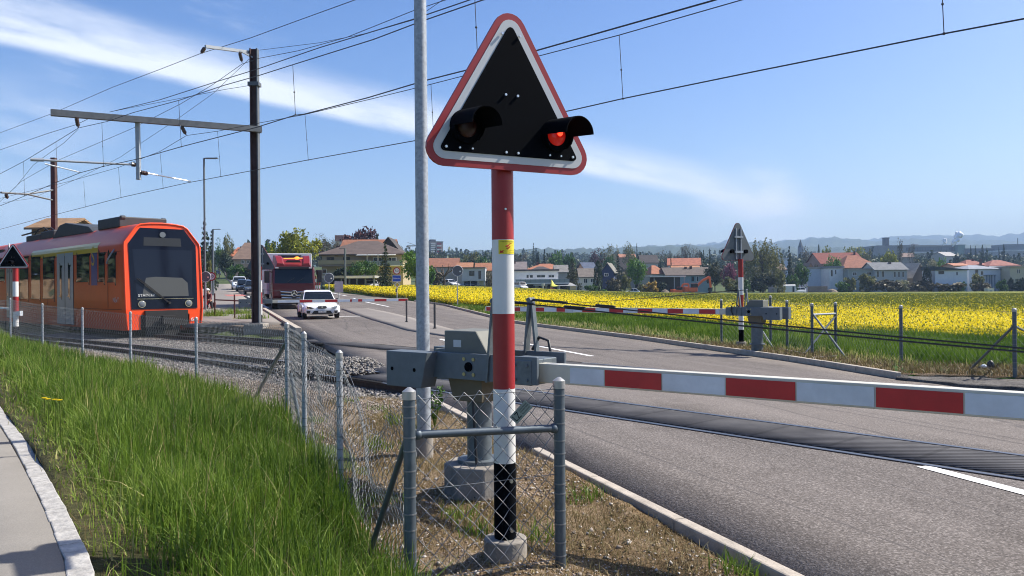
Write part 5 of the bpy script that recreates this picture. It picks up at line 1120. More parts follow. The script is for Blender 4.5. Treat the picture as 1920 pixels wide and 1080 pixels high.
def excavator(label, px, Y, s, az, boom):
    p = onh(px, Y); t = thing('excavator', label, 'excavator', p, R(az), 'orange excavators on the building site')
    q = MB()
    for y in (-1, 1):
        q.prism([(-1.7, 0), (1.7, 0), (2.0, .35), (1.7, .75), (-1.7, .75), (-2.0, .35)], y * 1.1 * s - .28 * s, y * 1.1 * s + .28 * s, Matrix(((s, 0, 0, 0), (0, 0, 1, 0), (0, s, 0, 0), (0, 0, 0, 1))))
    q.build('tracks', M_PLASTIC, t)
    q = MB(); q.box(-2.4 * s, 1.2 * s, -1.3 * s, 1.3 * s, .95 * s, 2.1 * s); q.box(-2.5 * s, -1.4 * s, -1.25 * s, 1.25 * s, 1.0 * s, 2.35 * s); q.cyl((0, 0, .6 * s), (0, 0, 1.0 * s), .8 * s, n=14); q.build('upper_body', M_EXC, t, bevel=.1 * s)
    q = MB(); q.box(-.4 * s, 1.3 * s, -1.3 * s, -.3 * s, 2.1 * s, 3.1 * s); q.build('cab', M_CGLASS, t, bevel=.08 * s); q = MB(); q.box(-.4 * s, 1.2 * s, -1.3 * s, -.3 * s, 3.1 * s, 3.2 * s); q.build('cab_roof', M_EXC, t)
    b = [Vector((x * s, .25 * s, z * s)) for x, z in boom]; q = MB()
    for i in range(len(b) - 2): q.bar(b[i], b[i + 1], .42 * s, .62 * s)
    q.build('boom', M_EXC, t, bevel=.05 * s); q = MB(); q.bar(b[-2], b[-1], .36 * s, .5 * s); q.build('stick', M_EXC, t, bevel=.04 * s)
    e = b[-1]; q = MB(); q.prism([(-.5, 0), (.4, .1), (.3, -.9), (-.3, -1.1), (-.7, -.6)], -.5 * s, .5 * s, Matrix(((s, 0, 0, e.x), (0, 0, 1, e.y), (0, s, 0, e.z), (0, 0, 0, 1)))); q.build('bucket', M_UNDER, t)
excavator('bigger orange excavator with its boom bent high over to the right', 1297, 222, 1.02, 8, [(.9, 1.9), (3.2, 4.0), (5.2, 5.0), (5.5, 2.0)])
excavator('smaller orange excavator left of the bigger one, its arm folded down', 1271, 214, .72, 12, [(.9, 1.8), (2.2, 4.2), (4.3, 4.3), (4.8, 1.4)])
p = onh(1477, 246); t = thing('site_trailer', 'white box trailer with arched roof beside the dark conifer', 'trailer', p); s = 246 / FP
q = MB(); q.loft([[Vector((x, y, z)) for y, z in ((-1.3, .7), (-1.3, 2.8), (-.9, 3.1), (.9, 3.1), (1.3, 2.8), (1.3, .7))] for x in (-1.7, 2.0)]); q.build('box_body', M_WHITE, t, smooth=30); q = MB(); q.box(-1.72, -1.70, -1.0, .2, .8, 2.6); q.box(1.0, 1.6, -1.33, -1.31, .8, 2.5); q.build('door', M_PLASTIC, t)
for x in (-.8, .9):
    for y in (-1.1, 1.1): q = MB(); q.cyl((x, y - .12, .4), (x, y + .12, .4), .4, n=14); q.build('wheel', M_TYRE, t)
p = onh(1458, 240); t = thing('site_cabin', 'small white portable cabin left of the box trailer', 'cabin', p); MB().box(-.8, .8, -.8, .8, .0, 2.3).build('wall', M_WHITE, t, bevel=.05); MB().box(-.45, .35, -.82, -.80, .3, 1.9).build('door', M_CGLASS, t)

# ------------------------------------------------------------------ cyclist waiting beyond the railway
def cyclist():
    Y = 47.0; p0 = P(393, 592, Y); t = thing('person', 'cyclist in white helmet and dark red jacket standing over a bicycle behind the train front', 'person', (p0.x, p0.y, p0.z)); s = .92
    M_SK = mat('skin', (.50, .28, .19), .5); M_JK = mat('dark_red_jacket', (.10, .012, .018), .7); M_HL = mat('helmet_white', (.75, .75, .75), .3); M_SH = mat('dark_shorts', (.02, .02, .025), .8)
    # one skinned figure: pelvis root, spine, head, arms to the bar, legs
    J = {'pel': (0, 0, .92, .135), 'sp': (-.02, -.10, 1.12, .14), 'ch': (-.02, -.20, 1.32, .155), 'nk': (-.0, -.27, 1.45, .06), 'hd': (.0, -.31, 1.56, .095), 'ht': (0, -.32, 1.66, .08),
         'sl': (-.19, -.22, 1.36, .06), 'el': (-.24, -.42, 1.14, .045), 'wl': (-.20, -.60, 1.03, .032), 'hl': (-.19, -.67, 1.01, .035), 'sr': (.19, -.22, 1.36, .06), 'er': (.25, -.42, 1.14, .045), 'wr': (.20, -.60, 1.03, .032), 'hr': (.19, -.67, 1.01, .035),
         'gl': (-.10, -.02, .88, .095), 'kl': (-.13, -.14, .52, .062), 'al': (-.14, -.02, .12, .04), 'fl': (-.15, -.18, .04, .035), 'gr': (.10, -.02, .88, .095), 'kr': (.20, -.06, .50, .062), 'ar': (.27, .04, .09, .04), 'fr': (.28, -.13, .03, .035)}
    ks = list(J); E_ = [('pel', 'sp'), ('sp', 'ch'), ('ch', 'nk'), ('nk', 'hd'), ('hd', 'ht'), ('ch', 'sl'), ('sl', 'el'), ('el', 'wl'), ('wl', 'hl'), ('ch', 'sr'), ('sr', 'er'), ('er', 'wr'), ('wr', 'hr'), ('pel', 'gl'), ('gl', 'kl'), ('kl', 'al'), ('al', 'fl'), ('pel', 'gr'), ('gr', 'kr'), ('kr', 'ar'), ('ar', 'fr')]
    me = bpy.data.meshes.new('body'); me.from_pydata([tuple(c * s for c in J[k][:3]) for k in ks], [(ks.index(a), ks.index(b)) for a, b in E_], [])
    o = bpy.data.objects.new('body', me); COL.objects.link(o); o.parent = t; sk = o.modifiers.new('skin', 'SKIN')
    for i, k in enumerate(ks): me.skin_vertices[0].data[i].radius = (J[k][3] * s, J[k][3] * s)
    me.skin_vertices[0].data[0].use_root = True; su = o.modifiers.new('sub', 'SUBSURF'); su.levels = su.render_levels = 2; me.materials.append(M_SK)
    def cloth(js, name, m, gs=1.14):
        q = MB()
        for a, b in js: pa, pb = [Vector(J[k][:3]) * s for k in (a, b)]; q.cyl(pa, pb, J[a][3] * s * gs, J[b][3] * s * gs, n=12); q.sph(pa, J[a][3] * s * gs, n=10, k=6); q.sph(pb, J[b][3] * s * gs, n=10, k=6)
        return q.build(name, m, t, smooth=60)
    cloth([('pel', 'sp'), ('sp', 'ch'), ('ch', 'sl'), ('ch', 'sr'), ('sl', 'el'), ('sr', 'er'), ('el', 'wl'), ('er', 'wr')], 'jacket', M_JK); cloth([('pel', 'gl'), ('pel', 'gr'), ('gl', 'kl'), ('gr', 'kr')], 'shorts', M_SH, 1.1); cloth([('al', 'fl'), ('ar', 'fr')], 'shoes', M_SH, 1.25)
    q = MB(); c = Vector(J['ht'][:3]) * s; q.sph(c + Vector((0, .01, .005)), .115, .14, .085, 14, 7); q.build('helmet', M_HL, t, smooth=60)
    q = MB(); c = Vector(J['hd'][:3]) * s
    for x in (-.035, .035): q.sph(c + Vector((x, -.093, .012)), .012, n=8, k=5)
    q.build('eyes', M_SH, t); q = MB(); q.sph(c + Vector((0, -.10, -.01)), .013, .02, .025, 8, 5); q.build('nose', M_SK, t)
    # hands close on the bar
    q = MB()
    for x in (-.19, .19):
        for k in range(4): c = Vector((x - .03 + k * .02, -.67, 1.01)) * s; q.tube([c + Vector((0, .03, .02)), c + Vector((0, -.03, .025)), c + Vector((0, -.045, -.005)), c + Vector((0, -.02, -.02))], .009, 6)
        c = Vector((x, -.66, 1.0)) * s; q.tube([c + Vector((-.04 if x > 0 else .04, .03, .01)), c + Vector((-.045 if x > 0 else .045, -.01, -.01)), c + Vector((-.02 if x > 0 else .02, -.03, -.025))], .01, 6)
    q.build('fingers', M_SK, t, smooth=60)
    b = thing('bicycle', 'bicycle with red and white frame under the waiting cyclist', 'bicycle', (p0.x, p0.y, p0.z)); M_F = mat('bike_red', (.45, .03, .03), .35); 
    for y in (-.62, .42):
        q = MB(); q.tube([(0, y + .31 * math.cos(2 * math.pi * i / 28), .31 + .31 * math.sin(2 * math.pi * i / 28)) for i in range(29)], .018, 6); w = q.build('wheel', M_TYRE, b); q = MB()
        for i in range(12): q.cyl((0, y, .31), (0, y + .3 * math.cos(2 * math.pi * i / 12), .31 + .3 * math.sin(2 * math.pi * i / 12)), .002, n=3)
        q.build('spokes', M_CHROME, w)
    q = MB(); n_ = [(0, .42, .31), (0, .12, .30), (0, .18, .80), (0, -.45, .82), (0, -.62, .31), (0, -.47, .95)]
    for a, c in ((0, 1), (1, 2), (0, 2), (1, 3), (2, 3), (3, 4), (3, 5)): q.cyl(n_[a], n_[c], .017, n=8)
    q.build('frame', M_F, b); q = MB(); q.cyl((-.28, -.6, .925), (.28, -.6, .925), .014, n=8); q.cyl((0, -.47, .93), (0, -.6, .925), .014, n=8); q.build('handlebar', M_PLASTIC, b); q = MB(); q.sph((0, .2, .84), .07, .13, .03, 10, 6); q.build('saddle', M_PLASTIC, b)
    q = MB(); q.box(.07, .2, .25, .5, .5, .78); q.build('pannier', M_JK, b, bevel=.02)
cyclist()
# ------------------------------------------------------------------ houses
M_FRAMEW = mat('window_frame', (.7, .7, .68), .5); M_WGLASS = mat('window_glass', (.02, .026, .032), .08, spec=.8)
def wallm(c): return mat('wall_%d_%d_%d' % tuple(int(x * 99) for x in c), c, .85, var=.08, scale=.8)
def roofm(c):
    nm = 'roof_%d_%d_%d' % tuple(int(x * 99) for x in c)
    if nm in MATS: return MATS[nm]
    def fn(nt, N, L, b):
        tc = N.new('ShaderNodeTexCoord'); o = tc.outputs['Object']; w = N.new('ShaderNodeTexWave'); w.bands_direction = 'Z'; w.inputs['Scale'].default_value = 1.9; w.inputs['Distortion'].default_value = .4; L.new(o, w.inputs['Vector'])
        n = noise(N, L, o, .9, 6, .7); cc = mixc(N, L, 1.0, tuple(c), ramp(N, L, n, [(.3, (.72, .72, .72)), (.7, (1.25, 1.25, 1.25))]), 'MULTIPLY')
        cc = mixc(N, L, .35, cc, ramp(N, L, w.outputs[0], [(.1, (.6, .6, .6)), (.5, (1.1, 1.1, 1.1))]), 'MULTIPLY'); L.new(cc, b.inputs['Base Color']); bumpn(N, L, b, w.outputs[0], .03)
    return nodes_mat(nm, fn, .8, .25)
OR = (.28, .125, .072); BR = (.125, .095, .08); GR = (.16, .16, .165); RB = (.24, .085, .06); DK = (.075, .065, .06)
def house(label, x0, x1, ye, yr, Y, depth, rot=0, wall=(.6, .58, .54), roof='gable', rc=BR, wins=(), grp='houses beyond the yellow field', over=.5, cat='house', name='house', extra=None, chim=()):
    """x0..x1, eave and ridge rows are photo pixels of the front face, which stands Y metres away"""
    xm = (x0 + x1) / 2; a, _ = ray(xm, 540); w = (x1 - x0) / FP * Y; x = a * Y; g = float(hz(x, Y)); t = thing(name, label, cat, (x, Y, g), R(rot), grp)
    he = pz(xm, ye, Y) - g; hr = pz(xm, yr, Y + (depth / 2 if roof in ('gable', 'hip') else 0)) - g; hw = w / 2; D = depth; rm = roofm(rc); th = .22
    m = MB(); m.box(-hw, hw, 0, D, -1.0, he)
    if roof == 'gable':                  # ridge parallel to the front
        for sx in (-hw, hw): m.add([(sx, .02, he), (sx, D - .02, he), (sx, D / 2, hr - .05)], [(0, 1, 2)])
    if roof == 'front':                  # gable facing the viewer
        for y in (0, D): m.add([(-hw, y, he), (hw, y, he), (0, y, hr - .05)], [(0, 1, 2)])
    m.build('wall', wallm(wall), t); r = MB(); o = over
    if roof == 'gable':
        k = (hr - he) / (D / 2); e = he - o * k
        for s in (0, 1):
            y0 = -o if s == 0 else D + o; r.hexa([(-hw - o, y0, e), (hw + o, y0, e), (hw + o, D / 2, hr), (-hw - o, D / 2, hr), (-hw - o, y0, e + th), (hw + o, y0, e + th), (hw + o, D / 2, hr + th), (-hw - o, D / 2, hr + th)] if s == 0 else
                   [(hw + o, y0, e), (-hw - o, y0, e), (-hw - o, D / 2, hr), (hw + o, D / 2, hr), (hw + o, y0, e + th), (-hw - o, y0, e + th), (-hw - o, D / 2, hr + th), (hw + o, D / 2, hr + th)])
    elif roof == 'front':
        k = (hr - he) / hw; e = he - o * k
        for s in (-1, 1):
            p = [(s * (hw + o), -o, e), (0, -o, hr), (0, D + o, hr), (s * (hw + o), D + o, e)]
            if s > 0: p = p[::-1]
            r.hexa(p[::-1] + [(x_, y_, z_ + th) for x_, y_, z_ in p[::-1]])
    elif roof == 'hip':
        q = min(hw * .75, D / 2); A = [(-hw - o, -o, he), (hw + o, -o, he), (hw + o, D + o, he), (-hw - o, D + o, he)]; B = [(-hw + q, D / 2, hr), (hw - q, D / 2, hr)]
        r.add(A + B + [(x_, y_, z_ - .18) for x_, y_, z_ in A], [(0, 1, 5, 4), (1, 2, 5), (2, 3, 4, 5), (3, 0, 4), (6, 7, 1, 0), (7, 8, 2, 1), (8, 9, 3, 2), (9, 6, 0, 3), (9, 8, 7, 6)])
    elif roof == 'flat': r.box(-hw - .25, hw + .25, -.3, D + .3, he, he + max(.2, hr - he))
    elif roof == 'shed': r.hexa([(-hw - .3, -.4, he + .0), (hw + .3, -.4, he + (hr - he) * .0), (hw + .3, D + .3, he + .3), (-hw - .3, D + .3, he + .3), (-hw - .3, -.4, hr), (hw + .3, -.4, he + .25), (hw + .3, D + .3, he + .6), (-hw - .3, D + .3, hr + .1)])
    ro = r.build('roof', rm, t)
    for cx, ch in chim: q = MB(); X_ = (cx - xm) / FP * Y; yy = D * .4; q.box(X_ - .35, X_ + .35, yy - .3, yy + .3, he, pz(cx, ch, Y + yy) - g); q.build('chimney', mat('chimney_brick', (.12, .07, .055), .85, var=.2, scale=3), ro)
    for wv in wins:
        a0, b0, a1, b1 = wv[:4]; X0 = (a0 - xm) / FP * Y; X1 = (a1 - xm) / FP * Y; Z0 = pz((a0 + a1) / 2, b1, Y) - g; Z1 = pz((a0 + a1) / 2, b0, Y) - g; fm = M_FRAMEW if len(wv) < 5 else wv[4]
        q = MB(); q.box(X0, X1, -.06, .05, Z0, Z1); f = q.build('window', fm, t); q = MB(); e = min(.12, (X1 - X0) * .12); c = (X0 + X1) / 2
        if X1 - X0 > 1.0: q.box(X0 + e, c - .04, -.075, -.05, Z0 + e, Z1 - e); q.box(c + .04, X1 - e, -.075, -.05, Z0 + e, Z1 - e)
        else: q.box(X0 + e, X1 - e, -.075, -.05, Z0 + e, Z1 - e)
        q.build('pane', M_WGLASS, f)
    if extra: extra(t, lambda px: (px - xm) / FP * Y, lambda py: pz(xm, py, Y) - g, D)
    return t
SHUT = mat('shutter_dark', (.06, .045, .04), .7); WD = (.62, .62, .60)
# --- left group
def ex_beige(t, fx, fz, D):
    MB().box(fx(600), fx(690), -1.5, -.02, fz(498) - .12, fz(497) + .1).build('balcony_slab', wallm((.25, .20, .15)), t); MB().box(fx(600), fx(690), -1.5, -1.42, fz(497), fz(488)).build('balcony_parapet', wallm((.36, .29, .16)), t)
    MB().box(fx(690), fx(757), -1.7, -.02, fz(500), fz(498)).build('terrace_slab', wallm((.7, .68, .62)), t)
    q = MB(); q.box(fx(690), fx(757), -1.7, -1.65, fz(498), fz(490)); q.build('balcony_glass', mat('balcony_glass', (.2, .25, .27), .2), t)
    q = MB(); q.hexa([(fx(672), -1.8, fz(480)), (fx(744), -1.8, fz(480)), (fx(744), -.05, fz(477.5)), (fx(672), -.05, fz(477.5)), (fx(672), -1.8, fz(478.8)), (fx(744), -1.8, fz(478.8)), (fx(744), -.05, fz(476.5)), (fx(672), -.05, fz(476.5))]); q.build('awning', M_WHITE, t)
    for x in (692, 712, 730): MB().box(fx(x) - .12, fx(x) + .12, -1.5, -1.3, fz(497), fz(478)).build('balcony_post', wallm((.4, .36, .3)), t)
house('large beige house with brown hipped roof and awning, left of the lamp post', 604, 756, 476.5, 452, 142, 11, 0, (.34, .285, .19), 'hip', BR, [(613, 482, 627, 491, SHUT), (644, 482, 657, 491, SHUT), (603.5, 504, 613, 513), (700, 482, 716, 492), (726, 482, 744, 494)], extra=ex_beige, chim=((665, 458), (625, 461)), over=.9)
house('brown roofed house peeping over the beige one, orange strip along its ridge', 640, 735, 470, 451, 165, 9, 0, (.4, .33, .25), 'gable', OR, grp='houses behind the beige house')
house('dark gabled timber house right behind the beige house', 706, 752, 474, 446, 158, 8, 0, (.07, .055, .05), 'front', DK, [(716, 458, 722, 466)], grp='houses behind the beige house')
def ex_carport(t, fx, fz, D):
    for x in (640, 655, 671, 686, 700): MB().box(fx(x) - .1, fx(x) + .1, .05, .25, -.5, fz(522)).build('post', M_GALVD, t)
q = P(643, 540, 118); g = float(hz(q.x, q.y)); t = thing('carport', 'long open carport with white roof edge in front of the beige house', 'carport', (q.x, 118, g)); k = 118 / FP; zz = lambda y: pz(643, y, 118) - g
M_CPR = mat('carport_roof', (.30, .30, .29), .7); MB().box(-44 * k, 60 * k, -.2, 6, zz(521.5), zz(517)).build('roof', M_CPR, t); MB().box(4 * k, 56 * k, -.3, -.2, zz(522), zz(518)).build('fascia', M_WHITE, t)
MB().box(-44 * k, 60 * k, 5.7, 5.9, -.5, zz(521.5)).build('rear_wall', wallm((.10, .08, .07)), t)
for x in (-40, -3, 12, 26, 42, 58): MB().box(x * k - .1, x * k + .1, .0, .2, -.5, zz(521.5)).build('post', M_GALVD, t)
house('brown tiled farmhouse on the rise behind the mast and grey triangle', 440, 492, 486, 455, 200, 14, 18, (.40, .30, .20), 'hip', (.17, .115, .085), [(453, 488, 459, 494), (463, 488, 468, 494)], grp='houses up the road')
house('house with orange roof beside the birches up the road', 433, 462, 480, 465, 215, 8, -12, (.45, .38, .3), 'gable', (.55, .19, .09), [(445, 472, 451, 477)], grp='houses up the road', chim=((441, 462),))
house('flat pale apartment block behind the bare trees', 630, 650, 452, 441, 330, 10, 0, (.62, .5, .42), 'flat', (.45, .2, .15), [(633, 444, 638, 447), (642, 444, 647, 447)], cat='apartment block', name='apartment_block')
house('timber barn roof rising behind the train', 60, 116, 428, 413, 82, 7, 0, (.22, .16, .10), 'gable', (.27, .17, .095), grp='houses up the road', cat='barn', name='barn')
# --- high rise
def ex_tower(t, fx, fz, D):
    for i in range(8):
        z = 456.5 + i * 3.6
        MB().box(fx(808), fx(816.5), -.9, -.05, fz(z + 1.7), fz(z)).build('balcony', M_WHITE, t)
        MB().box(fx(820), fx(828), -.9, -.05, fz(z + 1.7), fz(z)).build('balcony', M_RED if i % 2 == 0 else M_WHITE, t)
    MB().box(fx(810), fx(820), 3, 8, fz(452), fz(448.5)).build('lift_house', wallm((.1, .1, .11)), t); MB().cyl((fx(812), 5, fz(449)), (fx(812), 5, fz(442)), .15, n=6).build('mast', M_GALV, t)
house('tower block with red and white balconies just right of the lamp post', 801, 832, 454, 452.4, 640, 16, 22, (.30, .27, .25), 'flat', GR, extra=ex_tower, cat='tower block', name='tower_block')
# --- second row, orange roofs
g2 = 'red roofed houses of the second row'
house('long orange roof behind the pollarded tree', 800, 858, 500, 485, 262, 10, 0, (.5, .4, .3), 'gable', OR, grp=g2)
house('small orange roof left of the red and white pole, partly behind the grey house', 858, 884, 505, 493.5, 255, 8, 0, (.5, .4, .3), 'gable', (.40, .19, .10), grp=g2)
house('orange roof directly left of the red and white pole', 893, 930, 507, 494, 250, 8, 0, (.5, .4, .3), 'gable', (.36, .155, .08), grp=g2)
def ex_stilt(t, fx, fz, D):
    for x in (871, 884, 897, 908): MB().box(fx(x) - .15, fx(x) + .15, .3, .6, -1, fz(527)).build('stilt', M_GALV, t)
    MB().box(fx(892), fx(908), 3.0, 6, -1, fz(527)).build('ground_floor', wallm((.45, .44, .42)), t)
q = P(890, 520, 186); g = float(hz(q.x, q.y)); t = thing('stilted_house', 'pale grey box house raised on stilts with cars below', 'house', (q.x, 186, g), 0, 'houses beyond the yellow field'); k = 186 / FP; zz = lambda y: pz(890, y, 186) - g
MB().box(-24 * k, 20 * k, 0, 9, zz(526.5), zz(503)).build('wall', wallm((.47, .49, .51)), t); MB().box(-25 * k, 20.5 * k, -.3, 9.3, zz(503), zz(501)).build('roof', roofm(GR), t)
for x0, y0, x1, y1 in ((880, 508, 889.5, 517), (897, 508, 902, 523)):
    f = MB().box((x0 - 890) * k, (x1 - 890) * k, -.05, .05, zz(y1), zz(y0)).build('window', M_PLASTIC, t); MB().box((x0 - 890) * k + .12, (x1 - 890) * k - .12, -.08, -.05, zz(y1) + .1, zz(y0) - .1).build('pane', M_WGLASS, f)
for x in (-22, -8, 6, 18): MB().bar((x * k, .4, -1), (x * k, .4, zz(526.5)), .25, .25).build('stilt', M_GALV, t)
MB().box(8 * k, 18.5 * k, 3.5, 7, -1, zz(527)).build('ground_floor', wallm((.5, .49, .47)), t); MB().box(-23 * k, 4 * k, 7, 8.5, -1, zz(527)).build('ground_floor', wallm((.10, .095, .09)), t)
MB().box(27 * k, 36 * k, -2, 0, -.5, zz(528)).build('crate', wallm((.5, .3, .15)), None) if False else None
# white terrace house
def ex_white(t, fx, fz, D):
    MB().box(fx(966), fx(1066), -3.2, -.02, fz(532.5), fz(530.5)).build('balcony_slab', M_WHITE, t); q = MB(); q.box(fx(967), fx(1066), -3.2, -3.15, fz(530.5), fz(524)); q.build('balcony_glass', mat('balcony_glass', (.42, .50, .50), .15), t)
    for x in range(967, 1068, 9): MB().box(fx(x) - .04, fx(x) + .04, -3.25, -3.14, fz(530.5), fz(523.5)).build('rail_post', M_GALVD, t)
    q = MB(); q.hexa([(fx(1040), -4.2, fz(537)), (fx(1079), -4.2, fz(537)), (fx(1070), -.5, fz(531)), (fx(1046), -.5, fz(531)), (fx(1040), -4.2, fz(536.4)), (fx(1079), -4.2, fz(536.4)), (fx(1070), -.5, fz(530.4)), (fx(1046), -.5, fz(530.4))]); q.build('awning', mat('awning_grey', (.3, .3, .29), .7), t)
    for a, b_ in ((986, 1003), (1010, 1022), (1026, 1044), (1050, 1064)): MB().box(fx(a), fx(b_), -.1, .05, fz(549), fz(534)).build('garage_opening', M_PLASTIC, t)
    MB().box(fx(1000), fx(1026), -3.0, -.1, fz(535.4), fz(534)).build('awning', M_WHITE, t)
house('white flat roofed house with a long glass balcony right of the striped pole', 958, 1047, 508, 505, 204, 10, 0, (.72, .70, .66), 'flat', (.10, .09, .09), [(987, 515, 992, 521.5), (993, 515, 1000, 521.5), (1006, 515, 1023, 521), (1028, 515, 1040, 521)], extra=ex_white)
house('grey roof left above the white terrace house', 950, 986, 506, 492, 235, 9, 0, (.4, .38, .36), 'gable', (.20, .17, .16), grp=g2, chim=((965, 489),))
house('long orange tiled roof above the white terrace house', 985, 1064, 506, 494.5, 262, 11, 0, (.5, .42, .35), 'hip', (.37, .155, .085), grp=g2, chim=((1009, 491),))
house('dark gable standing in front of the long orange roof', 994, 1036, 508, 499.5, 228, 8, 0, (.10, .09, .08), 'hip', DK, grp=g2)
house('small grey roof between orange roof and olive spruce', 1042, 1064, 510, 498, 245, 8, 0, (.4, .38, .34), 'gable', (.22, .21, .19), grp=g2)
house('white cottage with broad brown grey roof between olive spruce and thuja', 1088, 1118, 519, 504.5, 216, 9, 0, (.60, .58, .52), 'gable', (.17, .145, .12), [(1094, 522, 1102, 531), (1107, 522, 1115, 530)], grp=g2)
house('house with a dark solar panel roof behind the thuja', 1097, 1120, 505, 493, 270, 8, 16, (.45, .3, .2), 'gable', (.09, .11, .16), grp=g2)
house('dark blue gabled house with white balcony among the conifers', 1127, 1151, 510, 493.5, 222, 9, -15, (.035, .05, .12), 'front', (.20, .19, .16), [(1133, 512, 1141, 518)], grp=g2)
house('distant orange roofs behind the bright green tree', 1163, 1192, 482.5, 477, 420, 9, 0, (.5, .3, .2), 'gable', (.36, .165, .10), grp=g2)
house('dark roofed house behind the bright green tree', 1203, 1234, 492, 479, 330, 9, 0, (.5, .47, .42), 'gable', DK, grp=g2)
house('house with terracotta roof and white gable above the long carport', 1222, 1251, 513.5, 497.5, 248, 9, 14, (.6, .6, .6), 'hip', (.36, .15, .08), grp=g2, chim=((1237, 508),))
house('orange roofed house with pale blue barge boards in the middle of the village', 1254, 1312, 497, 485, 300, 11, -12, (.45, .50, .62), 'gable', (.40, .15, .09), grp=g2)
house('low orange roof strip above the dark brown roof', 1263, 1312, 504, 499.2, 262, 5, 0, (.5, .3, .2), 'gable', (.40, .19, .10), grp=g2)
house('low house with dark brown roof and teal wall behind the excavators', 1250, 1334, 516, 502.5, 244, 12, 0, (.24, .33, .36), 'gable', (.13, .105, .085), [(1322, 519, 1330, 526), (1296, 518, 1302, 528, mat('teal_shutter', (.06, .25, .3), .6)), (1306, 518, 1310, 528)], chim=((1292, 500), (1302, 499)))
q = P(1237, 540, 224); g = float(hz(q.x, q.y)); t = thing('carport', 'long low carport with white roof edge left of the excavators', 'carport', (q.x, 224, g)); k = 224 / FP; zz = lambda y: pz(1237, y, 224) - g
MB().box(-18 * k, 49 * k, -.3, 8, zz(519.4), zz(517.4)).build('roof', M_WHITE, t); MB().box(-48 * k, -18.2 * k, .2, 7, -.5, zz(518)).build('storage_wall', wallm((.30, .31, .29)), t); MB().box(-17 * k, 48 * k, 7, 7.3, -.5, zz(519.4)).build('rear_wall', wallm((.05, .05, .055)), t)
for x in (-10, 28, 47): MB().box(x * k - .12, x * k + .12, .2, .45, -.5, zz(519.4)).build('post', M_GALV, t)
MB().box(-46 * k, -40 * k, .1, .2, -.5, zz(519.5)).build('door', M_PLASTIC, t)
# right half
g3 = 'houses on the right beyond the field'
house('small white flat house left of the dark conifer', 1457, 1478, 486, 483, 320, 8, 0, (.62, .66, .72), 'flat', (.5, .52, .55), [(1460, 486.5, 1463, 489), (1466, 486.5, 1472, 489)], grp=g3)
house('brown gabled cottage right of the dark conifer', 1512, 1528, 506, 494, 285, 9, 0, (.30, .2, .13), 'front', (.22, .15, .11), grp=g3)
house('brown tiled roof left of the dark conifer', 1458, 1474, 505, 494, 270, 7, 10, (.4, .33, .28), 'gable', (.24, .17, .14), grp=g3)
house('white workshop with pale flat roof behind the timber stack', 1516, 1558, 504, 500.5, 268, 14, -8, (.58, .62, .70), 'flat', (.42, .38, .34), grp=g3)
house('bright white end of the workshop with grey roof', 1555, 1582, 503, 499, 262, 10, 4, (.74, .74, .74), 'flat', (.26, .27, .29), [(1558, 506, 1561, 518, SHUT), (1566, 506, 1568, 514, SHUT)], grp=g3)
house('huge long red brown roof of the farm hall', 1540, 1622, 494, 474.5, 345, 18, 0, (.35, .2, .15), 'gable', (.20, .058, .04), grp=g3, chim=((1616, 471),))
house('big orange red hipped roof of the old farmhouse', 1582, 1652, 502, 478.5, 300, 18, 0, (.45, .33, .26), 'hip', (.27, .112, .068), grp=g3, chim=((1635, 487),))
house('grey plain house with flat roof and square windows below the farmhouse roof', 1591, 1641, 506, 503.5, 258, 9, -4, (.36, .38, .36), 'flat', (.40, .36, .31), [(1599, 510, 1607, 517), (1624, 510, 1634, 516), (1603, 524, 1608, 528)], grp=g3)
house('grey roofed house with white shutters', 1640, 1702, 505.5, 493, 256, 9, 3, (.45, .46, .44), 'gable', (.17, .18, .19), [(1643, 508, 1648, 520), (1653, 508, 1658, 520), (1676, 509, 1680, 520), (1684, 509, 1688, 520), (1692, 509, 1696, 520)], grp=g3, chim=((1680, 491),))
house('steep A shaped roof cottage with pale barge boards', 1706, 1741, 518, 494, 262, 10, 24, (.14, .12, .10), 'front', (.40, .35, .29), grp=g3)
house('white modern house with dark slanted roof edge right of the black cypress', 1755, 1812, 507, 499, 250, 10, -6, (.60, .65, .70), 'shed', (.05, .065, .065), [(1761, 508, 1771, 514, SHUT), (1793, 510, 1795, 516, SHUT)], grp=g3)
def ex_wing(t, fx, fz, D):
    for x in (1846, 1851, 1856, 1862): MB().box(fx(x) - .1, fx(x) + .1, -1.2, -1.0, -.5, fz(516)).build('pergola_post', mat('pergola_blue', (.08, .13, .20), .5), t)
    MB().box(fx(1843), fx(1864), -1.3, -.1, fz(516.5), fz(515.5)).build('pergola_beam', M_GALVD, t)
house('white modern wing with grey low roof and blue pergola', 1815, 1878, 504, 497, 256, 12, 5, (.58, .62, .68), 'hip', (.27, .29, .32), [(1828, 506, 1833, 514, SHUT), (1838, 508, 1844, 516), (1880, 508, 1884, 516)], grp=g3, extra=ex_wing)
house('white house end with balcony beside the modern wing', 1872, 1898, 509, 500, 262, 10, -5, (.68, .68, .66), 'gable', (.30, .31, .33), [(1877, 511, 1881, 518), (1884, 511, 1888, 518)], grp=g3)
house('beige house with two narrow windows at the right edge', 1894, 1935, 501, 498.5, 252, 10, 0, (.46, .42, .31), 'flat', (.42, .36, .28), [(1907, 505, 1909.5, 513), (1910, 505, 1912.5, 513)], grp=g3)
house('red tiled roof left of the white gabled one at right', 1812, 1851, 497, 487, 300, 10, 0, (.4, .3, .25), 'hip', (.30, .12, .09), grp=g3, chim=((1836, 486),))
house('red tiled roof with white gable wall near the right edge', 1856, 1912, 498, 487.5, 296, 10, 0, (.72, .72, .72), 'hip', (.30, .115, .09), grp=g3, chim=((1851, 486),))
house('flat orange roof strip behind the white modern house', 1790, 1815, 498.5, 494.5, 290, 8, 0, (.5, .35, .25), 'gable', (.45, .2, .12), grp=g3)
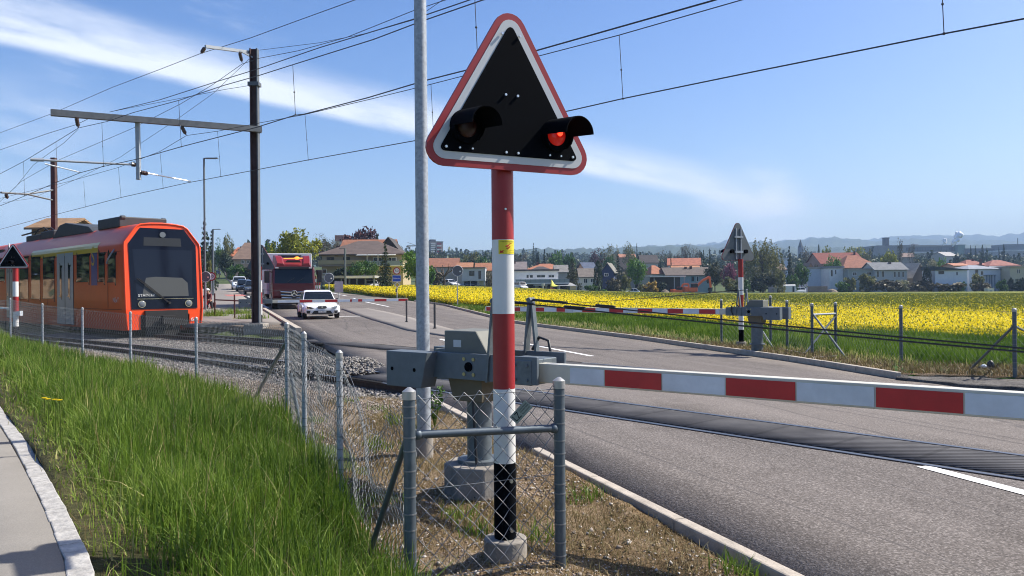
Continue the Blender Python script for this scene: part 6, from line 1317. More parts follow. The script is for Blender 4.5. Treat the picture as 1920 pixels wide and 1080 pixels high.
house('pale roofed house before the factory', 1770, 1800, 480, 473, 520, 12, 20, (.5, .45, .4), 'gable', (.38, .36, .34), grp=g3)
house('brown roofed house below the factory', 1693, 1712, 482, 475, 470, 10, -20, (.4, .33, .28), 'gable', (.28, .2, .16), grp=g3)
# factory
def ex_fac(t, fx, fz, D):
    MB().box(fx(1668), fx(1674.5), 8, 16, 0, fz(444.5)).build('tower', wallm((.09, .095, .105)), t); MB().box(fx(1667.4), fx(1675), 7.6, 16.4, fz(446), fz(444)).build('tower_cap', wallm((.07, .075, .085)), t)
    MB().box(fx(1717), fx(1727), 5, 15, fz(461), fz(457.5)).build('roof_light', wallm((.4, .38, .36)), t)
    MB().box(fx(1706), fx(1797), -.6, -.05, fz(461.5), fz(459.8)).build('fascia', wallm((.42, .38, .35)), t); MB().box(fx(1706), fx(1797), -1.2, -.06, fz(475), fz(472.6)).build('canopy', wallm((.55, .53, .5)), t)
    f = MB().box(fx(1700), fx(1797), -.2, -.02, fz(470.5), fz(464)).build('window', M_PLASTIC, t); q = MB()
    for x in range(1701, 1797, 5): q.box(fx(x), fx(x + 4), -.26, -.2, fz(470), fz(464.6))
    q.build('pane', mat('factory_glass', (.10, .12, .15), .2), f)
house('long grey factory hall with a dark square tower on the skyline', 1645, 1798, 461, 459.5, 860, 60, 0, (.22, .21, .20), 'flat', (.22, .20, .19), extra=ex_fac, cat='factory', name='factory_hall')
house('green block at the right end of the factory hall', 1797.5, 1810.5, 459.5, 458.6, 852, 40, 0, (.16, .24, .21), 'flat', GR, cat='factory', name='factory_block')
house('low dark factory wing right of the green block', 1811, 1866, 467, 465.6, 850, 40, 0, (.10, .11, .13), 'flat', (.12, .13, .15), cat='factory', name='factory_wing')
house('long white hall at the right edge of the skyline', 1884, 1960, 471, 468, 700, 30, 0, (.40, .38, .36), 'flat', (.62, .62, .6), cat='factory', name='white_hall')
house('grey works building with a thin mast at the right skyline', 1888, 1940, 461.5, 457.5, 950, 30, 0, (.17, .18, .20), 'flat', (.2, .21, .23), cat='factory', name='works_building', extra=lambda t, fx, fz, D: MB().cyl((fx(1914), 5, fz(460)), (fx(1914), 5, fz(446)), .5, n=6).build('mast', M_GALVD, t))
# church
q = P(1501, 470, 1000); g = float(hz(q.x, q.y)); t = thing('church', 'slim dark church spire on the skyline right of the far signal', 'church', (q.x, 1000, g)); zz = lambda y: pz(1501, y, 1000) - g
MB().box(-2.6, 2.6, -2.6, 2.6, -1, zz(464)).build('tower', wallm((.16, .16, .17)), t); MB().cyl((0, 0, zz(464)), (0, 0, zz(449)), 3.4, .15, n=8).build('spire', roofm((.06, .065, .07)), t); MB().box(2.6, 18, -4, 4, -1, zz(472)).build('nave', wallm((.3, .29, .28)), t)
# steam
def steam(label, px, y0, y1, wpx, Y):
    q = P(px, y0, Y); t = thing('steam_plume', label, 'steam', (q.x, Y, q.z), 0, 'steam plumes over the factory'); h = pz(px, y1, Y) - q.z; m = MB(); k = Y / FP; r_ = random.Random(int(px))
    for i in range(26):
        u = i / 25; r = (.25 + .75 * u) * wpx * .32 * k * r_.uniform(.6, 1.15) * (1 if u < .85 else .7); m.sph((u * wpx * .9 * k + r_.uniform(-.35, .35) * wpx * k * (.2 + u * .7), r_.uniform(-3, 3), u * h), r, r, r * 1.1, 9, 6)
    o = m.build('vapour', mat('steam_white', (.95, .95, .95), 1.0, spec=0), t, smooth=80); o['kind'] = 'stuff'
    d = o.modifiers.new('d', 'DISPLACE'); tx = bpy.data.textures.new('steam', 'CLOUDS'); tx.noise_scale = 3.5; d.texture = tx; d.strength = 3.0; d.texture_coords = 'LOCAL'
steam('larger white steam plume leaning right above the factory roof', 1785, 462, 437, 16, 830)
steam('smaller white steam puff left of the larger plume', 1768, 461, 448, 8, 830)
# cranes far left
def crane(label, px, ytop, Y, jib0, jib1):
    q = P(px, ytop, Y); g = float(hz(q.x, q.y)); t = thing('tower_crane', label, 'crane', (q.x, Y, g), 0, 'tower cranes on the skyline'); h = q.z - g; k = Y / FP; m = MB(); mc = mat('crane_paint', (.35, .28, .22) if px > 700 else (.5, .06, .06), .5)
    for sx in (-.7, .7):
        for sy in (-.7, .7): m.bar((sx * .5, sy * .5, 0), (sx * .5, sy * .5, h), .12, .12)
    for i in range(14): z = h * i / 14; m.bar((-.35, -.35, z), (.35, -.35, z + h / 14), .08, .08)
    m.build('tower', mc, t); m = MB(); m.bar((jib0 * k, 0, h), (jib1 * k, 0, h), .5, .5); m.bar((jib0 * .8 * k, 0, h + 1.8), (jib1 * .9 * k, 0, h + .4), .2, .2); m.box(jib0 * k - .3, jib0 * k + .8, -.3, .3, h - .8, h); m.build('jib', mc, t)
    m = MB(); m.box(-.5, .5, -1.3, -.5, h - 1.8, h - .6); m.build('cab', mc, t)
crane('distant tower crane with a short jib beside the lamp post', 768, 461, 420, -5, 12)
# bits and pieces on the building site and in the gardens
M_EARTH = gmat('earth', [(.3, (.12, .09, .06)), (.6, (.30, .25, .19)), (.75, (.42, .38, .32))], .8, 6, .2, 5)
def heap(label, px, Y, w, h, name='earth_heap', mt=None):
    p = onh(px, Y); t = thing(name, label, 'heap', p); m = MB(); k = Y / FP; rr = random.Random(int(px)); n = 16
    rings = [[Vector((math.cos(2 * math.pi * i / n) * w * k * .5 * f * rr.uniform(.85, 1.15), math.sin(2 * math.pi * i / n) * w * k * .4 * f * rr.uniform(.85, 1.15), h * k * z * rr.uniform(.85, 1.1) - .2)) for i in range(n)] for f, z in ((1, 0), (.8, .4), (.5, .8), (.15, 1.0))]
    m.loft(rings); m.build('heap', mt or M_EARTH, t, smooth=30)
heap('pale earth heap left of the excavators', 1247, 214, 26, 12); heap('gravel heap right of the timber stack', 1560, 240, 30, 12); heap('low earth bank under the small excavator', 1262, 210, 40, 5)
heap('pale rubble bank right of the excavators', 1338, 216, 60, 6, 'rubble_bank', mat('pale_rubble', (.55, .52, .47), .9, var=.3, scale=1.2, bump=.2, bscale=2))
p = onh(1533, 244); t = thing('timber_stack', 'long brown timber stack beside the white van', 'timber', p); k = 244 / FP; q = MB()
for i in range(7):
    for j in range(3): q.box(-17 * k, 17 * k, j * .5 - .7, j * .5 - .25, i * .32 + .3, i * .32 + .58)
q.build('planks', mat('timber', (.25, .175, .115), .85, var=.3, scale=3), t); MB().box(-17 * k, 17 * k, -.9, .9, -.2, .28).build('bearers', wallm((.6, .55, .48)), t)
def sail(): 
    p = onh(1038, 198); t = thing('sun_sail', 'bright yellow sun sail on the terrace of the white house', 'sun sail', p); k = 198 / FP; z = lambda y: pz(1038, y, 198) - p.z
    m = MB(); A = [Vector((-6 * k, 0, z(537))), Vector((10 * k, -.6, z(535))), Vector((-3 * k, 1.5, z(524)))]; n = 6
    vs = []; fs = []
    for i in range(n + 1):
        for j in range(n + 1 - i): u, v = i / n, j / n; q = A[0] * (1 - u - v) + A[1] * u + A[2] * v; q.z -= 1.2 * u * v * 2 + .9 * (1 - u - v) * u; vs.append(q)
    idx = lambda i, j: sum(n + 1 - q for q in range(i)) + j
    for i in range(n):
        for j in range(n - i):
            fs.append((idx(i, j), idx(i + 1, j), idx(i, j + 1)))
            if j < n - i - 1: fs.append((idx(i + 1, j), idx(i + 1, j + 1), idx(i, j + 1)))
    m.add(vs, fs); o = m.build('cloth', mat('sail_yellow', (.75, .68, .10), .7), t, smooth=60); so = o.modifiers.new('s', 'SOLIDIFY'); so.thickness = .03; MB().cyl((10 * k, -.6, 0), (10 * k, -.6, z(535)), .06, n=8).build('pole', M_GALV, t)
sail()
p = onh(1075, 196); t = thing('privacy_screen', 'beige fabric screen right of the terrace awning', 'screen', p); k = 196 / FP; m = MB(); m.hexa([(-6 * k, 0, .1), (6 * k, .2, .1), (6 * k, .26, .1), (-6 * k, .06, .1), (-6 * k, 0, 1.75), (6 * k, .2, 1.7), (6 * k, .26, 1.7), (-6 * k, .06, 1.75)]); m.build('cloth', mat('screen_beige', (.55, .42, .22), .8), t)
for x in (-6.3, 6.3): MB().cyl((x * k, .1, 0), (x * k, .1, 2.1), .06, n=8).build('post', M_GALV, t)
p = onh(1018, 197); t = thing('parasol', 'closed cream parasol on the terrace of the white house', 'parasol', p); m = MB(); m.cyl((0, 0, .6), (0, 0, 1.9), .1, .55, n=10); m.build('canopy', mat('screen_cream', (.62, .6, .5), .8), t); MB().cyl((0, 0, 0), (0, 0, 2.1), .05, n=8).build('pole', M_GALV, t)
p = onh(1040, 194); t = thing('play_slide', 'pink and orange toy slide under the yellow sail', 'toy slide', p); m = MB(); m.bar((-.6, 0, 1.1), (.9, 0, .2), .5, .1); m.build('chute', mat('toy_pink', (.7, .18, .35), .5), t); m = MB(); m.box(-1.1, -.5, -.4, .4, 0, 1.2); m.build('ladder', mat('toy_orange', (.7, .2, .06), .5), t)
p = onh(1858, 240); t = thing('garden_shed', 'small cream box with vent at the field edge before the modern wing', 'shed', p); k = 240 / FP; MB().box(-6 * k, 6 * k, 0, 1.8, -.2, 1.75).build('wall', wallm((.72, .69, .6)), t); MB().box(-6.6 * k, 6.6 * k, -.15, 1.9, 1.75, 1.85).build('roof', M_WHITE, t); MB().box(-2.4 * k, 2.4 * k, -.05, .0, .5, 1.3).build('vent', M_GALV, t)
# garden wall, hedge plates along the field edge
def garden_wall(label, x0, x1, Y, h, col):
    a = onh(x0, Y); b = onh(x1, Y); t = thing('garden_wall', label, 'wall', a); m = MB(); m.bar(Vector((0, 0, h / 2 - .1)), Vector(b) - Vector(a) + Vector((0, 0, h / 2 - .1)), .25, h + .2); m.build('wall', wallm(col), t); m = MB(); m.bar(Vector((0, 0, h + .03)), Vector(b) - Vector(a) + Vector((0, 0, h + .03)), .35, .08); m.build('coping', M_CONC, t)
garden_wall('low pale wall along the field edge at the right', 1700, 1838, 242, .5, (.62, .57, .48)); garden_wall('pale low wall below the far signal beside the building site', 1365, 1426, 220, .55, (.55, .5, .42))
# ------------------------------------------------------------------ trees
LEAF = {'green': leafmat('leaf_green', [(.025, .06, .012), (.055, .12, .02), (.09, .18, .035)]), 'bright': leafmat('leaf_bright', [(.05, .12, .015), (.09, .19, .025), (.15, .27, .05)]), 'yellow': leafmat('leaf_yellowgreen', [(.12, .14, .012), (.22, .24, .02), (.32, .33, .04)]),
        'olive': leafmat('leaf_olive', [(.08, .085, .025), (.14, .145, .045), (.22, .22, .08)]), 'brown': leafmat('leaf_brown', [(.06, .055, .028), (.11, .095, .05), (.17, .15, .08)], .1), 'purple': leafmat('leaf_purple', [(.035, .012, .018), (.07, .025, .032), (.12, .05, .055)]),
        'dark': leafmat('needle_dark', [(.012, .024, .011), (.024, .043, .018), (.042, .066, .03)], .1), 'spruce': leafmat('needle_olive', [(.035, .042, .016), (.06, .066, .026), (.095, .098, .042)], .08), 'pale': leafmat('leaf_pale', [(.14, .15, .07), (.22, .22, .12), (.34, .33, .22)]),
        'gold': leafmat('leaf_gold', [(.22, .13, .02), (.35, .22, .03), (.45, .32, .06)]), 'pink': leafmat('leaf_pink', [(.12, .03, .06), (.2, .05, .1), (.28, .09, .15)]), 'far': leafmat('leaf_far', [(.022, .042, .015), (.05, .078, .026), (.10, .11, .045)], .1)}
M_BARK = mat('bark', (.075, .055, .042), .9, var=.3, scale=4, bump=.02, bscale=12)
PROTO = {}
def leaf_quads(C, size, N_, nrm=None, flat=.5):
    n = len(C); d = rng.standard_normal((n, 3)); d /= np.linalg.norm(d, axis=1)[:, None]
    if nrm is not None: d = d * flat + nrm * (1 - flat); d /= np.linalg.norm(d, axis=1)[:, None] + 1e-9
    t = rng.standard_normal((n, 3)); x = np.cross(d, t); x /= np.linalg.norm(x, axis=1)[:, None] + 1e-9; y = np.cross(d, x)
    s = size * rng.uniform(.6, 1.4, n)[:, None]; V = np.stack([C - x * s, C + y * s * .62 - x * s * .1, C + x * s, C - y * s * .62 + x * s * .1], 1)
    return V.reshape(-1, 3), (np.arange(n)[:, None] * 4 + np.arange(4)).astype(np.int32)
def crown_pts(kind, n):
    P_ = []; N_ = []
    if kind in ('round', 'bush', 'airy', 'tall'):
        nb = {'round': 32, 'bush': 22, 'airy': 26, 'tall': 28}[kind]; z0, zr = {'round': (.60, .38), 'bush': (.48, .48), 'airy': (.60, .38), 'tall': (.56, .42)}[kind]; bl = []
        for i in range(nb):
            d = rng.standard_normal(3); d /= np.linalg.norm(d); r = rng.uniform(.35, .85); bl.append((np.array([d[0] * .5 * r, d[1] * .5 * r, z0 + d[2] * zr * r]), rng.uniform(.10, .19)))
        m = n // nb
        for c, r in bl:
            d = rng.standard_normal((m, 3)); d /= np.linalg.norm(d, axis=1)[:, None]; rad = r * rng.uniform(.3, 1.05 if kind != 'airy' else 1.3, m)[:, None] ** .7 * 1.05
            P_.append(c + d * rad * np.array([1, 1, .95])); o = P_[-1] - np.array([0, 0, z0]); N_.append(o / (np.linalg.norm(o, axis=1)[:, None] + 1e-6))
    elif kind == 'conifer':
        L_ = 15
        for k in range(L_):
            u = k / (L_ - 1); z = .10 + .86 * u; rad = .5 * (1 - u) ** .85 + .02; nb = max(5, int(15 * (1 - u) + 3))
            for b in range(nb):
                an = rng.uniform(0, 6.283); ln = rad * rng.uniform(.7, 1.12); m = max(4, int(n / 190 * (ln / .5 + .3))); s = rng.uniform(0.05, 1, m); x = np.cos(an) * ln * s; y = np.sin(an) * ln * s; zz = z - .10 * s * ln / .5 * .6 + rng.normal(0, .010, m)
                w = .055 * (1 - s * .6) * (rad / .5 + .3); P_.append(np.stack([x + rng.normal(0, 1, m) * w, y + rng.normal(0, 1, m) * w, zz], 1)); N_.append(np.tile([np.cos(an) * .4, np.sin(an) * .4, .8], (m, 1)))
    elif kind == 'column':
        z = rng.uniform(.02, 1, n); rad = .5 * np.minimum(1, (z + .05) * 6) * np.sqrt(np.clip(1 - ((z - .35) / .66) ** 2 * (z > .35), 0.0, 1)) * rng.uniform(.7, 1.03, n); an = rng.uniform(0, 6.283, n); rad *= 1 + .12 * np.sin(an * 3 + z * 14)
        P_.append(np.stack([rad * np.cos(an), rad * np.sin(an), z], 1)); N_.append(np.stack([np.cos(an), np.sin(an), an * 0 + .4], 1))
    elif kind == 'weeping':
        for b in range(90):
            d = rng.standard_normal(3); d /= np.linalg.norm(d); d[2] = abs(d[2]); c = np.array([d[0] * .42, d[1] * .42, .60 + d[2] * .38]) * rng.uniform(.75, 1.02); c[2] = min(c[2], .99); m = n // 90; ln = rng.uniform(.15, .55) * (1.1 if c[2] > .5 else .6); s = rng.uniform(0, 1, m)
            P_.append(np.stack([c[0] * (1 + s * .12) + rng.normal(0, .016, m), c[1] * (1 + s * .12) + rng.normal(0, .016, m), np.maximum(.05, c[2] - s * ln)], 1)); N_.append(np.tile([d[0], d[1], .2], (m, 1)))
    return np.concatenate(P_), np.concatenate(N_)
def branch_mesh(mb, p, d, ln, r, lv, rr, ends, up=.25, n=5, spread=.75):
    q = p; pts = [p]; k = 3
    for i in range(k): d = (d + Vector((rr.uniform(-.16, .16), rr.uniform(-.16, .16), rr.uniform(-.05, .18) * up * 2))).normalized(); q = q + d * ln / k; pts.append(q)
    mb.tube(pts, [r * (1 - .45 * i / k) for i in range(k + 1)], n if lv > 1 else 4)
    if lv == 0: ends.append(q); return
    for i in range(rr.choice((2, 3, 3))):
        a = rr.uniform(0, 6.283); s = rr.uniform(.4, 1) * spread; x = d.orthogonal().normalized(); y = d.cross(x); nd = (d + (x * math.cos(a) + y * math.sin(a)) * s + Vector((0, 0, up * .4))).normalized()
        branch_mesh(mb, pts[rr.choice((2, 3, 3))], nd, ln * rr.uniform(.58, .82), r * .55, lv - 1, rr, ends, up, n, spread)
def proto(kind, colr, var, n):
    key = (kind, colr, var, n)
    if key in PROTO: return PROTO[key]
    rr = random.Random(var * 31 + len(kind)); mb = MB(); ends = []
    if kind == 'bare':
        mb.tube([(0, 0, -.03), (.01, .0, .12), (0, .01, .26)], [.035, .026, .022], 7)
        for i in range(6): a = i * 1.05 + rr.uniform(-.3, .3); branch_mesh(mb, Vector((0, .0, .16 + .022 * i)), Vector((math.cos(a) * .75, math.sin(a) * .75, .75)).normalized(), .24, .017, 3, rr, ends, .3)
        C = np.array([tuple(e) for e in ends]); C = np.repeat(C, max(1, n // len(C)), 0) + rng.normal(0, .028, (max(1, n // len(C)) * len(C), 3)); Nn = None
        z = np.array([v[2] for v in mb.v]); top = max(z.max(), C[:, 2].max()); wid = max(np.abs(C[:, 0]).max(), .1) * 2; mb.v = [(x / wid, y / wid, zz / top) for x, y, zz in mb.v]; C = C / np.array([wid, wid, top])
    elif kind == 'pollard':
        mb.tube([(0, 0, -.03), (.02, 0, .2), (0, .02, .42)], [.05, .045, .04], 8)
        for i in range(7): a = i * .9; e = Vector((math.cos(a) * .32, math.sin(a) * .32, .62 + rr.uniform(-.08, .1))); mb.tube([(0, .02, .36), tuple(e * .6 + Vector((0, 0, .18))), tuple(e), (e.x * 1.25, e.y * 1.25, e.z + rr.uniform(.15, .32))], [.032, .026, .026, .012], 6)
        C = rng.normal(0, .01, (8, 3)) + np.array([0, 0, .5]); Nn = None
    else:
        C, Nn = crown_pts(kind, n); th = {'round': .34, 'airy': .4, 'tall': .3, 'bush': .12, 'conifer': .9, 'column': .3, 'weeping': .55}[kind]; tr = {'conifer': .02, 'bush': .012, 'column': .02}.get(kind, .026)
        mb.tube([(0, 0, -.03), (.008, 0, th * .5), (0, .006, th)], [tr * 1.3, tr, tr * .6 if kind != 'conifer' else .004], 7)
        if kind not in ('conifer', 'column'):
            for i in range(7 if kind != 'bush' else 5): a = i * .95 + rr.uniform(0, .4); branch_mesh(mb, Vector((0, 0, th * rr.uniform(.6, .95))), Vector((math.cos(a) * .8, math.sin(a) * .8, .8)).normalized(), .2, tr * .5, 1, rr, ends)
    size = {'round': .030, 'airy': .020, 'tall': .024, 'bush': .042, 'conifer': .026, 'column': .034, 'weeping': .020, 'bare': .008, 'pollard': .004}[kind] * 1.3 * (1500 / max(n, 200)) ** .33
    V, F = leaf_quads(C, size, None, Nn, .55); tk = mb.build('trunk', M_BARK, None, smooth=60); cr = np_mesh('crown', V, F, LEAF[colr], attr=np.repeat(rng.uniform(0, 1, len(C)), 4)); me = (tk.data, cr.data); bpy.data.objects.remove(tk); bpy.data.objects.remove(cr); PROTO[key] = me; return me
NTREE = [0]
def tree(label, px, yt, wpx, Y, kind, colr, n=1400, grp='garden trees among the houses', name=None, cat='tree', sink=.0, hpx=None):
    q = P(px, yt, Y); g = float(hz(q.x, Y)) - sink; h = q.z - g
    w = wpx / FP * Y; NTREE[0] += 1; tk, cr = proto(kind, colr, NTREE[0] % 2, n)
    nm = name or {'conifer': 'conifer', 'column': 'cypress', 'bush': 'shrub', 'weeping': 'willow_tree', 'bare': 'bare_tree', 'pollard': 'pollarded_tree'}.get(kind, 'tree')
    t = thing(nm, label, cat if kind != 'bush' else 'shrub', (q.x, Y, g), random.uniform(0, 6.28), grp)
    for nn, me in (('trunk', tk), ('crown', cr)): o = bpy.data.objects.new(nn, me); COL.objects.link(o); o.parent = t; o.scale = (w, w, h)
    return t
gl_ = 'trees left of the lamp post'
tree('tall dark spruce right of the train front', 384, 404, 44, 100, 'conifer', 'dark', 3200, gl_); tree('second dark spruce peak behind the lower street lamp', 396, 430, 26, 118, 'conifer', 'dark', 2000, gl_)
tree('grey green birch, taller of the pair up the road', 426, 436, 30, 205, 'tall', 'olive', 2600, gl_); tree('rounder birch left of the taller one up the road', 411, 448, 24, 212, 'tall', 'green', 2000, gl_)
tree('dark roadside tree beneath the two birches', 424, 470, 34, 190, 'round', 'dark', 1500, gl_); tree('hedge tree at the right edge of the upper road', 452, 490, 34, 165, 'bush', 'green', 1500, gl_)
tree('low green hedge clump below the farmhouse', 432, 494, 20, 180, 'bush', 'green', 900, gl_); tree('dark clipped hedge clump beside the farmhouse drive', 468, 496, 20, 158, 'bush', 'dark', 900, gl_); tree('yellowish bush at the foot of the spruce', 394, 484, 22, 92, 'bush', 'olive', 1000, gl_)
tree('big yellow green round tree behind the lorry', 552, 428, 104, 122, 'round', 'yellow', 5200, gl_); tree('dark green tree between mast and yellow green tree', 503, 446, 30, 150, 'round', 'green', 1500, gl_)
tree('bare brown tree behind the beige house, left', 605, 436, 56, 170, 'bare', 'brown', 1800, gl_); tree('bare brown tree behind the beige house, next to the flat block', 634, 444, 50, 180, 'bare', 'brown', 1500, gl_)
tree('copper beech with purple crown above the beige house', 674, 419, 84, 190, 'round', 'purple', 3200, gl_); tree('thin cypress tip right of the copper beech', 707, 440, 8, 185, 'column', 'dark', 500, gl_); tree('shorter cypress tip beside the dark gable', 724, 450, 7, 175, 'column', 'dark', 500, gl_); tree('cypress tip farthest right behind the beige house', 745, 458, 7, 165, 'column', 'dark', 400, gl_)
tree('blue green spruce in front of the beige house', 722, 454, 40, 112, 'conifer', 'dark', 3200, gl_); tree('dark round bush left in front of the beige house', 668, 487, 46, 128, 'round', 'green', 1800, gl_); tree('dark round bush by the balcony of the beige house', 692, 484, 36, 130, 'round', 'green', 1500, gl_); tree('low dark bush beneath the beige balcony', 640, 494, 40, 130, 'bush', 'dark', 1200, gl_)
tree('fresh green tree behind the thick lamp post', 780, 468, 62, 118, 'round', 'bright', 2800, gl_); tree('pale slim tree behind the fresh green one', 752, 458, 14, 200, 'airy', 'olive', 700, gl_)
gm = 'garden trees beyond the middle of the field'
tree('bright green shrub tree at the right side of the lamp post', 808, 492, 20, 165, 'bush', 'bright', 1300, gm); tree('brown hedge left of the pollarded tree', 817, 508, 36, 172, 'bush', 'brown', 1100, gm); tree('pollarded bare tree before the orange roof', 832, 489, 44, 168, 'pollard', 'brown', 60, gm)
tree('dark conifer in front of the tower block', 816, 464, 16, 420, 'conifer', 'dark', 1200, gm); tree('olive round tree left behind the red and white pole', 884, 470, 40, 330, 'round', 'olive', 1400, gm); tree('green round tree close left of the red and white pole', 907, 478, 36, 300, 'round', 'green', 1400, gm); tree('dark conifer top left beside the red and white pole', 922, 464, 14, 380, 'conifer', 'dark', 700, gm); tree('brown bush right of the stilted house', 915, 505, 26, 192, 'bush', 'brown', 1000, gm); tree('clipped dark hedge beside the stilted house', 906, 535, 40, 180, 'bush', 'dark', 1100, gm)
tree('lone spruce standing high above the grey roofs', 1000, 455, 14, 400, 'conifer', 'dark', 1200, gm); tree('brown bare tree right of the red and white pole', 972, 468, 46, 370, 'bare', 'brown', 1000, gm); tree('dark fir, left of a close pair behind the orange roof', 1009, 470, 16, 330, 'conifer', 'dark', 800, gm); tree('dark fir, right of a close pair behind the orange roof', 1021, 467, 18, 340, 'conifer', 'dark', 800, gm)
tree('light green round tree behind the orange roof', 1043, 470, 34, 335, 'round', 'bright', 1500, gm); tree('olive green tree right of the light green one', 1067, 468, 28, 340, 'round', 'green', 1300, gm); tree('broad olive spruce at the right end of the white terrace house', 1073, 484, 42, 205, 'conifer', 'spruce', 3200, gm); tree('tall narrow dark thuja beside the white cottage', 1121, 490, 17, 204, 'column', 'dark', 1300, gm)
tree('dark spruce before the blue gabled house', 1159, 478, 26, 212, 'conifer', 'dark', 1800, gm); tree('brown leafy bush below the blue gabled house', 1150, 518, 34, 204, 'bush', 'brown', 1200, gm); tree('olive bush at the foot of the thuja', 1108, 531, 26, 200, 'bush', 'green', 900, gm); tree('olive tall bush between spruce and carport wall', 1173, 512, 22, 206, 'bush', 'olive', 1000, gm); tree('small bright bush at the crop edge by the thuja', 1133, 541, 14, 196, 'bush', 'bright', 500, gm)
tree('bright green dense tree before the village roofs', 1196, 477, 40, 218, 'round', 'bright', 2600, gm); tree('purple brown tree on the middle skyline', 1120, 462, 30, 420, 'airy', 'purple', 1100, gm); tree('tall airy tree beside the purple one', 1139, 456, 24, 430, 'airy', 'olive', 1000, gm); tree('pale yellowish tree on the middle skyline', 1156, 459, 16, 440, 'tall', 'pale', 800, gm); tree('big airy grey tree on the skyline above the orange roofs', 1182, 453, 30, 400, 'airy', 'olive', 1400, gm); tree('dark green tree behind the blue gabled house', 1142, 475, 24, 330, 'round', 'green', 1000, gm); tree('small dark fir at the right of the airy grey tree', 1194, 456, 9, 405, 'conifer', 'dark', 500, gm)
tree('wide bare oak on the skyline above the village', 1292, 455, 52, 380, 'bare', 'brown', 2200, gm); tree('brown bare thicket left of the oak', 1255, 464, 56, 385, 'bare', 'brown', 1600, gm); tree('dark fir between the village roofs', 1238, 483, 10, 290, 'conifer', 'dark', 500, gm); tree('second dark fir right of the one between roofs', 1258, 482, 11, 288, 'conifer', 'dark', 500, gm); tree('tall dark fir, left one left of the far signal', 1319, 468, 14, 275, 'conifer', 'dark', 1000, gm); tree('tall slim fir right next to the left one', 1330, 465, 10, 275, 'conifer', 'dark', 800, gm)
tree('golden forsythia bush before the long carport', 1220, 524, 30, 214, 'bush', 'gold', 1200, gm); tree('dark laurel bush beside the golden one', 1240, 526, 18, 216, 'bush', 'dark', 700, gm); tree('olive bush at the left end of the long carport', 1203, 531, 20, 215, 'bush', 'olive', 700, gm)
gr_ = 'trees behind and right of the far signal'
tree('dark thicket left of the far signal pole', 1340, 490, 40, 236, 'round', 'spruce', 1500, gr_); tree('pink flowering tree behind the far signal', 1365, 494, 30, 232, 'round', 'pink', 1300, gr_); tree('olive shrub right in front of the pink tree', 1372, 516, 40, 226, 'bush', 'olive', 1300, gr_); tree('green low shrub at the foot of the far signal', 1400, 522, 18, 224, 'bush', 'green', 700, gr_)
tree('huge weeping willow with pale olive strands right of the far signal', 1430, 437, 82, 250, 'weeping', 'olive', 7000, gr_); tree('dark undergrowth beneath the willow', 1425, 505, 62, 240, 'bush', 'spruce', 1500, gr_); tree('olive shrub right of the willow foot', 1462, 508, 24, 238, 'bush', 'olive', 900, gr_)
tree('dark blue spruce standing alone right of the willow', 1480, 461, 26, 262, 'conifer', 'dark', 2200, gr_); tree('green roundish tree right of the lone spruce', 1503, 490, 34, 255, 'round', 'green', 1600, gr_); tree('low green shrub in front of the roundish tree', 1486, 508, 24, 250, 'bush', 'green', 900, gr_); tree('bright green tree before the long red brown roof', 1562, 478, 34, 300, 'round', 'bright', 1500, gr_); tree('smaller green tree left of the bright one', 1548, 488, 20, 296, 'round', 'green', 800, gr_); tree('orange brown bush left of the red brown roof', 1527, 488, 16, 300, 'bush', 'brown', 600, gr_)
tree('slim cypress on the skyline right of the church', 1535, 460, 5, 380, 'column', 'dark', 500, gr_); tree('yellow green tree right of the slim cypress', 1549, 461, 24, 420, 'round', 'yellow', 900, gr_); tree('brown tree between church and cypress', 1513, 465, 30, 420, 'airy', 'brown', 800, gr_); tree('big golden willow above the red brown roof', 1600, 458, 48, 430, 'round', 'yellow', 1800, gr_); tree('lower golden willow right of the big one', 1624, 468, 26, 425, 'round', 'olive', 900, gr_); tree('dark bushy tree at the left end of the factory', 1632, 455, 14, 600, 'round', 'dark', 500, gr_)
tree('yellow green tree right of the orange farmhouse roof', 1667, 470, 32, 340, 'round', 'yellow', 1500, gr_); tree('tall ragged larch before the factory', 1687, 444, 14, 430, 'airy', 'brown', 600, gr_); tree('brown bare tree right of the ragged larch', 1709, 453, 18, 440, 'bare', 'brown', 700, gr_); tree('pale blossoming tree behind the A roof cottage', 1748, 484, 26, 300, 'round', 'pale', 1200, gr_); tree('light green tree right of the blossoming one', 1764, 482, 24, 305, 'round', 'bright', 1100, gr_); tree('grey green shrub between cottage and modern house', 1752, 496, 20, 272, 'bush', 'olive', 800, gr_); tree('egg shaped black cypress left of the white modern house', 1738, 502, 18, 252, 'column', 'dark', 1300, gr_)
tree('dark fir group before the low factory wing, left', 1820, 459, 11, 480, 'conifer', 'dark', 700, gr_); tree('dark fir group before the low factory wing, right', 1829, 461, 9, 480, 'conifer', 'dark', 600, gr_); tree('narrow black poplar before the low factory wing', 1842, 460, 5, 470, 'column', 'dark', 500, gr_); tree('round dark fir right of the narrow poplar', 1850, 464, 9, 470, 'conifer', 'dark', 500, gr_); tree('fir left of the long white hall', 1873, 463, 9, 480, 'conifer', 'dark', 500, gr_); tree('narrow cypress at the left end of the white hall', 1882, 459, 5, 480, 'column', 'dark', 500, gr_); tree('dark round tree behind the pale roofed house', 1793, 475, 16, 420, 'round', 'dark', 700, gr_)
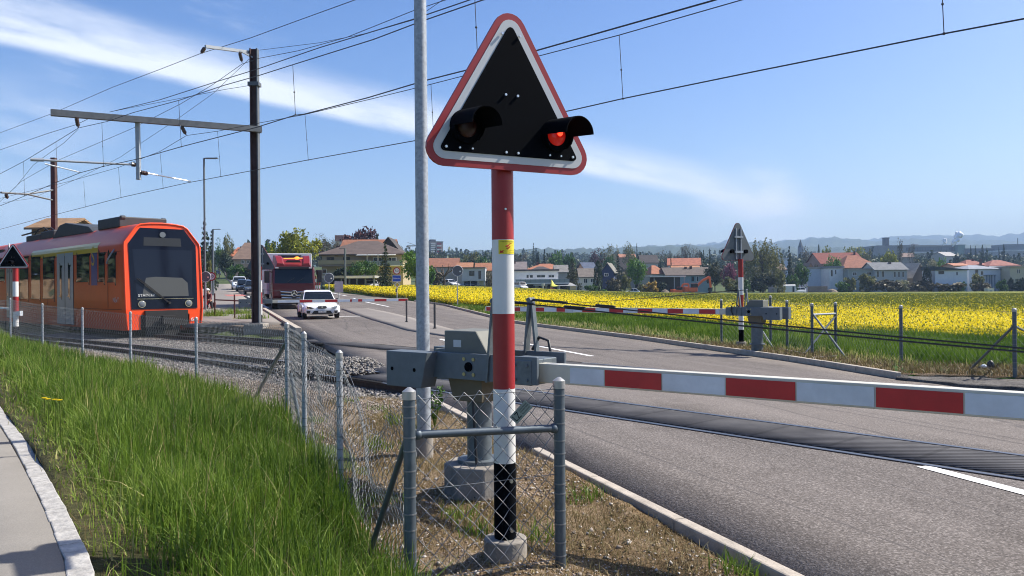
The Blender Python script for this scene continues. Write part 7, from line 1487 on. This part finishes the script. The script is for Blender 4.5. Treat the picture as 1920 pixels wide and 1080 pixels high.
for i, (lb, px, yt, w, c) in enumerate([('bare brown hedge along the field, left part below the white shutters', 1660, 522, 60, 'brown'), ('flowering pale bush before the white shutters', 1690, 518, 30, 'pale'), ('long brown hedge before the A roof cottage', 1725, 524, 50, 'brown'), ('brown hedge before the white modern house', 1775, 527, 60, 'brown'), ('green round bush at the corner of the white modern house', 1800, 524, 22, 'green'), ('olive tree before the blue pergola', 1832, 512, 26, 'olive'), ('brown hedge right of the olive tree', 1838, 528, 40, 'brown'),
    ('green bush right of the cream box', 1878, 522, 24, 'green'), ('black clipped bush before the beige house', 1896, 516, 14, 'dark'), ('dark bush at the right edge of the picture', 1913, 518, 26, 'dark'), ('grey green bush before the grey plain house, left', 1594, 516, 24, 'olive'), ('grey green bush before the grey plain house, right', 1625, 512, 36, 'olive'), ('green hedge under the workshop', 1580, 524, 30, 'green')]):
    tree(lb, px, yt, w, 246 + i % 3 * 2, 'bush', c, 900, 'hedges along the far edge of the field')
# what the train windows mirror: a pale bank and dark trees left of the picture
E1, E2 = np.array([-30., 30.]), np.array([-72., 78.])
m_ = MB(); m_.hexa([(-30, 30, -1), (-33, 27, -1), (-75, 75, -1), (-72, 78, -1), (-31.5, 30.5, 2.3), (-34, 28, 2.6), (-76, 76, 2.8), (-73.2, 78.5, 2.5)]); m_.build('embankment', gmat('bank_earth', [(.3, (.20, .13, .08)), (.7, (.36, .26, .17))], .6, 5, .1, 4), None)['kind'] = 'structure'
Cb = np.concatenate([np.array([E1[0] + (E2[0] - E1[0]) * u - 4, E1[1] + (E2[1] - E1[1]) * u - 2, 5 + 2.5 * rng.uniform()]) + rng.standard_normal((900, 3)) * np.array([2.0, 2.0, 2.2]) for u in np.linspace(.02, 1, 16)]); Vb, Fb = leaf_quads(Cb, .5, None); np_mesh('distant_woods', Vb, Fb, LEAF['dark'], attr=np.repeat(rng.uniform(0, 1, len(Cb)), 4))['kind'] = 'stuff'
# anonymous town trees and woods far off: one mass
def far_mass(name, label, boxes, col, n, size, leaf=.32):
    Cs = []
    for px0, px1, Y0, Y1, h0, h1, cnt in boxes:
        for i in range(cnt):
            Y = random.uniform(Y0, Y1); px = random.uniform(px0, px1); a, _ = ray(px, 500); x = a * Y; g = float(hz(x, Y)); h = random.uniform(h0, h1); r = h * random.uniform(.28, .5); m = n; d = rng.standard_normal((m, 3)); d /= np.linalg.norm(d, axis=1)[:, None]
            con = random.random() < .3; z = rng.uniform(0.05, 1, m)
            if con: rr_ = r * .6 * (1 - z); C = np.stack([x + rr_ * d[:, 0], Y + rr_ * d[:, 1], g + h * 1.15 * z], 1)
            else: C = np.array([x, Y, g + h * .6]) + d * np.array([r, r, h * .42]) * rng.uniform(.6, 1.08, m)[:, None] * (1 + .15 * np.sin(d[:, 0:1] * 9) )
            Cs.append((C, random.random()))
    C = np.concatenate([c for c, _ in Cs]); at = np.concatenate([np.clip(k + rng.normal(0, .12, len(c)), 0, 1) for c, k in Cs])
    V, F = leaf_quads(C, size, None, None); o = np_mesh(name, V, F, LEAF[col], attr=np.repeat(at, 4)); o['kind'] = 'stuff'; return o
far_mass('distant_woods', '', [(780, 1560, 440, 640, 7, 13, 260), (560, 900, 330, 520, 8, 13, 40), (1500, 1980, 460, 800, 6, 11, 260), (1250, 1660, 440, 620, 6, 11, 100), (1630, 1960, 560, 830, 9, 15, 150)], 'far', 130, 1.05)
far_mass('distant_woods', '', [(760, 1480, 900, 1300, 12, 20, 300), (1400, 2000, 1000, 1500, 10, 16, 200), (250, 640, 520, 900, 10, 18, 60)], 'far', 70, 1.9)
far_mass('distant_woods', '', [(1080, 1460, 310, 430, 5, 8, 60), (1480, 1960, 300, 430, 4, 7, 90), (940, 1080, 300, 380, 6, 8, 16)], 'brown', 150, .75)
# ------------------------------------------------------------------ hills
def hill(name, prof, Y, depth, mt, rough, base=-30):
    pxs = np.arange(prof[0][0], prof[-1][0] + 1, 6.0); ys = np.interp(pxs, [p[0] for p in prof], [p[1] for p in prof]); n = len(pxs); V = []; rr = np.random.default_rng(int(Y)); nz = np.convolve(rr.standard_normal(n + 40), np.ones(3) / 3, 'same')[:n] * rough
    for j, (dy, k) in enumerate(((-depth, 0), (-depth * .7, .35), (-depth * .4, .68), (-depth * .15, .92), (0, 1), (depth * .4, .7))):
        for i in range(n): p = P(pxs[i], ys[i], Y); V.append((p.x * (Y + dy) / Y, Y + dy, base + (p.z - base) * k + nz[i] * (1 if k > .6 else .4) + rr.normal(0, rough * .5)))
    I = np.arange(6 * n).reshape(6, n); F = np.stack([I[:-1, :-1], I[:-1, 1:], I[1:, 1:], I[1:, :-1]], -1).reshape(-1, 4); o = np_mesh(name, V, F, mt, smooth=True); o['kind'] = 'structure'; return o
M_HILL = gmat('hill_forest', [(.3, (.02, .035, .018)), (.55, (.045, .065, .03)), (.72, (.10, .12, .055))], .004, .03, 2.0, .05)
hill('hills', [(380, 470), (520, 466), (800, 470), (860, 471), (1000, 467), (1100, 466), (1200, 463), (1260, 462), (1400, 464), (1500, 464), (1650, 463), (1760, 462), (1880, 460), (2100, 456)], 2300, 700, M_HILL, 3.0)
hill('hills', [(1120, 466), (1200, 461), (1270, 459), (1330, 458), (1380, 455), (1450, 452), (1520, 447), (1560, 445), (1640, 451), (1720, 447), (1800, 449), (1900, 452), (2100, 450)], 3600, 900, M_HILL, 4.0)
hill('hills', [(1280, 462), (1340, 455), (1376, 450), (1420, 456), (1470, 452), (1530, 446), (1556, 445), (1600, 452), (1640, 447), (1690, 441), (1740, 440.5), (1790, 442), (1830, 440), (1870, 443), (1920, 435), (2000, 430), (2100, 432)], 4800, 1000, M_HILL, 5.0)
# ------------------------------------------------------------------ grass, crop, stones
def blades(name, pts, z, h, w, mats_, lean=.35, seg=3, mi=None, attr=None, curl=.5):
    n = len(pts); az = rng.uniform(0, 6.283, n); la = rng.uniform(0, 6.283, n); ln = np.abs(rng.normal(0, lean, n)) * h; V = np.zeros((n, (seg + 1) * 2, 3)); dx = np.cos(az) * w / 2; dy = np.sin(az) * w / 2
    for k in range(seg + 1):
        u = k / seg; cx = pts[:, 0] + np.cos(la) * ln * u ** 1.8; cy = pts[:, 1] + np.sin(la) * ln * u ** 1.8; cz = z + h * u - np.minimum(h * .35, ln * curl) * u ** 2.5; tw = (1 - u) ** .7 * .92 + .08
        V[:, 2 * k] = np.stack([cx - dx * tw, cy - dy * tw, cz], 1); V[:, 2 * k + 1] = np.stack([cx + dx * tw, cy + dy * tw, cz], 1)
    b = np.arange(n)[:, None, None] * (2 * seg + 2); F = (b + np.array([[2 * k, 2 * k + 1, 2 * k + 3, 2 * k + 2] for k in range(seg)])[None]).reshape(-1, 4)
    at = attr if attr is not None else rng.uniform(0, 1, n); return np_mesh(name, V.reshape(-1, 3), F, mats_, attr=np.repeat(at, 2 * seg + 2), mi=None if mi is None else np.repeat(mi, seg))
def inpoly(X, Y, poly):
    c = np.zeros(len(X), bool); p = np.asarray(poly, float)
    for i in range(len(p)):
        x0, y0 = p[i - 1]; x1, y1 = p[i]; k = ((y0 > Y) != (y1 > Y)) & (X < (x1 - x0) * (Y - y0) / (y1 - y0 + 1e-12) + x0); c ^= k
    return c
def sample(poly, n):
    p = np.asarray(poly, float); lo, hi = p.min(0), p.max(0); out = np.zeros((0, 2))
    while len(out) < n: q = rng.uniform(lo, hi, (n * 2, 2)); out = np.r_[out, q[inpoly(q[:, 0], q[:, 1], poly)]]
    return out[:n]
def vnoise(x, y, s, seed=0):             # smooth value noise
    r = np.random.default_rng(seed); T = r.uniform(0, 1, (64, 64)); x = x * s; y = y * s; i = np.floor(x).astype(int); j = np.floor(y).astype(int); u = x - i; v = y - j; u = u * u * (3 - 2 * u); v = v * v * (3 - 2 * v); g = lambda a, b: T[a % 64, b % 64]
    return (g(i, j) * (1 - u) + g(i + 1, j) * u) * (1 - v) + (g(i, j + 1) * (1 - u) + g(i + 1, j + 1) * u) * v
M_GRASSB = leafmat('grass_blade', [(.045, .095, .010), (.10, .178, .018), (.165, .25, .03), (.29, .35, .08), (.48, .41, .19)], .38)
M_DRYG = leafmat('dry_grass', [(.11, .08, .032), (.22, .16, .068), (.34, .265, .13), (.13, .13, .035)], .15)
def build_bank_grass():
    BP = [tuple(p) for p in PATHEDGE] + [tuple(p) for p in FENCEL[::-1]]; near = [p for p in sample(BP, 175000) if True]; P_ = np.array(near); P_ = P_[(P_[:, 1] > 1.2) & (P_[:, 1] < 26)]
    d = np.hypot(P_[:, 0], P_[:, 1]); keep = rng.uniform(0, 1, len(P_)) < np.clip(7.0 / np.maximum(d, 3.0), .30, 1.0); P_ = P_[keep]; d = d[keep]; X, Y = P_.T
    pe = np.asarray(PATHEDGE); ps = resamp(pe, 400); dp = np.min(np.hypot(X[:, None] - ps[None, ::4, 0], Y[:, None] - ps[None, ::4, 1]), 1); fl = resamp(FENCEL, 400); df = np.min(np.hypot(X[:, None] - fl[None, ::4, 0], Y[:, None] - fl[None, ::4, 1]), 1)
    cl = vnoise(X, Y, .9, 3) * .6 + vnoise(X, Y, 2.6, 4) * .4
    h = (.20 + .30 * cl) * np.clip(dp / .55, .14, 1) * rng.uniform(.55, 1.2, len(X)); h *= np.where(df < .35, .8, 1.0)
    keep = (rng.uniform(0, 1, len(X)) < np.clip(dp / .5, .18, 1)) & (df > .04); X, Y, h, d, dp, cl = [q[keep] for q in (X, Y, h, d, dp, cl)]
    w = np.clip(.0042 + d * .00055, .005, .013) * rng.uniform(.6, 1.75, len(X)); at = np.clip(.14 + .40 * vnoise(X, Y, 1.3, 8) + rng.normal(0, .13, len(X)) + .35 * np.exp(-dp / .22), 0, 1); at = np.where(rng.uniform(0, 1, len(X)) < .025, .95, at)
    o = blades('tall_grass', np.c_[X, Y], zbank(X, Y) - .02, h, w, M_GRASSB, .50, 3, attr=at); o['kind'] = 'stuff'
    k = (rng.uniform(0, 1, len(X)) < .022) & (dp > .25); q = np.c_[X[k], Y[k]]; hh = h[k] * rng.uniform(1.15, 1.6, k.sum()); o = blades('seed_stalks', q, zbank(X[k], Y[k]), hh, np.full(k.sum(), .0035), M_DRYG, .35, 3, attr=rng.uniform(.3, 1, k.sum())); o['kind'] = 'stuff'
    k = (dp < .75) & (rng.uniform(0, 1, len(X)) < .5); q = np.c_[X[k], Y[k]] + rng.normal(0, .06, (k.sum(), 2)); o = blades('dry_grass', q, zbank(q[:, 0], q[:, 1]) - .01, rng.uniform(.03, .12, len(q)), rng.uniform(.003, .007, len(q)), M_DRYG, 1.0, 2, curl=.8); o['kind'] = 'stuff'
build_bank_grass()
def build_strip_grass():
    us_ = np.linspace(1.45, -.19, 90); IN = [inner(u) for u in us_]; OUT = [(u * (near_y(u) + 1.5), near_y(u) + 1.5) for u in us_]; P_ = sample(IN + OUT[::-1], 150000); X, Y = P_.T; d = np.hypot(X, Y); k = rng.uniform(0, 1, len(X)) < np.clip(22 / d, .25, 1); X, Y, d = X[k], Y[k], d[k]
    a = np.array(IN); de = np.min(np.hypot(X[:, None] - a[None, :, 0], Y[:, None] - a[None, :, 1]), 1); k = (rng.uniform(0, 1, len(X)) < np.clip((de - .15) / 1.6, .05, 1)); X, Y, d, de = X[k], Y[k], d[k], de[k]
    h = rng.uniform(.10, .24, len(X)) * (.6 + .8 * vnoise(X, Y, .7, 5)) * np.clip(de / 1.5, .4, 1.1); at = np.clip(.05 + .42 * vnoise(X, Y, .8, 6) + rng.normal(0, .10, len(X)), 0, .75); at = np.where((de < 1.4) & (rng.uniform(0, 1, len(X)) < .6), .92, at)
    o = blades('meadow_grass', np.c_[X, Y], hz(X, Y) + .02, h, np.clip(.0012 * d, .012, .05) * rng.uniform(.7, 1.3, len(X)), M_GRASSB, .35, 2, attr=at); o['kind'] = 'stuff'
build_strip_grass()
M_STEM = leafmat('rape_stem', [(.085, .125, .018), (.145, .175, .028), (.22, .24, .04)], .2)
M_FLOWER = leafmat('rape_flower', [(.72, .56, .006), (.86, .70, .010), (.92, .78, .03)], .25)
FU = [-.235, -.1, 0, .12, .2, .3, .65, 1.5]; FYF = [118, 160, 186, 200, 206, 238, 244, 236]
def far_y(u): return np.interp(u, FU, FYF)
CU = [-.235, -.174, -.074, .027, .094, .194, .295, .43, .63, 1.5]; CY = [533, 533.5, 535, 540, 545, 548, 549, 547.5, 546, 545]
CZ = [float(P(960 + u_ * FP, y_, float(far_y(u_))).z) for u_, y_ in zip(CU, CY)]
def ztop(u, Y):                          # top of the crop: a low carpet that follows the slope of the field
    n_, f_ = near_y(u), far_y(u); q = np.clip((Y - n_) / (f_ - n_), 0, 1); g0 = hz(u * Y, Y)
    z0 = hz(u * n_, n_) + np.interp(u, [-.235, -.07, .1, .36, .6, 1.5], [.55, .42, .30, .20, .15, .12]); return np.maximum(g0 + .10, z0 + (np.interp(u, CU, CZ) - z0) * q)
def crop_h(u): return np.interp(u, [-.235, -.07, .1, .36, .6, 1.5], [.55, .42, .30, .20, .15, .12])
def _crop(nt, N, L, b):
    tc = N.new('ShaderNodeTexCoord'); o = tc.outputs['Object']; n1 = noise(N, L, o, 3.2, 5, .75); n2 = noise(N, L, o, .09, 4, .6); mp = N.new('ShaderNodeMapping'); mp.inputs['Rotation'].default_value = (0, 0, R(12)); mp.inputs['Scale'].default_value = (.10, 1, 1); L.new(o, mp.inputs[0]); n3 = noise(N, L, mp.outputs[0], .35, 4, .6)
    at = N.new('ShaderNodeAttribute'); at.attribute_name = 'rnd'
    def M(op, a, c):
        n = N.new('ShaderNodeMath'); n.operation = op
        for i, x in enumerate((a, c)):
            if isinstance(x, (int, float)): n.inputs[i].default_value = x
            else: L.new(x, n.inputs[i])
        return n.outputs[0]
    f = M('ADD', M('MULTIPLY', n1, .8), M('ADD', M('MULTIPLY', n2, .35), M('ADD', M('MULTIPLY', n3, .45), M('MULTIPLY', at.outputs['Fac'], .5))))
    L.new(ramp(N, L, f, [(.80, (.055, .10, .015)), (.98, (.13, .17, .02)), (1.0, (.20, .22, .02))]), b.inputs['Base Color'])
    r = N.new('ShaderNodeMapRange'); L.new(f, r.inputs[0]); r.inputs[1].default_value = .66; r.inputs[2].default_value = 1.38
    L.new(ramp(N, L, r.outputs[0], [(.10, (.045, .075, .010)), (.36, (.095, .12, .014)), (.56, (.19, .19, .016)), (.85, (.68, .56, .015))]), b.inputs['Base Color']); bumpn(N, L, b, n1, .25)
M_CROP = nodes_mat('rape_canopy', _crop, .8, .15)
def bloom(u, Y):                         # how densely the crop flowers: full along the near edge and on the left, thinner in the middle of the field
    e = Y - near_y(u); e1 = np.interp(u, [-.2, 0, .1, .2, .36, .6, 1], [62, 62, 44, 31, 24, 17, 12]); return np.clip(1.0 - np.interp(u, [-.2, 0, .2, .7], [.3, .45, .62, .66]) * sst(e, .6 * e1, 2.1 * e1), .08, 1)
def build_crop():
    us_ = np.linspace(-.235, 1.5, 420); ts = np.linspace(0, 1, 150) ** 2.2; U, T = np.meshgrid(us_, ts, indexing='ij'); Yn = near_y(U); Yf = far_y(U); Y = Yn + .5 + (Yf - Yn - .5) * T; X = U * Y
    ZT_ = ztop(U, Y) - .03 + .05 * (vnoise(X, Y, .35, 11) - .5) + .06 * (vnoise(X, Y, 1.1, 12) - .5); Z = np.where(T == 0, hz(X, Y) - .02, ZT_); V = np.stack([X, Y, Z], -1).reshape(-1, 3); I = np.arange(X.size).reshape(X.shape); F = np.stack([I[:-1, :-1], I[1:, :-1], I[1:, 1:], I[:-1, 1:]], -1).reshape(-1, 4)
    o = np_mesh('rapeseed_field', V, F, M_CROP, attr=bloom(U, Y).ravel()); o['kind'] = 'stuff'
    # individual flower heads and stems, densest along the near edge
    n = 560000; u = rng.uniform(-.232, 1.05, n); e = rng.uniform(0, 1, n) ** 1.7 * np.interp(u, [-.2, .2, 1], [80, 140, 140]); e = np.where(rng.uniform(0, 1, n) < .12, rng.uniform(0, .8, n), e); Y = near_y(u) + e; k = (Y < far_y(u) - 1) & (Y < 190); u, Y, e = u[k], Y[k], e[k]; X = u * Y; X = X + rng.normal(0, .12, len(X)); bl = bloom(u, Y)
    g0 = hz(X, Y); zt0 = ztop(u, Y); front = e < .5; zc = np.where(front, g0 + (zt0 - g0) * rng.uniform(.3, 1.1, len(X)), zt0 + rng.uniform(-.05, .07, len(X))); isf = (rng.uniform(0, 1, len(X)) < bl * np.where(front, np.clip((zc - g0) / (zt0 - g0 + .01) * 1.4 - .1, .15, .95), .86))
    s = np.clip(.011 + .00052 * Y, .018, .062) * np.where(isf, 1.0, 1.2); C = np.stack([X, Y, zc], 1); V, F = leaf_quads(C, 1.0, None); V = V.reshape(-1, 4, 3); V = C[:, None] + (V - C[:, None]) * s[:, None, None]; V[:, :, 2] = C[:, None, 2] + (V[:, :, 2] - C[:, None, 2]) * np.where(isf, .95, 1.5)[:, None]
    o = np_mesh('rapeseed_flowers', V.reshape(-1, 3), F, [M_STEM, M_FLOWER], attr=np.repeat(rng.uniform(0, 1, len(X)), 4), mi=isf.astype(int)); o['kind'] = 'stuff'
build_crop()
# stones
OCT = np.array([[1, 0, 0], [-1, 0, 0], [0, 1, 0], [0, -1, 0], [0, 0, 1], [0, 0, -1.]]); OF = np.array([[0, 2, 4], [2, 1, 4], [1, 3, 4], [3, 0, 4], [2, 0, 5], [1, 2, 5], [3, 1, 5], [0, 3, 5]])
def stones(name, pts, z, s0, s1, cols):
    n = len(pts); q = rng.standard_normal((n, 3, 3)); q, _ = np.linalg.qr(q); s = rng.uniform(s0, s1, (n, 1)) * np.array([1, 1, 1]) * rng.uniform(.6, 1.25, (n, 3)); B = (OCT[None] + rng.normal(0, .16, (n, 6, 3))) * s[:, None, :]; V = np.einsum('nij,nkj->nki', q, B); V[:, :, 2] *= .75; V += np.c_[pts, z][:, None, :]
    F = (np.arange(n)[:, None, None] * 6 + OF[None]).reshape(-1, 3); o = np_mesh(name, V.reshape(-1, 3), F, leafmat('stone_' + name + str(len(MATS)), cols, 0), attr=np.repeat(rng.uniform(0, 1, n), 6)); o['kind'] = 'stuff'; return o
BC = [(.055, .05, .044), (.13, .12, .107), (.20, .183, .163), (.31, .29, .262)]
def track_poly(a, b, s0, s1): ss = np.arange(s0, s1, 1.); return [tuple(rp(s, a(s))) for s in ss] + [tuple(rp(s, b(s))) for s in ss[::-1]]
def off_road(p): return (p[:, 0] < xl(p[:, 1]) - .15) | (p[:, 0] > xr(p[:, 1]) + .15)
p = sample(track_poly(lambda s: -1.75, lambda s: far_off(s) + 1.8, 2, 26), 60000); p = p[off_road(p)]; p = p[(p[:, 0] > -19)]; zb2 = zbal(0)(p[:, 0], p[:, 1]); stones('ballast', p, zb2 + .002, .022, .042, BC)
p = sample(track_poly(lambda s: -1.75, lambda s: far_off(s) + 1.8, -12, -1), 14000); p = p[off_road(p)]; stones('ballast', p, zbal(0)(p[:, 0], p[:, 1]) + .03, .022, .042, BC)
SGP = [(-1.9, 7.9), (-2.37, 8.33), (-4.64, 11.68), (-6.89, 14.35), (-8.67, 16.06), (-11.22, 19.01), (-14.66, 23.26)] + [tuple(rp(s, -1.65)) for s in (22, 16.5, 12.5, 10, 6.6, 2.4, 1.2)]
p = sample(SGP, 16000); stones('gravel', p, zgr(p[:, 0], p[:, 1]) + .004, .008, .022, [(.10, .078, .057), (.21, .17, .13), (.30, .255, .205), (.42, .38, .325)])
V1P = V1L + V1R[::-1]
p = sample(V1P, 900); p = p[p[:, 0] < xl(p[:, 1]) - .16]; stones('gravel', p, zv1(p[:, 0], p[:, 1]) + .003, .012, .024, [(.12, .09, .06), (.28, .23, .18), (.42, .38, .33), (.58, .55, .5)])
p = sample(V1P, 1500); p = p[p[:, 0] < xl(p[:, 1]) - .16]; V, F = leaf_quads(np.c_[p, zv1(p[:, 0], p[:, 1]) + .008], .014, None, np.tile([0, 0, 1.], (len(p), 1)), .35); np_mesh('leaf_litter', V, F, M_DRYG, attr=np.repeat(rng.uniform(0, .6, len(p)), 4))['kind'] = 'stuff'
p = sample(V1P, 42000); p = p[p[:, 0] < xl(p[:, 1]) - .13]; zz1 = zv1(p[:, 0], p[:, 1]); k = rng.uniform(0, 1, len(p)) < np.clip(.25 + 1.2 * (vnoise(p[:, 0], p[:, 1], 1.4, 21) - .35), .06, 1); stones('gravel', p[k], zz1[k] + .002, .004, .0105, [(.10, .07, .048), (.25, .185, .13), (.40, .33, .26), (.62, .57, .5)])
p = sample(V1P, 75000); p = p[p[:, 0] < xl(p[:, 1]) - .13]; vn = vnoise(p[:, 0], p[:, 1], 1.4, 21); k = rng.uniform(0, 1, len(p)) < np.clip(1.25 - 1.2 * vn, .25, 1); p = p[k]; o = blades('dry_grass', p, zv1(p[:, 0], p[:, 1]) - .004, rng.uniform(.015, .075, len(p)), rng.uniform(.002, .0055, len(p)), M_DRYG, .9, 2, curl=.8); o['kind'] = 'stuff'
c_ = np.array([(-.05, 1.9), (.9, 2.6), (-.2, 5.9), (1.2, 3.0), (-1.3, 8.6), (-.92, 7.9), (.35, 3.3), (-.85, 5.2)]); c_ = np.r_[c_, sample(V1P, 26)]; p = c_[rng.integers(0, len(c_), 2600)] + rng.normal(0, .07, (2600, 2)); p = p[p[:, 0] < xl(p[:, 1]) - .13]; o = blades('weeds', p, zv1(p[:, 0], p[:, 1]), rng.uniform(.04, .15, len(p)), rng.uniform(.004, .011, len(p)), M_GRASSB, .6, 2, attr=rng.uniform(.1, .55, len(p))); o['kind'] = 'stuff'
# dry grass on the far verge and weeds by the mast
uf2 = rng.uniform(.02, .75, 16000); IO = np.array([inner(u) for u in np.linspace(0, .8, 400)]); SO = np.array([strip_out(u) for u in np.linspace(0, .8, 400)]); i_ = (uf2 / .8 * 399).astype(int); kk = rng.uniform(.05, 1.15, len(uf2))[:, None]; p = IO[i_] * (1 - kk) + SO[i_] * kk; o = blades('dry_grass', p, hz(p[:, 0], p[:, 1]) + .04, rng.uniform(.03, .13, len(p)), rng.uniform(.008, .02, len(p)), M_DRYG, .7, 2); o['kind'] = 'stuff'
p = np.concatenate([np.array(G(x, y, .05).xy)[None] + rng.normal(0, s, (260, 2)) * np.array([1, .6]) for x, y, s in ((420, 597, .5), (450, 596, .45), (404, 600, .35), (470, 604, .3))]); o = blades('weeds', p, hz(p[:, 0], p[:, 1]) - .02, rng.uniform(.15, .5, len(p)), rng.uniform(.02, .04, len(p)), M_GRASSB, .4, 2, attr=rng.uniform(.2, .75, len(p))); o['kind'] = 'stuff'
gq = np.array(G(648, 682, 0).xy); p = gq[None] + rng.normal(0, 1, (3500, 2)) * np.array([.55, .75]); p = p[p[:, 0] < xl(p[:, 1]) + .28]; dq = np.hypot((p[:, 0] - gq[0]) / .8, (p[:, 1] - gq[1]) / 1.1); stones('ballast', p, -.03 + .13 * np.exp(-dq ** 2) * rng.uniform(.3, 1, len(p)), .022, .045, BC)
# leafy weed by the lamp post
def weed(label, px, py, h, n, s):
    b = G(px, py, .02); t = thing('weed_plant', label, 'weed', b); m = MB(); rr = random.Random(int(px)); C = []
    for i in range(9):
        a = i * .7; e = Vector((math.cos(a) * h * .22, math.sin(a) * h * .22, h * rr.uniform(.7, 1.0))); m.tube([(0, 0, 0), tuple(e * .55), tuple(e)], [.004, .003, .002], 5); C += [e * u + Vector((rr.uniform(-.02, .02), rr.uniform(-.02, .02), 0)) for u in (.3, .5, .65, .8, .9, 1.0) for _ in range(n)]
    m.build('stem', M_STEM.copy() if False else M_STEM, t); V, F = leaf_quads(np.array([tuple(c) for c in C]), s, None); np_mesh('leaves', V, F, LEAF['green'], parent=t, attr=np.repeat(rng.uniform(0, 1, len(C)), 4))
weed('leafy green weed growing beside the thick lamp post below the counterweight', 815, 800, .42, 2, .022); weed('small yellow flowering weed at the foot of the corner fence post', 388 + 150, 770, .3, 1, .02)
def dandelion(label, px, py):
    Yd = 5.6; h = P(px, py, Yd); g = .3; t = thing('dandelion', label, 'flower', (h.x, h.y, g), 0, 'yellow dandelions in the tall grass'); z = h.z - g; m = MB(); m.tube([(0, .01, -.1), (.005, 0, z * .6), (0, 0, z)], .003, 6); m.build('stem', M_STEM, t)
    m = MB()
    for i in range(26): a = i * 2.4; r = .012 * math.sqrt(i / 26); c = Vector((math.cos(a) * r, math.sin(a) * r, z + .008 - r * .3)); m.bar(c, c + Vector((math.cos(a) * .008, math.sin(a) * .008, .004)), .006, .0015)
    m.build('flower_head', M_FLOWER, t)
for lb, x, y in (('dandelion head farthest left in the tall grass', 83, 748), ('dandelion head in the middle of the close trio', 103, 751), ('dandelion head at the right of the close trio', 112, 752), ('dandelion just left of the middle one', 90, 750)): dandelion(lb, x, y)
# ------------------------------------------------------------------ haze
hzm = bpy.data.materials.new('haze'); hzm.use_nodes = True; nt = hzm.node_tree; nt.nodes.clear(); ou = nt.nodes.new('ShaderNodeOutputMaterial'); pv = nt.nodes.new('ShaderNodeVolumePrincipled'); pv.inputs['Color'].default_value = (.48, .69, 1.0, 1); pv.inputs['Density'].default_value = HAZE if 'HAZE' in globals() else 2.2e-4; pv.inputs['Anisotropy'].default_value = .0
nt.links.new(pv.outputs[0], ou.inputs['Volume']); hzm.cycles.homogeneous_volume = True if hasattr(hzm.cycles, 'homogeneous_volume') else None
ho = MB().box(-5400, 5400, -80, 5800, -120, 420).build('haze', hzm); ho['kind'] = 'stuff'
